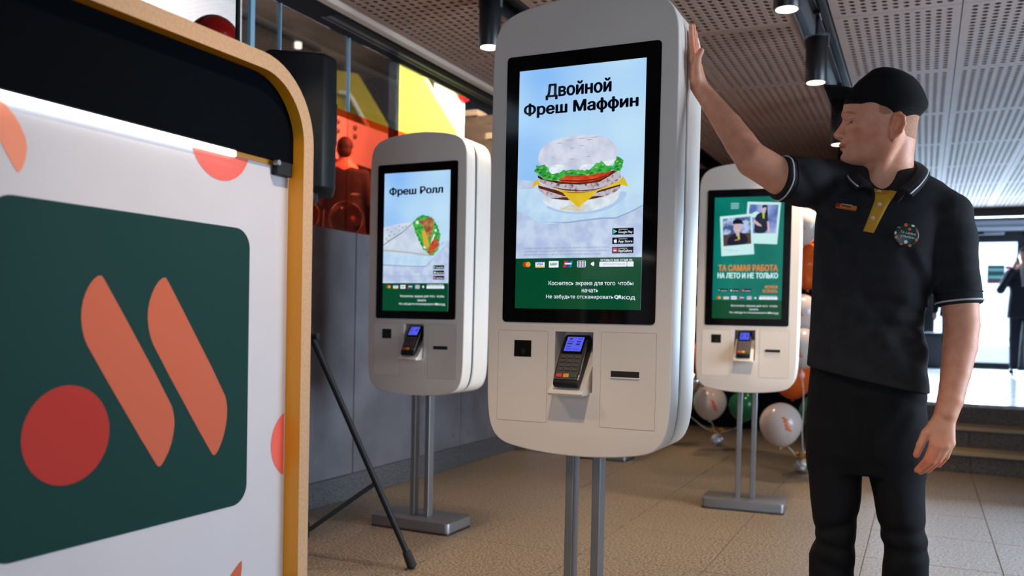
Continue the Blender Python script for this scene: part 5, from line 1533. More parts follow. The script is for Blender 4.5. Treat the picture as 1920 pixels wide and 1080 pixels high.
STAFF_BODY = [
    ('+', 0.0, ('l', [(1.5193, -0.115, 0.0565, 0.012, 2.58, 0.015, 0.015), (1.5247, -0.1151, 0.0756, 0.012, 2.58, 0.027, 0.027), (1.5327, -0.1153, 0.0879, 0.012, 2.58, 0.035, 0.035), (1.5403, -0.1155, 0.0934, 0.0212, 2.58, 0.041, 0.041), (1.5492, -0.1158, 0.0954, 0.0305, 2.58, 0.047, 0.047), (1.5609, -0.1161, 0.0955, 0.0396, 2.58, 0.053, 0.053), (1.5727, -0.1164, 0.0982, 0.0475, 2.58, 0.057, 0.057), (1.5845, -0.1168, 0.0996, 0.0554, 2.58, 0.062, 0.062), (1.5957, -0.1171, 0.0934, 0.0632, 2.58, 0.0665, 0.0665), (1.6099, -0.1175, 0.0872, 0.0736, 2.58, 0.07, 0.07), (1.6243, -0.1179, 0.0845, 0.0839, 2.58, 0.0722, 0.0722), (1.6391, -0.1183, 0.0879, 0.0916, 2.58, 0.0735, 0.0735), (1.6514, -0.1187, 0.0968, 0.0969, 2.58, 0.0748, 0.0748), (1.6603, -0.1189, 0.0992, 0.0994, 2.58, 0.0755, 0.0755), (1.6733, -0.1193, 0.0968, 0.1007, 2.58, 0.0755, 0.0755), (1.6905, -0.1198, 0.0941, 0.0981, 2.58, 0.0745, 0.0745), (1.7001, -0.1201, 0.0865, 0.0917, 2.58, 0.072, 0.072), (1.7107, -0.1204, 0.0742, 0.0865, 2.58, 0.069, 0.069), (1.7267, -0.1209, 0.0592, 0.0736, 2.58, 0.061, 0.061), (1.7423, -0.1214, 0.0402, 0.0554, 2.58, 0.05, 0.05), (1.7503, -0.1217, 0.0187, 0.037, 2.58, 0.034, 0.034), (1.7534, -0.1218, 0.0053, 0.0239, 2.58, 0.018, 0.018)], 2.25)),
    ('+', 0.02, ('c', (-0.097, 2.6, 1.6063), (-0.0998, 2.62, 1.4945), 0.0665, 0.0612)),
    ('+', 0.02, ('c', (-0.0998, 2.62, 1.4945), (-0.1006, 2.62, 1.4291), 0.0612, 0.0759)),
    ('+', 0.02, ('c', (-0.1859, 2.58, 1.5477), (-0.1043, 2.535, 1.5686), 0.0189, 0.0183)),
    ('+', 0.02, ('c', (-0.1859, 2.58, 1.5477), (-0.108, 2.625, 1.5859), 0.0189, 0.019)),
    ('+', 0.01, ('c', (-0.2081, 2.572, 1.6581), (-0.1944, 2.538, 1.6556), 0.008, 0.007)),
    ('-', 0.008, ('c', (-0.1907, 2.553, 1.6372), (-0.1757, 2.533, 1.629), 0.008, 0.0066)),
    ('+', 0.02, ('c', (-0.1932, 2.544, 1.6149), (-0.1715, 2.524, 1.6162), 0.012, 0.012)),
    ('+', 0.01, ('c', (-0.2081, 2.588, 1.6581), (-0.1944, 2.622, 1.6556), 0.008, 0.007)),
    ('-', 0.008, ('c', (-0.1907, 2.607, 1.6372), (-0.1757, 2.627, 1.629), 0.008, 0.0066)),
    ('+', 0.02, ('c', (-0.1932, 2.616, 1.6149), (-0.1715, 2.636, 1.6162), 0.012, 0.012)),
    ('+', 0.008, ('c', (-0.2078, 2.58, 1.645), (-0.2281, 2.58, 1.6086), 0.0062, 0.0085)),
    ('+', 0.008, ('c', (-0.1994, 2.58, 1.6386), (-0.2107, 2.58, 1.603), 0.0085, 0.0105)),
    ('+', 0.006, ('c', (-0.2287, 2.58, 1.6065), (-0.2273, 2.58, 1.6042), 0.0098, 0.0098)),
    ('+', 0.006, ('c', (-0.2202, 2.58, 1.5993), (-0.2145, 2.58, 1.5931), 0.007, 0.006)),
    ('+', 0.005, ('c', (-0.2189, 2.5695, 1.6014), (-0.214, 2.5675, 1.5996), 0.0078, 0.0066)),
    ('-', 0.003, ('c', (-0.2249, 2.5738, 1.5941), (-0.2187, 2.5725, 1.5934), 0.003, 0.003)),
    ('+', 0.005, ('c', (-0.2189, 2.5905, 1.6014), (-0.214, 2.5925, 1.5996), 0.0078, 0.0066)),
    ('-', 0.003, ('c', (-0.2249, 2.5862, 1.5941), (-0.2187, 2.5875, 1.5934), 0.003, 0.003)),
    ('+', 0.005, ('c', (-0.2185, 2.58, 1.5779), (-0.2092, 2.559, 1.575), 0.005, 0.004)),
    ('+', 0.005, ('c', (-0.2075, 2.559, 1.571), (-0.192, 2.5435, 1.5645), 0.004, 0.0024)),
    ('+', 0.005, ('c', (-0.214, 2.58, 1.5648), (-0.2062, 2.558, 1.5661), 0.0056, 0.005)),
    ('+', 0.005, ('c', (-0.2045, 2.558, 1.5619), (-0.192, 2.5445, 1.5624), 0.005, 0.0024)),
    ('-', 0.002, ('c', (-0.2236, 2.58, 1.572), (-0.2118, 2.5595, 1.5708), 0.002, 0.002)),
    ('-', 0.002, ('c', (-0.21, 2.5575, 1.5665), (-0.1891, 2.5415, 1.5632), 0.002, 0.001)),
    ('+', 0.005, ('c', (-0.2185, 2.58, 1.5779), (-0.2092, 2.601, 1.575), 0.005, 0.004)),
    ('+', 0.005, ('c', (-0.2075, 2.601, 1.571), (-0.192, 2.6165, 1.5645), 0.004, 0.0024)),
    ('+', 0.005, ('c', (-0.214, 2.58, 1.5648), (-0.2062, 2.602, 1.5661), 0.0056, 0.005)),
    ('+', 0.005, ('c', (-0.2045, 2.602, 1.5619), (-0.192, 2.6155, 1.5624), 0.005, 0.0024)),
    ('-', 0.002, ('c', (-0.2236, 2.58, 1.572), (-0.2118, 2.6005, 1.5708), 0.002, 0.002)),
    ('-', 0.002, ('c', (-0.21, 2.6025, 1.5665), (-0.1891, 2.6185, 1.5632), 0.002, 0.001)),
    ('+', 0.012, ('c', (-0.2008, 2.572, 1.5428), (-0.2008, 2.588, 1.5428), 0.0125, 0.0125)),
    ('-', 0.008, ('c', (-0.2169, 2.568, 1.5561), (-0.2169, 2.592, 1.5561), 0.004, 0.004)),
    ('+', 0.004, ('c', (-0.1799, 2.546, 1.6306), (-0.1799, 2.5458, 1.6306), 0.0136, 0.0136)),
    ('-', 0.0015, ('e', (-0.1846, 2.537, 1.6287), (0.0155, 0.0125, 0.0043))),
    ('+', 0.004, ('c', (-0.1799, 2.614, 1.6306), (-0.1799, 2.6142, 1.6306), 0.0136, 0.0136)),
    ('-', 0.0015, ('e', (-0.1846, 2.623, 1.6287), (0.0155, 0.0125, 0.0043))),
    ('+', 0.006, ('e', (-0.075, 2.506, 1.6095), (0.018, 0.009, 0.03))),
    ('+', 0.004, ('c', (-0.0787, 2.509, 1.6007), (-0.0842, 2.503, 1.622), 0.0046, 0.0046)),
    ('+', 0.004, ('c', (-0.0842, 2.503, 1.622), (-0.0807, 2.5, 1.6348), 0.0046, 0.0046)),
    ('+', 0.004, ('c', (-0.0807, 2.5, 1.6348), (-0.0705, 2.496, 1.6359), 0.0046, 0.0046)),
    ('+', 0.004, ('c', (-0.0705, 2.496, 1.6359), (-0.0601, 2.494, 1.625), 0.0046, 0.0046)),
    ('+', 0.004, ('c', (-0.0601, 2.494, 1.625), (-0.0583, 2.494, 1.6071), 0.0046, 0.0046)),
    ('+', 0.004, ('c', (-0.0583, 2.494, 1.6071), (-0.0654, 2.498, 1.5906), 0.0046, 0.0046)),
    ('+', 0.004, ('c', (-0.0654, 2.498, 1.5906), (-0.0754, 2.503, 1.5813), 0.0046, 0.0046)),
    ('+', 0.004, ('c', (-0.0754, 2.503, 1.5813), (-0.0855, 2.507, 1.5745), 0.0046, 0.0046)),
    ('+', 0.004, ('c', (-0.0855, 2.507, 1.5745), (-0.0909, 2.508, 1.582), 0.0046, 0.0046)),
    ('+', 0.005, ('c', (-0.0856, 2.5055, 1.5797), (-0.083, 2.506, 1.5769), 0.0064, 0.0064)),
    ('-', 0.003, ('c', (-0.0735, 2.4925, 1.612), (-0.0795, 2.4955, 1.5966), 0.01, 0.0085)),
    ('-', 0.002, ('c', (-0.0713, 2.491, 1.6225), (-0.0645, 2.49, 1.6067), 0.0038, 0.0038)),
    ('+', 0.004, ('c', (-0.0926, 2.5035, 1.6006), (-0.0898, 2.5035, 1.5921), 0.0044, 0.0042)),
    ('+', 0.006, ('e', (-0.075, 2.654, 1.6095), (0.018, 0.009, 0.03))),
    ('+', 0.004, ('c', (-0.0787, 2.651, 1.6007), (-0.0842, 2.657, 1.622), 0.0046, 0.0046)),
    ('+', 0.004, ('c', (-0.0842, 2.657, 1.622), (-0.0807, 2.66, 1.6348), 0.0046, 0.0046)),
    ('+', 0.004, ('c', (-0.0807, 2.66, 1.6348), (-0.0705, 2.664, 1.6359), 0.0046, 0.0046)),
    ('+', 0.004, ('c', (-0.0705, 2.664, 1.6359), (-0.0601, 2.666, 1.625), 0.0046, 0.0046)),
    ('+', 0.004, ('c', (-0.0601, 2.666, 1.625), (-0.0583, 2.666, 1.6071), 0.0046, 0.0046)),
    ('+', 0.004, ('c', (-0.0583, 2.666, 1.6071), (-0.0654, 2.662, 1.5906), 0.0046, 0.0046)),
    ('+', 0.004, ('c', (-0.0654, 2.662, 1.5906), (-0.0754, 2.657, 1.5813), 0.0046, 0.0046)),
    ('+', 0.004, ('c', (-0.0754, 2.657, 1.5813), (-0.0855, 2.653, 1.5745), 0.0046, 0.0046)),
    ('+', 0.004, ('c', (-0.0855, 2.653, 1.5745), (-0.0909, 2.652, 1.582), 0.0046, 0.0046)),
    ('+', 0.005, ('c', (-0.0856, 2.6545, 1.5797), (-0.083, 2.654, 1.5769), 0.0064, 0.0064)),
    ('-', 0.003, ('c', (-0.0735, 2.6675, 1.612), (-0.0795, 2.6645, 1.5966), 0.01, 0.0085)),
    ('-', 0.002, ('c', (-0.0713, 2.669, 1.6225), (-0.0645, 2.67, 1.6067), 0.0038, 0.0038)),
    ('+', 0.004, ('c', (-0.0926, 2.6565, 1.6006), (-0.0898, 2.6565, 1.5921), 0.0044, 0.0042)),
    ('+', 0.02, ('c', (-0.08, 2.53, 1.5841), (-0.1299, 2.562, 1.4782), 0.013, 0.011)),
    ('+', 0.03, ('l', [(0.8065, -0.1239, 0.0986, 0.0986, 2.61, 0.07, 0.075), (0.8953, -0.1275, 0.1037, 0.1037, 2.6, 0.075, 0.08), (1.0416, -0.1314, 0.1035, 0.1035, 2.595, 0.075, 0.075), (1.2456, -0.1281, 0.1125, 0.1125, 2.595, 0.08, 0.08), (1.392, -0.1147, 0.1247, 0.1247, 2.61, 0.075, 0.08), (1.4674, -0.1103, 0.1117, 0.1117, 2.63, 0.06, 0.06), (1.4965, -0.1097, 0.0643, 0.0643, 2.63, 0.05, 0.05)], 2.4)),
    ('+', 0.02, ('c', (-0.1313, 2.62, 1.4639), (-0.2389, 2.585, 1.4607), 0.0381, 0.0413)),
    ('+', 0.02, ('c', (-0.0773, 2.62, 1.4557), (0.0443, 2.585, 1.3784), 0.0378, 0.0379)),
    ('+', 0.006, ('c', (-0.2384, 2.58, 1.46), (-0.3149, 2.51, 1.4721), 0.0412, 0.0436)),
    ('+', 0.006, ('c', (-0.3149, 2.51, 1.4721), (-0.3621, 2.465, 1.4819), 0.0436, 0.0475)),
    ('+', 0.006, ('c', (-0.3621, 2.465, 1.4819), (-0.4295, 2.44, 1.5259), 0.0475, 0.0455)),
    ('+', 0.004, ('c', (-0.4294, 2.44, 1.523), (-0.4678, 2.455, 1.5772), 0.0433, 0.0409)),
    ('+', 0.004, ('c', (-0.4678, 2.455, 1.5772), (-0.504, 2.47, 1.6295), 0.0409, 0.0369)),
    ('+', 0.004, ('c', (-0.504, 2.47, 1.6295), (-0.5641, 2.492, 1.7103), 0.0369, 0.0271)),
    ('+', 0.004, ('c', (-0.5641, 2.492, 1.7103), (-0.5874, 2.498, 1.7407), 0.0271, 0.025)),
    ('+', 0.008, ('c', (-0.5874, 2.498, 1.7407), (-0.607, 2.47, 1.8262), 0.0165, 0.0115)),
    ('+', 0.005, ('c', (-0.607, 2.47, 1.8262), (-0.6125, 2.469, 1.8666), 0.0098, 0.0086)),
    ('+', 0.002, ('c', (-0.6125, 2.469, 1.8666), (-0.6155, 2.468, 1.9156), 0.0086, 0.0072)),
    ('+', 0.008, ('c', (-0.5874, 2.498, 1.7407), (-0.607, 2.492, 1.829), 0.0165, 0.0115)),
    ('+', 0.005, ('c', (-0.607, 2.492, 1.829), (-0.6125, 2.492, 1.8724), 0.0098, 0.0086)),
    ('+', 0.002, ('c', (-0.6125, 2.492, 1.8724), (-0.6155, 2.492, 1.9242), 0.0086, 0.0072)),
    ('+', 0.008, ('c', (-0.5874, 2.498, 1.7407), (-0.607, 2.514, 1.8262), 0.0165, 0.0115)),
    ('+', 0.005, ('c', (-0.607, 2.514, 1.8262), (-0.6125, 2.515, 1.8652), 0.0098, 0.0086)),
    ('+', 0.002, ('c', (-0.6125, 2.515, 1.8652), (-0.6155, 2.516, 1.9127), 0.0086, 0.0072)),
    ('+', 0.008, ('c', (-0.5874, 2.498, 1.7407), (-0.607, 2.534, 1.8175), 0.0165, 0.0115)),
    ('+', 0.005, ('c', (-0.607, 2.534, 1.8175), (-0.6125, 2.536, 1.8479), 0.0098, 0.0086)),
    ('+', 0.002, ('c', (-0.6125, 2.536, 1.8479), (-0.6155, 2.538, 1.8868), 0.0086, 0.0072)),
    ('+', 0.01, ('c', (-0.603, 2.505, 1.7564), (-0.604, 2.482, 1.8), 0.02, 0.016)),
    ('+', 0.01, ('c', (-0.6, 2.48, 1.7651), (-0.597, 2.462, 1.8), 0.017, 0.0125)),
    ('+', 0.005, ('c', (-0.597, 2.462, 1.8), (-0.592, 2.456, 1.8233), 0.0118, 0.0102)),
    ('+', 0.003, ('c', (-0.592, 2.456, 1.8233), (-0.582, 2.456, 1.8406), 0.0102, 0.0085)),
    ('+', 0.004, ('c', (0.0443, 2.585, 1.3784), (0.0696, 2.585, 1.2856), 0.0379, 0.0392)),
    ('+', 0.004, ('c', (0.0696, 2.585, 1.2856), (0.0843, 2.575, 1.1596), 0.0392, 0.0452)),
    ('+', 0.004, ('c', (0.0843, 2.575, 1.1596), (0.0922, 2.565, 1.0902), 0.0452, 0.0422)),
    ('+', 0.004, ('c', (0.0922, 2.565, 1.0902), (0.0884, 2.55, 1.0349), 0.0422, 0.0413)),
    ('+', 0.004, ('c', (0.0884, 2.55, 1.0349), (0.0798, 2.525, 0.9667), 0.0413, 0.0356)),
    ('+', 0.004, ('c', (0.0798, 2.525, 0.9667), (0.0689, 2.5, 0.8993), 0.0356, 0.0306)),
    ('+', 0.004, ('c', (0.0689, 2.5, 0.8993), (0.06, 2.492, 0.8654), 0.0306, 0.0285)),
    ('+', 0.008, ('c', (0.0565, 2.494, 0.861), (0.0339, 2.468, 0.7873), 0.0175, 0.011)),
    ('+', 0.005, ('c', (0.0339, 2.468, 0.7873), (0.0192, 2.47, 0.7465), 0.0104, 0.0092)),
    ('+', 0.0015, ('c', (0.0192, 2.47, 0.7465), (-0.0034, 2.49, 0.7142), 0.0092, 0.007599999999999999)),
    ('+', 0.008, ('c', (0.059, 2.494, 0.8611), (0.0485, 2.462, 0.7838), 0.0175, 0.011)),
    ('+', 0.005, ('c', (0.0485, 2.462, 0.7838), (0.0327, 2.464, 0.7444), 0.0106, 0.0094)),
    ('+', 0.0015, ('c', (0.0327, 2.464, 0.7444), (0.0055, 2.486, 0.7115), 0.0094, 0.0078)),
    ('+', 0.008, ('c', (0.0614, 2.494, 0.8613), (0.0618, 2.466, 0.7857), 0.0175, 0.011)),
    ('+', 0.005, ('c', (0.0618, 2.466, 0.7857), (0.0461, 2.47, 0.7474), 0.0101, 0.0089)),
    ('+', 0.0015, ('c', (0.0461, 2.47, 0.7474), (0.0215, 2.49, 0.7151), 0.0089, 0.007299999999999999)),
    ('+', 0.008, ('c', (0.0638, 2.494, 0.8614), (0.0726, 2.474, 0.7924), 0.0175, 0.011)),
    ('+', 0.005, ('c', (0.0726, 2.474, 0.7924), (0.063, 2.48, 0.757), 0.0092, 0.008)),
    ('+', 0.0015, ('c', (0.063, 2.48, 0.757), (0.0469, 2.495, 0.7304), 0.008, 0.0063999999999999994)),
    ('+', 0.012, ('c', (0.0409, 2.482, 0.8447), (0.0173, 2.475, 0.8138), 0.0165, 0.012)),
    ('+', 0.006, ('c', (0.0148, 2.474, 0.8137), (0.0034, 2.472, 0.7831), 0.0115, 0.0105)),
    ('+', 0.003, ('c', (0.0034, 2.472, 0.7831), (-0.0057, 2.476, 0.7558), 0.0105, 0.0086)),
    ('+', 0.03, ('c', (-0.1937, 2.6, 0.8026), (-0.2064, 2.57, 0.502), 0.0563, 0.0309)),
    ('+', 0.02, ('c', (-0.2064, 2.57, 0.502), (-0.1921, 2.61, 0.0205), 0.0309, 0.027)),
    ('+', 0.02, ('c', (-0.1921, 2.63, 0.05), (-0.1921, 2.4699999999999998, 0.04), 0.03, 0.025)),
    ('+', 0.03, ('c', (-0.0581, 2.6, 0.8122), (-0.0294, 2.57, 0.5239), 0.055, 0.03)),
    ('+', 0.02, ('c', (-0.0294, 2.57, 0.5239), (-0.0231, 2.61, 0.0552), 0.03, 0.0262)),
    ('+', 0.02, ('c', (-0.0231, 2.63, 0.05), (-0.0231, 2.4699999999999998, 0.04), 0.03, 0.025)),
]
CUT_R = [(-0.3658, 2.462, 1.4788), (-0.7665, -0.6355, 0.0927)]
CUT_L = [(0.0848, 2.575, 1.1429), (0.1076, -0.0582, -0.9925)]
STAFF_SHIRT = [
    ('+', 0, ('l', [(0.8931, -0.1339, 0.158, 0.158, 2.585, 0.116, 0.114), (0.9688, -0.1366, 0.1547, 0.1547, 2.585, 0.114, 0.11), (1.0343, -0.1356, 0.1518, 0.1518, 2.585, 0.111, 0.105), (1.075, -0.1398, 0.1459, 0.1459, 2.585, 0.11, 0.104), (1.1289, -0.1348, 0.1496, 0.1496, 2.585, 0.112, 0.106), (1.216, -0.1294, 0.1532, 0.1532, 2.585, 0.116, 0.11), (1.3176, -0.1203, 0.1615, 0.1615, 2.59, 0.118, 0.112), (1.3879, -0.1138, 0.1683, 0.1683, 2.6, 0.114, 0.112), (1.4282, -0.1105, 0.1667, 0.1667, 2.61, 0.106, 0.105), (1.4662, -0.1149, 0.1487, 0.1487, 2.62, 0.092, 0.095), (1.4929, -0.1105, 0.1047, 0.1047, 2.625, 0.075, 0.08), (1.5131, -0.1066, 0.0607, 0.0607, 2.625, 0.05, 0.055)], 2.35)),
    ('+', 0.03, ('c', (-0.1184, 2.62, 1.4838), (-0.2533, 2.585, 1.4761), 0.0439, 0.0621)),
    ('+', 0.03, ('c', (-0.0915, 2.62, 1.4868), (0.0518, 2.585, 1.3809), 0.0437, 0.0533)),
    ('+', 0.025, ('c', (-0.2522, 2.575, 1.4716), (-0.3079, 2.51, 1.4718), 0.0648, 0.0617)),
    ('+', 0.025, ('c', (-0.3079, 2.51, 1.4718), (-0.3606, 2.465, 1.4775), 0.0617, 0.0583)),
    ('+', 0.02, ('c', (0.0531, 2.585, 1.3781), (0.0663, 2.585, 1.3135), 0.0561, 0.0539)),
    ('+', 0.02, ('c', (0.0663, 2.585, 1.3135), (0.0846, 2.575, 1.1485), 0.0539, 0.0557)),
    ('w', 0, ((0.0047, 1.1151), (-0.1028, 1.1547), 0.006, 0.012, 2.62)),
    ('w', 0, ((0.0118, 1.0814), (-0.1136, 1.0854), 0.009, 0.011, 2.62)),
    ('w', 0, ((0.0104, 1.0475), (-0.0863, 1.0239), 0.006, 0.012, 2.62)),
    ('w', 0, ((-0.2053, 1.3364), (-0.1349, 1.1544), 0.005, 0.012, 2.62)),
    ('w', 0, ((-0.2249, 1.3228), (-0.1649, 1.0703), -0.004, 0.016, 2.62)),
    ('w', 0, ((-0.1349, 1.1544), (0.0091, 0.966), 0.006, 0.014, 2.62)),
    ('w', 0, ((-0.1681, 1.1821), (-0.0342, 0.9641), -0.004, 0.016, 2.62)),
    ('w', 0, ((-0.2532, 1.3799), (-0.2217, 1.2101), 0.005, 0.012, 2.62)),
    ('w', 0, ((-0.2673, 1.4016), (-0.1983, 1.3222), 0.006, 0.012, 2.62)),
    ('w', 0, ((-0.0429, 1.2643), (0.0158, 1.1558), 0.005, 0.012, 2.62)),
    ('w', 0, ((-0.0185, 1.2776), (0.0203, 1.2097), -0.004, 0.012, 2.62)),
    ('w', 0, ((-0.2453, 1.0968), (-0.2149, 0.9702), 0.004, 0.014, 2.62)),
    ('w', 0, ((-0.3107, 1.4958), (-0.2679, 1.4229), 0.005, 0.009, 2.62)),
    ('w', 0, ((-0.3386, 1.5116), (-0.3087, 1.4245), -0.003, 0.009, 2.62)),
    ('w', 0, ((0.0409, 1.3304), (0.0685, 1.2097), 0.003, 0.012, 2.62)),
    ('w', 0, ((0.0445, 1.2097), (0.1151, 1.2361), 0.004, 0.01, 2.62)),
    ('w', 0, ((0.0395, 1.1761), (0.1224, 1.1898), -0.003, 0.008, 2.62)),
    ('w', 0, ((-0.1745, 1.4052), (-0.2292, 1.4775), 0.004, 0.012, 2.62)),
    ('w', 0, ((-0.183, 1.0137), (-0.0459, 0.9361), 0.004, 0.014, 2.62)),
    ('w', 0, ((-0.0805, 1.0448), (-0.0397, 1.1553), -0.004, 0.014, 2.62)),
    ('-', 0.01, ('c', (-0.1092, 2.57, 1.5128), (-0.1096, 2.515, 1.4632), 0.037, 0.03)),
    ('-', 0.002, ('p', (-0.3658, 2.462, 1.4788), (-0.7665, -0.6355, 0.0927), 0.085)),
    ('-', 0.002, ('p', (0.0848, 2.575, 1.1429), (0.1076, -0.0582, -0.9925), 0.062)),
    ('-', 0.004, ('p', (-0.134, 2.59, 0.9384), (-0.2021, 0.0, -0.9794), 0.2)),
]
CUFF_R = [(-0.3606, 2.465, 1.4775), (-0.3079, 2.51, 1.4718)]
CUFF_L = [(0.0846, 2.575, 1.1485), (0.0663, 2.585, 1.3135)]
STAFF_TROUSERS = [
    ('+', 0, ('l', [(0.682, -0.1309, 0.1495, 0.1495, 2.6, 0.085, 0.095), (0.7333, -0.1333, 0.153, 0.153, 2.6, 0.105, 0.115), (0.8067, -0.1355, 0.1557, 0.1557, 2.6, 0.112, 0.118), (0.8952, -0.1348, 0.1525, 0.1525, 2.595, 0.108, 0.112), (0.9949, -0.1376, 0.1421, 0.1421, 2.59, 0.095, 0.1)], 2.4)),
    ('+', 0.012, ('l', [(0.022, -0.1958, 0.0591, 0.0591, 2.612, 0.072, 0.075), (0.1091, -0.1995, 0.0549, 0.0549, 2.612, 0.066, 0.07), (0.2602, -0.2077, 0.0563, 0.0563, 2.608, 0.066, 0.07), (0.3824, -0.2112, 0.0596, 0.0596, 2.6, 0.066, 0.07), (0.4429, -0.2108, 0.0608, 0.0608, 2.592, 0.068, 0.07), (0.488, -0.2039, 0.0543, 0.0543, 2.588, 0.07, 0.07), (0.5207, -0.2049, 0.0557, 0.0557, 2.588, 0.072, 0.072), (0.6086, -0.2067, 0.0669, 0.0669, 2.595, 0.08, 0.084), (0.6746, -0.2098, 0.0706, 0.0706, 2.6, 0.083, 0.09), (0.8013, -0.2129, 0.0769, 0.0769, 2.6, 0.085, 0.095)], 2.2)),
    ('+', 0.012, ('l', [(0.0575, -0.0226, 0.0596, 0.0596, 2.612, 0.072, 0.075), (0.1426, -0.0236, 0.0556, 0.0556, 2.612, 0.066, 0.07), (0.2903, -0.0238, 0.0567, 0.0567, 2.608, 0.066, 0.07), (0.4092, -0.0238, 0.0585, 0.0585, 2.6, 0.066, 0.07), (0.4678, -0.0228, 0.0556, 0.0556, 2.592, 0.068, 0.07), (0.5128, -0.0294, 0.0596, 0.0596, 2.588, 0.07, 0.07), (0.5453, -0.0356, 0.0597, 0.0597, 2.588, 0.072, 0.072), (0.6254, -0.0454, 0.0646, 0.0646, 2.595, 0.08, 0.084), (0.689, -0.0542, 0.0728, 0.0728, 2.6, 0.083, 0.09), (0.8122, -0.0573, 0.0788, 0.0788, 2.6, 0.085, 0.095)], 2.2)),
    ('w', 0, ((-0.1389, 0.8732), (-0.1279, 0.7183), 0.008, 0.01, 2.63)),
    ('w', 0, ((-0.2418, 0.867), (-0.1573, 0.73), 0.004, 0.014, 2.63)),
    ('w', 0, ((-0.0318, 0.8658), (-0.1045, 0.7204), 0.004, 0.014, 2.63)),
    ('w', 0, ((-0.2458, 0.5194), (-0.1522, 0.5523), 0.007, 0.011, 2.63)),
    ('w', 0, ((-0.2516, 0.4824), (-0.15, 0.474), 0.006, 0.011, 2.63)),
    ('w', 0, ((-0.0863, 0.5389), (0.0217, 0.5383), 0.007, 0.011, 2.63)),
    ('w', 0, ((-0.0784, 0.4906), (0.0295, 0.484), 0.006, 0.011, 2.63)),
    ('w', 0, ((-0.2365, 0.4335), (-0.1546, 0.4018), 0.005, 0.011, 2.63)),
    ('w', 0, ((-0.0639, 0.4361), (0.0237, 0.4693), -0.004, 0.012, 2.63)),
    ('w', 0, ((-0.0519, 0.6832), (-0.0359, 0.573), -0.004, 0.016, 2.63)),
    ('w', 0, ((-0.2091, 0.668), (-0.1991, 0.5539), -0.004, 0.016, 2.63)),
    ('w', 0, ((-0.0847, 0.9325), (0.012, 0.8686), 0.004, 0.012, 2.63)),
]
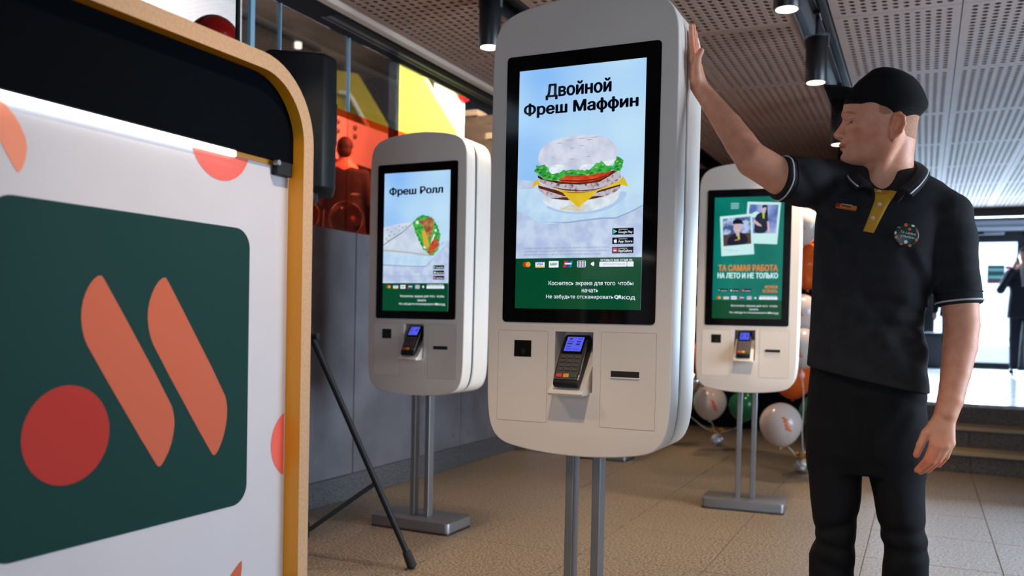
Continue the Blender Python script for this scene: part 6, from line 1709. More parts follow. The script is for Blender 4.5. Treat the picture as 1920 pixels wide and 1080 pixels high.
STAFF_CAP = [
    ('+', 0, ('l', [(1.6126, -0.1137, 0.0469, 0.067, 2.58, 0.07, 0.07), (1.6319, -0.1142, 0.0741, 0.0813, 2.58, 0.077, 0.077), (1.6475, -0.1146, 0.0878, 0.0954, 2.58, 0.08, 0.08), (1.6627, -0.115, 0.096, 0.1095, 2.58, 0.082, 0.082), (1.6747, -0.1153, 0.1002, 0.112, 2.58, 0.083, 0.083), (1.6906, -0.1158, 0.0987, 0.107, 2.58, 0.084, 0.084), (1.7115, -0.1164, 0.0878, 0.0992, 2.58, 0.084, 0.084), (1.7279, -0.1169, 0.0768, 0.0903, 2.58, 0.082, 0.082), (1.7413, -0.1173, 0.0646, 0.0799, 2.58, 0.077, 0.077), (1.7567, -0.1178, 0.0442, 0.0592, 2.58, 0.066, 0.066), (1.7671, -0.1181, 0.0321, 0.0382, 2.58, 0.052, 0.052), (1.7722, -0.1183, 0.0254, 0.0172, 2.58, 0.034, 0.034), (1.7752, -0.1184, 0.02, 0.0, 2.58, 0.012, 0.012)], 2.15)),
    ('-', 0.001, ('c', (-0.2383, 2.46, 1.632), (-0.2383, 2.7, 1.632), 0.05, 0.05)),
    ('-', 0.001, ('c', (-0.2339, 2.46, 1.6307), (-0.2339, 2.7, 1.6307), 0.05, 0.05)),
    ('-', 0.001, ('c', (-0.2295, 2.46, 1.6294), (-0.2295, 2.7, 1.6294), 0.05, 0.05)),
    ('-', 0.001, ('c', (-0.2251, 2.46, 1.6281), (-0.2251, 2.7, 1.6281), 0.05, 0.05)),
    ('-', 0.001, ('c', (-0.2208, 2.46, 1.6267), (-0.2208, 2.7, 1.6267), 0.05, 0.05)),
    ('-', 0.001, ('c', (-0.2164, 2.46, 1.6254), (-0.2164, 2.7, 1.6254), 0.05, 0.05)),
    ('-', 0.001, ('c', (-0.212, 2.46, 1.6241), (-0.212, 2.7, 1.6241), 0.05, 0.05)),
    ('-', 0.001, ('c', (-0.2096, 2.46, 1.6289), (-0.2096, 2.7, 1.6289), 0.05, 0.05)),
    ('-', 0.001, ('c', (-0.1957, 2.46, 1.6261), (-0.1957, 2.7, 1.6261), 0.05, 0.05)),
    ('-', 0.001, ('c', (-0.1818, 2.46, 1.6232), (-0.1818, 2.7, 1.6232), 0.05, 0.05)),
    ('-', 0.001, ('c', (-0.1679, 2.46, 1.6204), (-0.1679, 2.7, 1.6204), 0.05, 0.05)),
    ('-', 0.001, ('c', (-0.154, 2.46, 1.6176), (-0.154, 2.7, 1.6176), 0.05, 0.05)),
    ('-', 0.001, ('c', (-0.1401, 2.46, 1.6147), (-0.1401, 2.7, 1.6147), 0.05, 0.05)),
    ('-', 0.001, ('c', (-0.1262, 2.46, 1.6119), (-0.1262, 2.7, 1.6119), 0.05, 0.05)),
    ('-', 0.001, ('c', (-0.1482, 2.46, 1.6225), (-0.1482, 2.7, 1.6225), 0.05, 0.05)),
    ('-', 0.001, ('c', (-0.1436, 2.46, 1.6187), (-0.1436, 2.7, 1.6187), 0.05, 0.05)),
    ('-', 0.001, ('c', (-0.139, 2.46, 1.6148), (-0.139, 2.7, 1.6148), 0.05, 0.05)),
    ('-', 0.001, ('c', (-0.1344, 2.46, 1.611), (-0.1344, 2.7, 1.611), 0.05, 0.05)),
    ('-', 0.001, ('c', (-0.1298, 2.46, 1.6072), (-0.1298, 2.7, 1.6072), 0.05, 0.05)),
    ('-', 0.001, ('c', (-0.1252, 2.46, 1.6033), (-0.1252, 2.7, 1.6033), 0.05, 0.05)),
    ('-', 0.001, ('c', (-0.1206, 2.46, 1.5995), (-0.1206, 2.7, 1.5995), 0.05, 0.05)),
    ('-', 0.001, ('c', (-0.1253, 2.46, 1.6039), (-0.1253, 2.7, 1.6039), 0.05, 0.05)),
    ('-', 0.001, ('c', (-0.1202, 2.46, 1.5985), (-0.1202, 2.7, 1.5985), 0.05, 0.05)),
    ('-', 0.001, ('c', (-0.1152, 2.46, 1.5931), (-0.1152, 2.7, 1.5931), 0.05, 0.05)),
    ('-', 0.001, ('c', (-0.1102, 2.46, 1.5876), (-0.1102, 2.7, 1.5876), 0.05, 0.05)),
    ('-', 0.001, ('c', (-0.1051, 2.46, 1.5822), (-0.1051, 2.7, 1.5822), 0.05, 0.05)),
    ('-', 0.001, ('c', (-0.1001, 2.46, 1.5768), (-0.1001, 2.7, 1.5768), 0.05, 0.05)),
    ('-', 0.001, ('c', (-0.0951, 2.46, 1.5713), (-0.0951, 2.7, 1.5713), 0.05, 0.05)),
    ('-', 0.001, ('c', (-0.0945, 2.46, 1.5707), (-0.0945, 2.7, 1.5707), 0.05, 0.05)),
    ('-', 0.001, ('c', (-0.0919, 2.46, 1.568), (-0.0919, 2.7, 1.568), 0.05, 0.05)),
    ('-', 0.001, ('c', (-0.0893, 2.46, 1.5653), (-0.0893, 2.7, 1.5653), 0.05, 0.05)),
    ('-', 0.001, ('c', (-0.0867, 2.46, 1.5626), (-0.0867, 2.7, 1.5626), 0.05, 0.05)),
    ('-', 0.001, ('c', (-0.0841, 2.46, 1.5599), (-0.0841, 2.7, 1.5599), 0.05, 0.05)),
    ('-', 0.001, ('c', (-0.0815, 2.46, 1.5571), (-0.0815, 2.7, 1.5571), 0.05, 0.05)),
    ('-', 0.001, ('c', (-0.0789, 2.46, 1.5544), (-0.0789, 2.7, 1.5544), 0.05, 0.05)),
]
VISOR_ROOT = (-0.1897, 2.58, 1.729)
VISOR_TIP = (-0.266, 2.58, 1.7462)
EARTOP = (-0.0757, 2.5, 1.6358)
VISOR_LOW = (-0.2284, 2.58, 1.6947)
EYE = (-0.1799, 2.5460000000000003, 1.6306)
BROW = [(-0.2026, 2.56, 1.6576), (-0.1866, 2.545, 1.6574), (-0.1667, 2.53, 1.6468)]
MOUTH = (-0.2112, 2.58, 1.571)
COLLAR_FOLD = [(-0.1325, 2.485, 1.4514), (-0.1614, 2.52, 1.4819), (-0.176, 2.59, 1.514), (-0.1603, 2.66, 1.5425), (-0.1161, 2.685, 1.5547), (-0.068, 2.68, 1.5525), (-0.0374, 2.64, 1.5321), (-0.0269, 2.58, 1.5015), (-0.0419, 2.52, 1.4649), (-0.0681, 2.478, 1.4365)]
COLLAR_EDGE = [(-0.1702, 2.468, 1.4437), (-0.1953, 2.515, 1.4715), (-0.2082, 2.6, 1.5085), (-0.1849, 2.7, 1.5325), (-0.1219, 2.735, 1.5409), (-0.0549, 2.73, 1.5409), (-0.0107, 2.68, 1.5228), (0.0055, 2.6, 1.4918), (-0.0087, 2.515, 1.4502), (-0.0336, 2.464, 1.4168)]
PLACKET = [[(-0.1292, 1.4505), (-0.0716, 1.4355)], [(-0.1235, 1.4309), (-0.0788, 1.4208)], [(-0.1242, 1.4116), (-0.0884, 1.4048)], [(-0.1312, 1.3871), (-0.0991, 1.3805)], [(-0.1394, 1.3597), (-0.111, 1.3533)], [(-0.1489, 1.3308), (-0.123, 1.3247)]]
BUTTONS = [(-0.1154, 1.4388), (-0.1116, 1.4008), (-0.126, 1.3648)]
NAME_TAG = [(-0.2178, 1.4026), (-0.1688, 1.3897)]
BADGE = (-0.0457, 1.3189)
HEM_TAG = (-0.0764, 0.925)
ANKLES = [(-0.1949, 2.61, 0.0199), (-0.0218, 2.61, 0.0555)]
HAIRBOX = [(-0.1358, 2.58, 1.684), (-0.0381, 2.58, 1.577)]
SKIN = None


def skin_mat(name, col):
    m = D.materials.new(name)
    m.use_nodes = True
    nt = m.node_tree
    b = nt.nodes['Principled BSDF']
    b.inputs['Roughness'].default_value = 0.48
    b.inputs['Specular IOR Level'].default_value = 0.4
    b.inputs['Subsurface Weight'].default_value = 0.12
    b.inputs['Subsurface Radius'].default_value = (0.010, 0.004, 0.002)
    b.inputs['Subsurface Scale'].default_value = 0.8
    a = nt.nodes.new('ShaderNodeAttribute')
    a.attribute_name = 'tint'
    g = nt.nodes.new('ShaderNodeNewGeometry')
    n = nt.nodes.new('ShaderNodeTexNoise')
    n.inputs['Scale'].default_value = 42
    n.inputs['Detail'].default_value = 4
    nt.links.new(g.outputs['Position'], n.inputs['Vector'])
    r = nt.nodes.new('ShaderNodeValToRGB')
    r.color_ramp.elements[0].position, r.color_ramp.elements[1].position = 0.35, 0.7
    r.color_ramp.elements[0].color = (*col, 1)
    r.color_ramp.elements[1].color = (col[0] * 0.93, col[1] * 0.80, col[2] * 0.77, 1)
    nt.links.new(n.outputs['Fac'], r.inputs['Fac'])
    x = nt.nodes.new('ShaderNodeMix')
    x.data_type = 'RGBA'
    x.blend_type = 'MULTIPLY'
    x.inputs[0].default_value = 1.0
    nt.links.new(r.outputs['Color'], x.inputs[6])
    nt.links.new(a.outputs['Color'], x.inputs[7])
    nt.links.new(x.outputs[2], b.inputs['Base Color'])
    return m


SKIN = skin_mat('skin', lin((228, 162, 130)))
SHIRTM = mat('polo_black', lin((40, 40, 43)), 0.85, bump=(900, 0.25, 0.001), noise=(lin((33, 33, 36)), 30, 3, 0.35, 0.7), spec=0.2)
TROUM = mat('trouser_black', lin((17, 18, 21)), 0.85, bump=(700, 0.2, 0.001), spec=0.2)
CAPM = mat('cap_black', lin((16, 16, 17)), 0.85, bump=(800, 0.25, 0.001), spec=0.2)
PIPE = mat('piping_white', lin((200, 200, 205)), 0.7)
PLYEL = mat('placket_mustard', lin((206, 150, 34)), 0.75, bump=(600, 0.2, 0.001))

staff = thing('person', 'employee in black cap and polo with mustard placket, palm against the large kiosk', 'person', (-0.09, 2.6, 0.0))


def under(o, root):
    o.parent = root
    o.matrix_parent_inverse = Matrix.Translation(-Vector(root.location))
    return o


body_f = Field(STAFF_BODY, 0.0028)
VQ = body_f.nets(2)
V_ = VQ[0]
tint = np.ones((len(V_), 4))


def blob(c, r, col, hard=1.0):
    d = np.linalg.norm((V_ - np.array(c)) / np.array(r), axis=1)
    w = np.clip((1 - d) * 2.2 * hard, 0, 1)[:, None]
    tint[:, :3] = tint[:, :3] * (1 - w) + np.array(col) * w


mx, my, mz = MOUTH
for dz, rz in ((0.0048, 0.0048), (-0.0050, 0.0062)):
    blob((mx - 0.002, 2.58, mz + dz), (0.021, 0.041, rz), (0.80, 0.50, 0.46), 1.4)
blob((mx + 0.004, 2.58, mz), (0.026, 0.046, 0.0024), (0.36, 0.18, 0.18), 2)
blob((-0.248, 2.58, EYE[2] - 0.034), (0.026, 0.024, 0.022), (1.0, 0.80, 0.76))
for s in (-1, 1):
    blob((EYE[0] - 0.003, 2.58 + 0.046 * s, EYE[2] + 0.0058), (0.016, 0.014, 0.0030), (0.45, 0.34, 0.32), 1.5)
    blob((EARTOP[0] - 0.002, 2.58 + 0.086 * s, EARTOP[2] - 0.03), (0.022, 0.013, 0.045), (1.0, 0.74, 0.64))
    blob((EYE[0] + 0.03, 2.58 + 0.06 * s, EYE[2] - 0.035), (0.045, 0.03, 0.04), (1.0, 0.88, 0.85))
for k in (J_ for J_ in ((0.02, 2.47, 0.735), (-0.02, 2.48, 0.70))):
    blob(k, (0.06, 0.05, 0.06), (1.0, 0.78, 0.74))
blob((-0.61, 2.52, 1.86), (0.04, 0.08, 0.05), (1.0, 0.80, 0.77))
under(net_mesh('body', VQ, SKIN, None, tint), staff)
# eyes
for s in (-1, 1):
    c = Vector((EYE[0], 2.58 + 0.0340 * s, EYE[2]))
    e = MB().sphere((0, 0, 0), 0.0124, 20).done('eye', mat('eye_white', lin((206, 200, 196)), 0.15), None, c, smooth=90)
    under(e, staff)
    dirv = Vector((-1, -0.45, 0.0)).normalized()
    q = dirv.to_track_quat('Z', 'Y').to_euler()
    link('iris', mesh('iris', [(0.0062 * math.cos(a), 0.0062 * math.sin(a), 0.0112) for a in [2 * PI * k / 20 for k in range(20)]] + [(0, 0, 0.0126)], [(k, (k + 1) % 20, 20) for k in range(20)], mat('iris_grey_blue', lin((86, 104, 112)), 0.1)), e, (0, 0, 0), q)
    link('pupil', mesh('pupil', [(0.0026 * math.cos(a), 0.0026 * math.sin(a), 0.01235) for a in [2 * PI * k / 14 for k in range(14)]] + [(0, 0, 0.0129)], [(k, (k + 1) % 14, 14) for k in range(14)], mat('pupil', (0.003, 0.003, 0.003), 0.1)), e, (0, 0, 0), q)
    # eyebrow: short hairs swept back along the brow ridge
    hv = []
    rr = random.Random(5)
    bm_ = MB()
    for i in range(26):
        f = rr.random()
        x = BROW[0][0] + (BROW[2][0] - BROW[0][0]) * f
        z = BROW[0][2] + (BROW[1][2] - BROW[0][2]) * min(1, f * 2) + (BROW[2][2] - BROW[1][2]) * max(0, f * 2 - 1) + rr.uniform(-0.003, 0.003) * (1 - 0.6 * f)
        y = 2.58 + s * (0.010 + 0.040 * f)
        # move outward to the skin
        for _ in range(30):
            if body_f.at([[x, y, z]])[0] > 0.0006:
                break
            x -= 0.0008
            y += s * 0.0006
        d_ = Vector((0.010, s * 0.006, 0.0022 - 0.003 * f))
        p = Vector((x, y, z))
        bm_.tube([p, p + d_ * 0.5 + Vector((-0.0005, s * 0.0004, 0)), p + d_], [0.0005, 0.0004, 0.0002], 4)
    o = bm_.done('eyebrow', mat('brow_hair', lin((160, 118, 92)), 0.7))
    o['kind'] = 'stuff'
    under(o, staff)
# cropped hair below the cap, following the skull
hair_f = Field([p for p in STAFF_BODY[:2]], 0.0028)
hair_f.G -= 0.0006
hx0 = EYE[0] + 0.058
X_, Y_, Z_ = hair_f.ax[0][:, None, None], hair_f.ax[1][None, :, None], hair_f.ax[2][None, None, :]
e0, b0 = EYE[2], EYE[0]
low = np.interp(X_.ravel(), [b0 + 0.052, b0 + 0.07, b0 + 0.098, b0 + 0.112, b0 + 0.128, b0 + 0.17], [e0 + 0.018, e0 + 0.006, e0 + 0.004, e0 - 0.032, e0 - 0.046, e0 - 0.050])[:, None, None]
hair_f.G = np.maximum(hair_f.G, np.maximum(low - Z_, np.maximum((b0 + 0.056) - X_, Z_ - (e0 + 0.07))) * 0.5).astype(np.float32)
under(net_mesh('hair', hair_f.nets(1), mat('cropped_hair', lin((196, 140, 112)), 0.8, noise=(lin((176, 124, 98)), 260, 2, 0.4, 0.6), bump=(700, 0.5, 0.002))), staff)

# cap
cap_f = Field(STAFF_CAP, 0.003)
cp = under(net_mesh('cap', cap_f.nets(2), CAPM), staff)
vr, vt, vl = VISOR_ROOT, VISOR_TIP, VISOR_LOW
NV, NU = 10, 24
V, F = [], []
for th in (0.0, -0.0035):
    for j in range(NV + 1):
        v = j / NV
        for i in range(NU + 1):
            u = -1 + 2 * i / NU
            lat = 0.080 * u
            xr = vr[0] + 0.056 * (1 - math.sqrt(max(0.0, 1 - 0.90 * u * u)))
            xt = vt[0] + 0.026 * abs(u) ** 2.6
            x = xr + (xt - xr) * v
            z = vr[2] + (vt[2] - vr[2]) * v + 0.004 * math.sin(PI * v) - 0.058 * abs(u) ** 1.9 * (0.72 + 0.28 * v) + th
            V.append((x + (0.016 if j == 0 else 0), 2.58 + lat, z))
n1 = (NV + 1) * (NU + 1)
for j in range(NV):
    for i in range(NU):
        a = j * (NU + 1) + i
        F.append((a, a + 1, a + NU + 2, a + NU + 1))
        F.append((n1 + a, n1 + a + NU + 1, n1 + a + NU + 2, n1 + a + 1))
rim = [j * (NU + 1) for j in range(NV + 1)] + [NV * (NU + 1) + i for i in range(1, NU + 1)] + [j * (NU + 1) + NU for j in range(NV - 1, -1, -1)]
for a, b in zip(rim, rim[1:]):
    F.append((a, b, n1 + b, n1 + a))
vz = link('visor', mesh('visor', V, F, CAPM, smooth=True))
under(vz, staff)
top = cap_f
bt = MB().sphere((0, 0, 0), 0.007, 12, (1, 1, .5)).done('cap_button', CAPM, None, (vr[0] + 0.068, 2.58, float(STAFF_CAP[0][2][1][-1][0]) + 0.001), smooth=90)
under(bt, staff)

# polo shirt
shirt_f = Field(STAFF_SHIRT, 0.003)
shirt = under(net_mesh('polo_shirt', shirt_f.nets(2), SHIRTM), staff)
# stand-and-fall collar as a thick strip folded over the neck
def spline(P, n):
    P = [Vector(p) for p in P]
    out = []
    for i in range(len(P) - 1):
        p0, p1, p2, p3 = P[max(i - 1, 0)], P[i], P[i + 1], P[min(i + 2, len(P) - 1)]
        for k in range(n):
            t = k / n
            out.append(0.5 * ((2 * p1) + (p2 - p0) * t + (2 * p0 - 5 * p1 + 4 * p2 - p3) * t * t + (3 * p1 - p0 - 3 * p2 + p3) * t ** 3))
    return out + [P[-1]]


cf, ce = spline(COLLAR_FOLD, 8), spline(COLLAR_EDGE, 8)
ctr = sum(cf, Vector()) / len(cf)
V, F = [], []
rows = []
for a, b in zip(cf, ce):
    inn = (ctr - a)
    inn.z = 0
    inn.normalize()
    m_ = (a + b) / 2 + Vector((0, 0, 0.006)) - inn * 0.004
    r = [a + inn * 0.006 + Vector((0, 0, -0.034)), a + inn * 0.003 + Vector((0, 0, -0.004)), a + Vector((0, 0, 0.002)), a - inn * 0.004, m_, b, b + Vector((0, 0, -0.004)) + inn * 0.003, (a + b) / 2 + Vector((0, 0, -0.002)) + inn * 0.003, a + inn * 0.004 + Vector((0, 0, -0.012)), a + inn * 0.008 + Vector((0, 0, -0.034))]
    rows.append(r)
    V += r
k_ = len(rows[0])
for i in range(len(rows) - 1):
    for j in range(k_):
        a, b = i * k_ + j, i * k_ + (j + 1) % k_
        F.append((a, b, b + k_, a + k_))
F.append(tuple(range(k_))[::-1])
F.append(tuple(range((len(rows) - 1) * k_, len(rows) * k_)))
col_o = link('collar', mesh('collar', V, F, SHIRTM, smooth=True))
under(col_o, staff)
pp = []
for a, b in zip(cf, ce):
    w = (a - b).normalized()
    pp.append(b + w * 0.006 + Vector((0, -0.0015, 0.0028)))
under(MB().tube(pp, 0.0021, 6).done('collar_piping', PIPE, smooth=80), staff)


def cuff(name, cut, rad, back, rt, m, dy=1.0):
    c, n = Vector(cut[0]), Vector(cut[1])
    u = n.orthogonal().normalized()
    w = n.cross(u)
    pts = []
    for k in range(41):
        a = 2 * PI * k / 40
        d = u * math.cos(a) + w * math.sin(a)
        p0 = c - n * back
        r = 0.02
        for _ in range(80):
            if shirt_f.at([tuple(p0 + d * r)])[0] > 0:
                break
            r += 0.001
        pts.append(p0 + d * min(r + 0.0006, rad * 1.35))
    return under(MB().tube(pts, rt, 6).done(name, m, smooth=80), staff)


cuff('sleeve_piping', CUT_R, 0.058, 0.010, 0.0022, PIPE)
cuff('sleeve_piping', CUT_L, 0.060, 0.009, 0.0026, PIPE)
for cut, bk in ((CUT_R, 0.026), (CUT_L, 0.030)):
    cuff('cuff_seam', cut, 0.06, bk, 0.0016, mat('seam_black', (0.004, 0.004, 0.005), 0.9))

# placket, buttons, name tag, badge, hem tag: conform to the chest
V, F = [], []
NS, NR = 8, 24
P5 = PLACKET
for r in range(NR + 1):
    f = r / NR * (len(P5) - 1)
    i = min(int(f), len(P5) - 2)
    t = f - i
    A = [P5[i][0][q] * (1 - t) + P5[i + 1][0][q] * t for q in (0, 1)]
    B = [P5[i][1][q] * (1 - t) + P5[i + 1][1][q] * t for q in (0, 1)]
    for s in range(NS + 1):
        w = s / NS
        x, z = A[0] * (1 - w) + B[0] * w, A[1] * (1 - w) + B[1] * w
        y = min(shirt_f.front(x, z), body_f.front(x, z)) if r < 5 else shirt_f.front(x, z)
        V.append((x, y - 0.0030 - (0.0012 if 0 < s < NS else -0.002), z))
for r in range(NR):
    for s in range(NS):
        a = r * (NS + 1) + s
        F.append((a, a + NS + 1, a + NS + 2, a + 1))
pl_o = under(link('placket', mesh('placket', V, F, PLYEL, smooth=True)), staff)
for (x, z) in BUTTONS:
    y = min(shirt_f.front(x, z), body_f.front(x, z)) - 0.0055
    b = MB().lathe((0, 0, 0), [(0.0048, 0), (0.0052, 0.001), (0.0048, 0.002), (0.0036, 0.0017), (0.0032, 0.0012)], 16).done('button', mat('button_pearl', lin((214, 200, 190)), 0.25), None, (0, 0, 0), (0, 0, 0), smooth=50)
    b.location = Vector((x, y, z))
    b.rotation_euler = (PI / 2, 0, 0)
    under(b, staff)
    MB().cyl((0, 0, 0.0012), (0, 0, 0.0022), 0.0015, n=10).done('button_eye', mat('thread_dark', lin((120, 104, 96)), 0.7), b)


def chest_frame(x, z, span=0.012):
    y = shirt_f.front(x, z)
    n = Vector((-(shirt_f.front(x + span, z) - shirt_f.front(x - span, z)) / (2 * span) * -1, -1, (shirt_f.front(x, z + span) - shirt_f.front(x, z - span)) / (2 * span))).normalized()
    ux = Vector((1, (shirt_f.front(x + span, z) - shirt_f.front(x - span, z)) / (2 * span), 0)).normalized()
    uz = n.cross(ux) * -1
    if uz.z < 0:
        uz = -uz
    n = ux.cross(uz)
    if n.y > 0:
        n = -n
    return Vector((x, y, z)), ux, uz, n


# round pin badge, turned about 12 degrees
c0, ux, uz, nn = chest_frame(*BADGE)
ta = math.radians(-11)
ex_, ez_ = ux * math.cos(ta) + uz * math.sin(ta), uz * math.cos(ta) - ux * math.sin(ta)


def bfr(X, Z, lay=0):
    r2 = X * X + Z * Z
    return tuple(c0 + nn * (0.0072 + 0.0004 * lay - r2 * 3.0) + ex_ * X + ez_ * Z)


BR = 0.0305
bv, bf = [], []
for j, (rr, off) in enumerate(((0.0, 0.0), (0.35, 0), (0.7, 0), (0.93, 0), (1.0, -0.0012), (1.0, -0.0065))):
    for k in range(36):
        a = 2 * PI * k / 36
        X, Z = BR * rr * math.cos(a), BR * rr * math.sin(a)
        bv.append(tuple(Vector(bfr(X, Z)) + nn * off))
for j in range(5):
    for k in range(36):
        a, b = j * 36 + k, j * 36 + (k + 1) % 36
        bf.append((a, b, b + 36, a + 36))
badge = under(link('pin_badge', mesh('pin_badge', bv, bf, mat('badge_green', lin((22, 56, 46)), 0.3), smooth=True)), staff)
OR_ = mat('badge_orange', lin((214, 96, 54)), 0.4)
WH_ = mat('badge_white', lin((222, 222, 222)), 0.4)
bp = [(circ(-0.007, 0.0245, 0.0046, 14), 0, 1), (circ(0.0035, 0.0150, 0.0042, 14), 0, 1), (circ(-0.024, -0.0115, 0.0042, 14), 0, 1), (circ(0.013, -0.0260, 0.0040, 14), 0, 1), (circ(0.0255, -0.0085, 0.0040, 14), 0, 1), (circ(-0.0225, 0.0150, 0.0045, 14, 0.002), 0, 1), ([(0.018, 0.021), (0.023, 0.016), (0.027, 0.007), (0.023, 0.008)], 0, 1), (circ(-0.0085, -0.0262, 0.0042, 12, 0.0028), 0, 1),
      (circ(0.0105, 0.0255, 0.0042, 14, 0.003), 1, 1), (circ(0.001, -0.0190, 0.0046, 14), 1, 1), (circ(-0.028, -0.0005, 0.0026, 14, 0.0042), 1, 1)]
pr = flat('badge_print', bp, [OR_, WH_], None, 0, bfr)
under(pr, staff)
pr.parent = None
under(pr, staff)
for s_, za, zb, xa, xb in (('Те самые', 0.0010, 0.0085, -0.0175, 0.0215), ('улыбки', -0.0105, -0.0015, -0.0150, 0.0190)):
    under(letters('badge_lettering', s_, xa, xb, za, zb, WH_, None, 0, 0.008, frame=lambda X, Z: bfr(X, Z, 2)), staff)
# name tag: red end, orange field, dark name line
(x0, z0), (x1, z1) = NAME_TAG
c1, ux1, uz1, n1_ = chest_frame((x0 + x1) / 2, (z0 + z1) / 2)
th_ = math.atan2(z1 - z0, x1 - x0)
e1, e2 = ux1 * math.cos(th_) + uz1 * math.sin(th_), uz1 * math.cos(th_) - ux1 * math.sin(th_)


def nfr(X, Z, lay=0):
    return tuple(c1 + n1_ * (0.007 + 0.0005 * lay) + e1 * X + e2 * Z)


tagm = MB()
poly = rrect(-0.028, 0.028, -0.0055, 0.0055, 0.002, 3)
tagm.prism(poly, tuple(n1_ * -0.008), tuple(c1 + n1_ * 0.007), tuple(e1), tuple(e2))
nt_ = under(tagm.done('name_tag', mat('tag_orange', lin((214, 122, 66)), 0.45)), staff)
under(flat('tag_print', [(rrect(-0.028, -0.016, -0.0055, 0.0055, 0.001, 3), 0, 1), (rrect(-0.014, 0.016, 0.0048, 0.0064, 0.0005, 2), 1, 1)], [mat('tag_red', lin((170, 30, 26)), 0.45), WH_], None, 0, nfr), staff)
under(letters('tag_lettering', 'Максим', -0.011, 0.0135, -0.0025, 0.0035, mat('tag_ink', lin((60, 24, 16)), 0.6), None, 0, 0.02, frame=lambda X, Z: nfr(X, Z, 2)), staff)
hx, hz = HEM_TAG
hy = shirt_f.front(hx, hz)
under(MB().box(hx - 0.0045, hx + 0.0045, hy - 0.0025, hy + 0.002, hz - 0.005, hz + 0.005, 0.001).done('hem_tag', mat('hem_tag_grey', lin((150, 150, 150)), 0.5)), staff)

# trousers and shoes
tr_f = Field(STAFF_TROUSERS, 0.004)
under(net_mesh('trousers', tr_f.nets(2), TROUM), staff)
for (x, y, z) in ANKLES:
    sf = Field([('+', 0.02, ('f', (x, y + 0.04, 0.045), (x, y - 0.17, 0.032), 0.048, 0.040, (1, 0, 0), 0.9)), ('+', 0.03, ('c', (x, y + 0.02, 0.06), (x, y + 0.01, 0.11), 0.046, 0.046)), ('-', 0.004, ('p', (x, y - 0.05, 0.012), (0, 0, -1), 0.25))], 0.005)
    sh = under(net_mesh('shoe', sf.nets(1), mat('shoe_black', (0.012, 0.012, 0.014), 0.45)), staff)
    sl_ = MB().prism(chaikin([(-0.045, 0.08), (-0.046, -0.02), (-0.040, -0.17), (-0.02, -0.212), (0.02, -0.212), (0.040, -0.17), (0.046, -0.02), (0.045, 0.08)], 2), (0, 0, 0.016), (x, y, 0.001), (1, 0, 0), (0, 1, 0)).done('shoe_sole', mat('sole_black', (0.02, 0.02, 0.02), 0.8))
    under(sl_, staff)


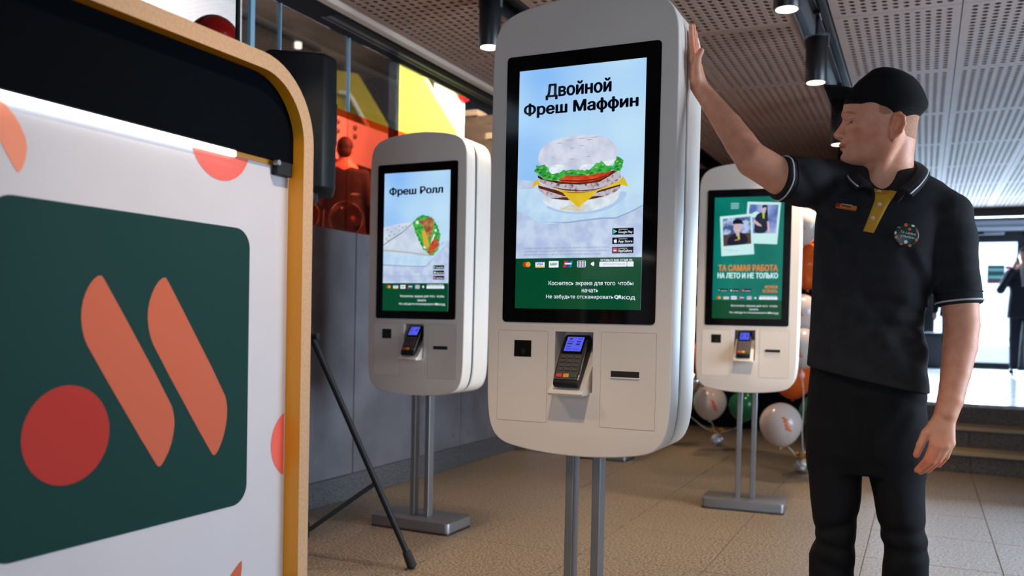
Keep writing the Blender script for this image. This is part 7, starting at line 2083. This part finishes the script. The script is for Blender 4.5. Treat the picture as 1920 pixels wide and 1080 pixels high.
# ------------------------------------------------------------------ people in the background (local frame: faces -y, feet at z = 0)
def bystander(label, loc, heading, suit, trouser, hairc, arms, shirtc=None, skin=(206, 150, 128), tie=None, height=1.76, hairstyle='short', h=0.008):
    t = thing('person', label, 'person', loc, heading)
    k = height / 1.76
    S_ = lambda *p: tuple(v * k for v in p)
    body = [('+', 0, ('e', S_(0, 0.0, 1.655), S_(0.073, 0.092, 0.108))), ('+', 0.02, ('e', S_(0, -0.030, 1.600), S_(0.055, 0.062, 0.062))),
            ('+', 0.008, ('c', S_(0, -0.092, 1.655), S_(0, -0.108, 1.628), 0.008 * k, 0.012 * k)), ('+', 0.03, ('c', S_(0, 0.02, 1.58), S_(0, 0.03, 1.44), 0.052 * k, 0.06 * k)),
            ('+', 0.03, ('f', S_(0, 0.02, 1.40), S_(0, 0.0, 0.95), 0.15 * k, 0.13 * k, (0, 1, 0), 0.6))]
    for s in (-1, 1):
        body += [('+', 0.006, ('e', S_(0.074 * s, 0.012, 1.645), S_(0.012, 0.022, 0.032))), ('+', 0.03, ('c', S_(0.085 * s, 0, 0.93), S_(0.09 * s, 0, 0.08), 0.06 * k, 0.035 * k))]
        body.append(('-', 0.01, ('e', S_(0.030 * s, -0.088, 1.668), S_(0.016, 0.012, 0.010))))
    jac = [('+', 0, ('l', [tuple(v * k for v in r) for r in ((0.78, 0, .205, .205, 0.01, .13, .12), (0.95, 0, .195, .195, 0.01, .13, .12), (1.15, 0, .180, .180, 0.01, .125, .115), (1.32, 0, .205, .205, 0.01, .125, .115), (1.42, 0, .195, .195, 0.015, .105, .10), (1.475, 0, .11, .11, 0.02, .075, .075), (1.52, 0, .062, .062, 0.025, .062, .062))], 2.4))]
    for s, (el, wr, hd) in zip((-1, 1), arms):
        sh = (0.185 * s, 0.01, 1.40)
        jac += [('+', 0.03, ('c', S_(*sh), S_(*el), 0.066 * k, 0.052 * k)), ('+', 0.015, ('c', S_(*el), S_(*wr), 0.052 * k, 0.042 * k))]
        body += [('+', 0.02, ('c', S_(*el), S_(*wr), 0.038 * k, 0.028 * k)), ('+', 0.012, ('f', S_(*wr), S_(*hd), 0.034 * k, 0.040 * k, (1, 0.2, 0), 0.55))]
        d = (Vector(hd) - Vector(wr)).normalized()
        for q in range(4):
            off = Vector((0.0, 0.0, 0.0)) + Vector((0, 1, 0)) * (0.019 * (q - 1.5))
            a = Vector(hd) + off * 0.9
            b = a + d * (0.055 - 0.006 * abs(q - 1.5)) + Vector((0, 0, 0.0))
            body.append(('+', 0.003, ('c', S_(*a), S_(*b), 0.0095 * k, 0.0075 * k)))
        body.append(('+', 0.006, ('c', S_(*(Vector(wr) + d * 0.03 + Vector((0, -0.02, 0)))), S_(*(Vector(hd) + Vector((0, -0.042, 0)))), 0.011 * k, 0.008 * k)))
    net = Field(body, h).nets(2)
    net_mesh('body', net, mat('skin_plain_%d' % skin[0], lin(skin), 0.5), t)
    net_mesh('jacket', Field(jac, h).nets(2), suit, t)
    trs = [('+', 0, ('l', [tuple(v * k for v in r) for r in ((0.80, 0, .17, .17, 0.01, .11, .11), (1.0, 0, .165, .165, 0.01, .105, .105))], 2.4))]
    for s in (-1, 1):
        trs += [('+', 0.02, ('c', S_(0.088 * s, 0.01, 0.84), S_(0.092 * s, -0.005, 0.48), 0.088 * k, 0.072 * k)), ('+', 0.02, ('c', S_(0.092 * s, -0.005, 0.48), S_(0.095 * s, 0.015, 0.10), 0.072 * k, 0.060 * k))]
    net_mesh('trousers', Field(trs, h).nets(2), trouser, t)
    for s in (-1, 1):
        sf = [('+', 0.02, ('f', S_(0.095 * s, 0.05, 0.045), S_(0.105 * s, -0.15, 0.032), 0.046, 0.038, (1, 0, 0), 0.9)), ('-', 0.003, ('p', (0.1 * s, -0.05, 0.004), (0, 0, -1), 0.3))]
        net_mesh('shoe', Field(sf, h * 0.8).nets(1), mat('shoe_gloss', (0.010, 0.010, 0.012), 0.25), t)
    hr = [('+', 0, ('e', S_(0, 0.012, 1.680), S_(0.081, 0.096, 0.098))), ('+', 0.01, ('e', S_(0, 0.045, 1.62), S_(0.066, 0.062, 0.07))), ('-', 0.01, ('b', S_(-0.2, -0.3, 1.40), S_(0.2, -0.055, 1.70))), ('-', 0.008, ('b', S_(-0.2, -0.2, 1.40), S_(0.2, 0.015, 1.655))), ('-', 0.006, ('b', S_(-0.2, -0.2, 1.4), S_(0.2, 0.3, 1.565)))]
    net_mesh('hair', Field(hr, h * 0.6).nets(1), hairc, t)
    if shirtc:
        MB().prism([(-0.045 * k, 1.50 * k), (0.045 * k, 1.50 * k), (0.012 * k, 1.22 * k), (-0.012 * k, 1.22 * k)], (0, -0.01, 0), (0, -0.112 * k, 0)).done('shirt_front', shirtc, t)
        MB().lathe((0, 0.024 * k, 1.475 * k), [(0.066 * k, 0), (0.068 * k, 0.01), (0.060 * k, 0.045 * k), (0.055 * k, 0.045 * k)], 20).done('shirt_collar', shirtc, t, smooth=50)
    if tie:
        MB().prism([(-0.014 * k, 1.485 * k), (0.014 * k, 1.485 * k), (0.02 * k, 1.26 * k), (0, 1.22 * k), (-0.02 * k, 1.26 * k)], (0, -0.006, 0), (0, -0.122 * k, 0)).done('tie', tie, t)
    return t


NAVYS = mat('suit_navy', lin((26, 30, 44)), 0.8)
BLKS = mat('suit_black', lin((14, 14, 16)), 0.8)
HAIRD = mat('hair_dark', lin((34, 24, 20)), 0.7)
SHW = mat('shirt_white', lin((210, 214, 222)), 0.7)
down = ((-0.25, 0.03, 1.10), (-0.255, -0.04, 0.86), (-0.25, -0.06, 0.78)), ((0.25, 0.03, 1.10), (0.255, -0.04, 0.86), (0.25, -0.06, 0.78))
bystander('man in dark suit seen from behind through the red glass', (-5.06, 6.98, 1.08), math.radians(212), BLKS, BLKS, HAIRD, down, SHW, height=1.70)
phone_arms = (((-0.275, -0.10, 1.17), (-0.13, -0.18, 1.44), (-0.088, -0.140, 1.55)), down[1])
pm1 = bystander('man in navy suit holding a phone to his face by the entrance doors', (1.25, 14.0, 0.478), math.radians(-12), NAVYS, NAVYS, HAIRD, phone_arms, SHW, tie=mat('tie_pale', lin((150, 156, 170)), 0.6), height=1.74)
ph = MB().box(-0.006, 0.006, -0.035, 0.035, -0.07, 0.07, 0.004).done('phone', BLACKGL, None, (1.128, 13.875, 0.478 + 1.60), (0.25, 0.1, 0.3))
tag(ph, 'black phone held to the ear of the man in navy suit', 'phone')
bystander('person in black clothes, mostly hidden behind the arm of the employee', (0.40, 13.4, 0.478), math.radians(190), BLKS, BLKS, HAIRD, down, height=1.74)
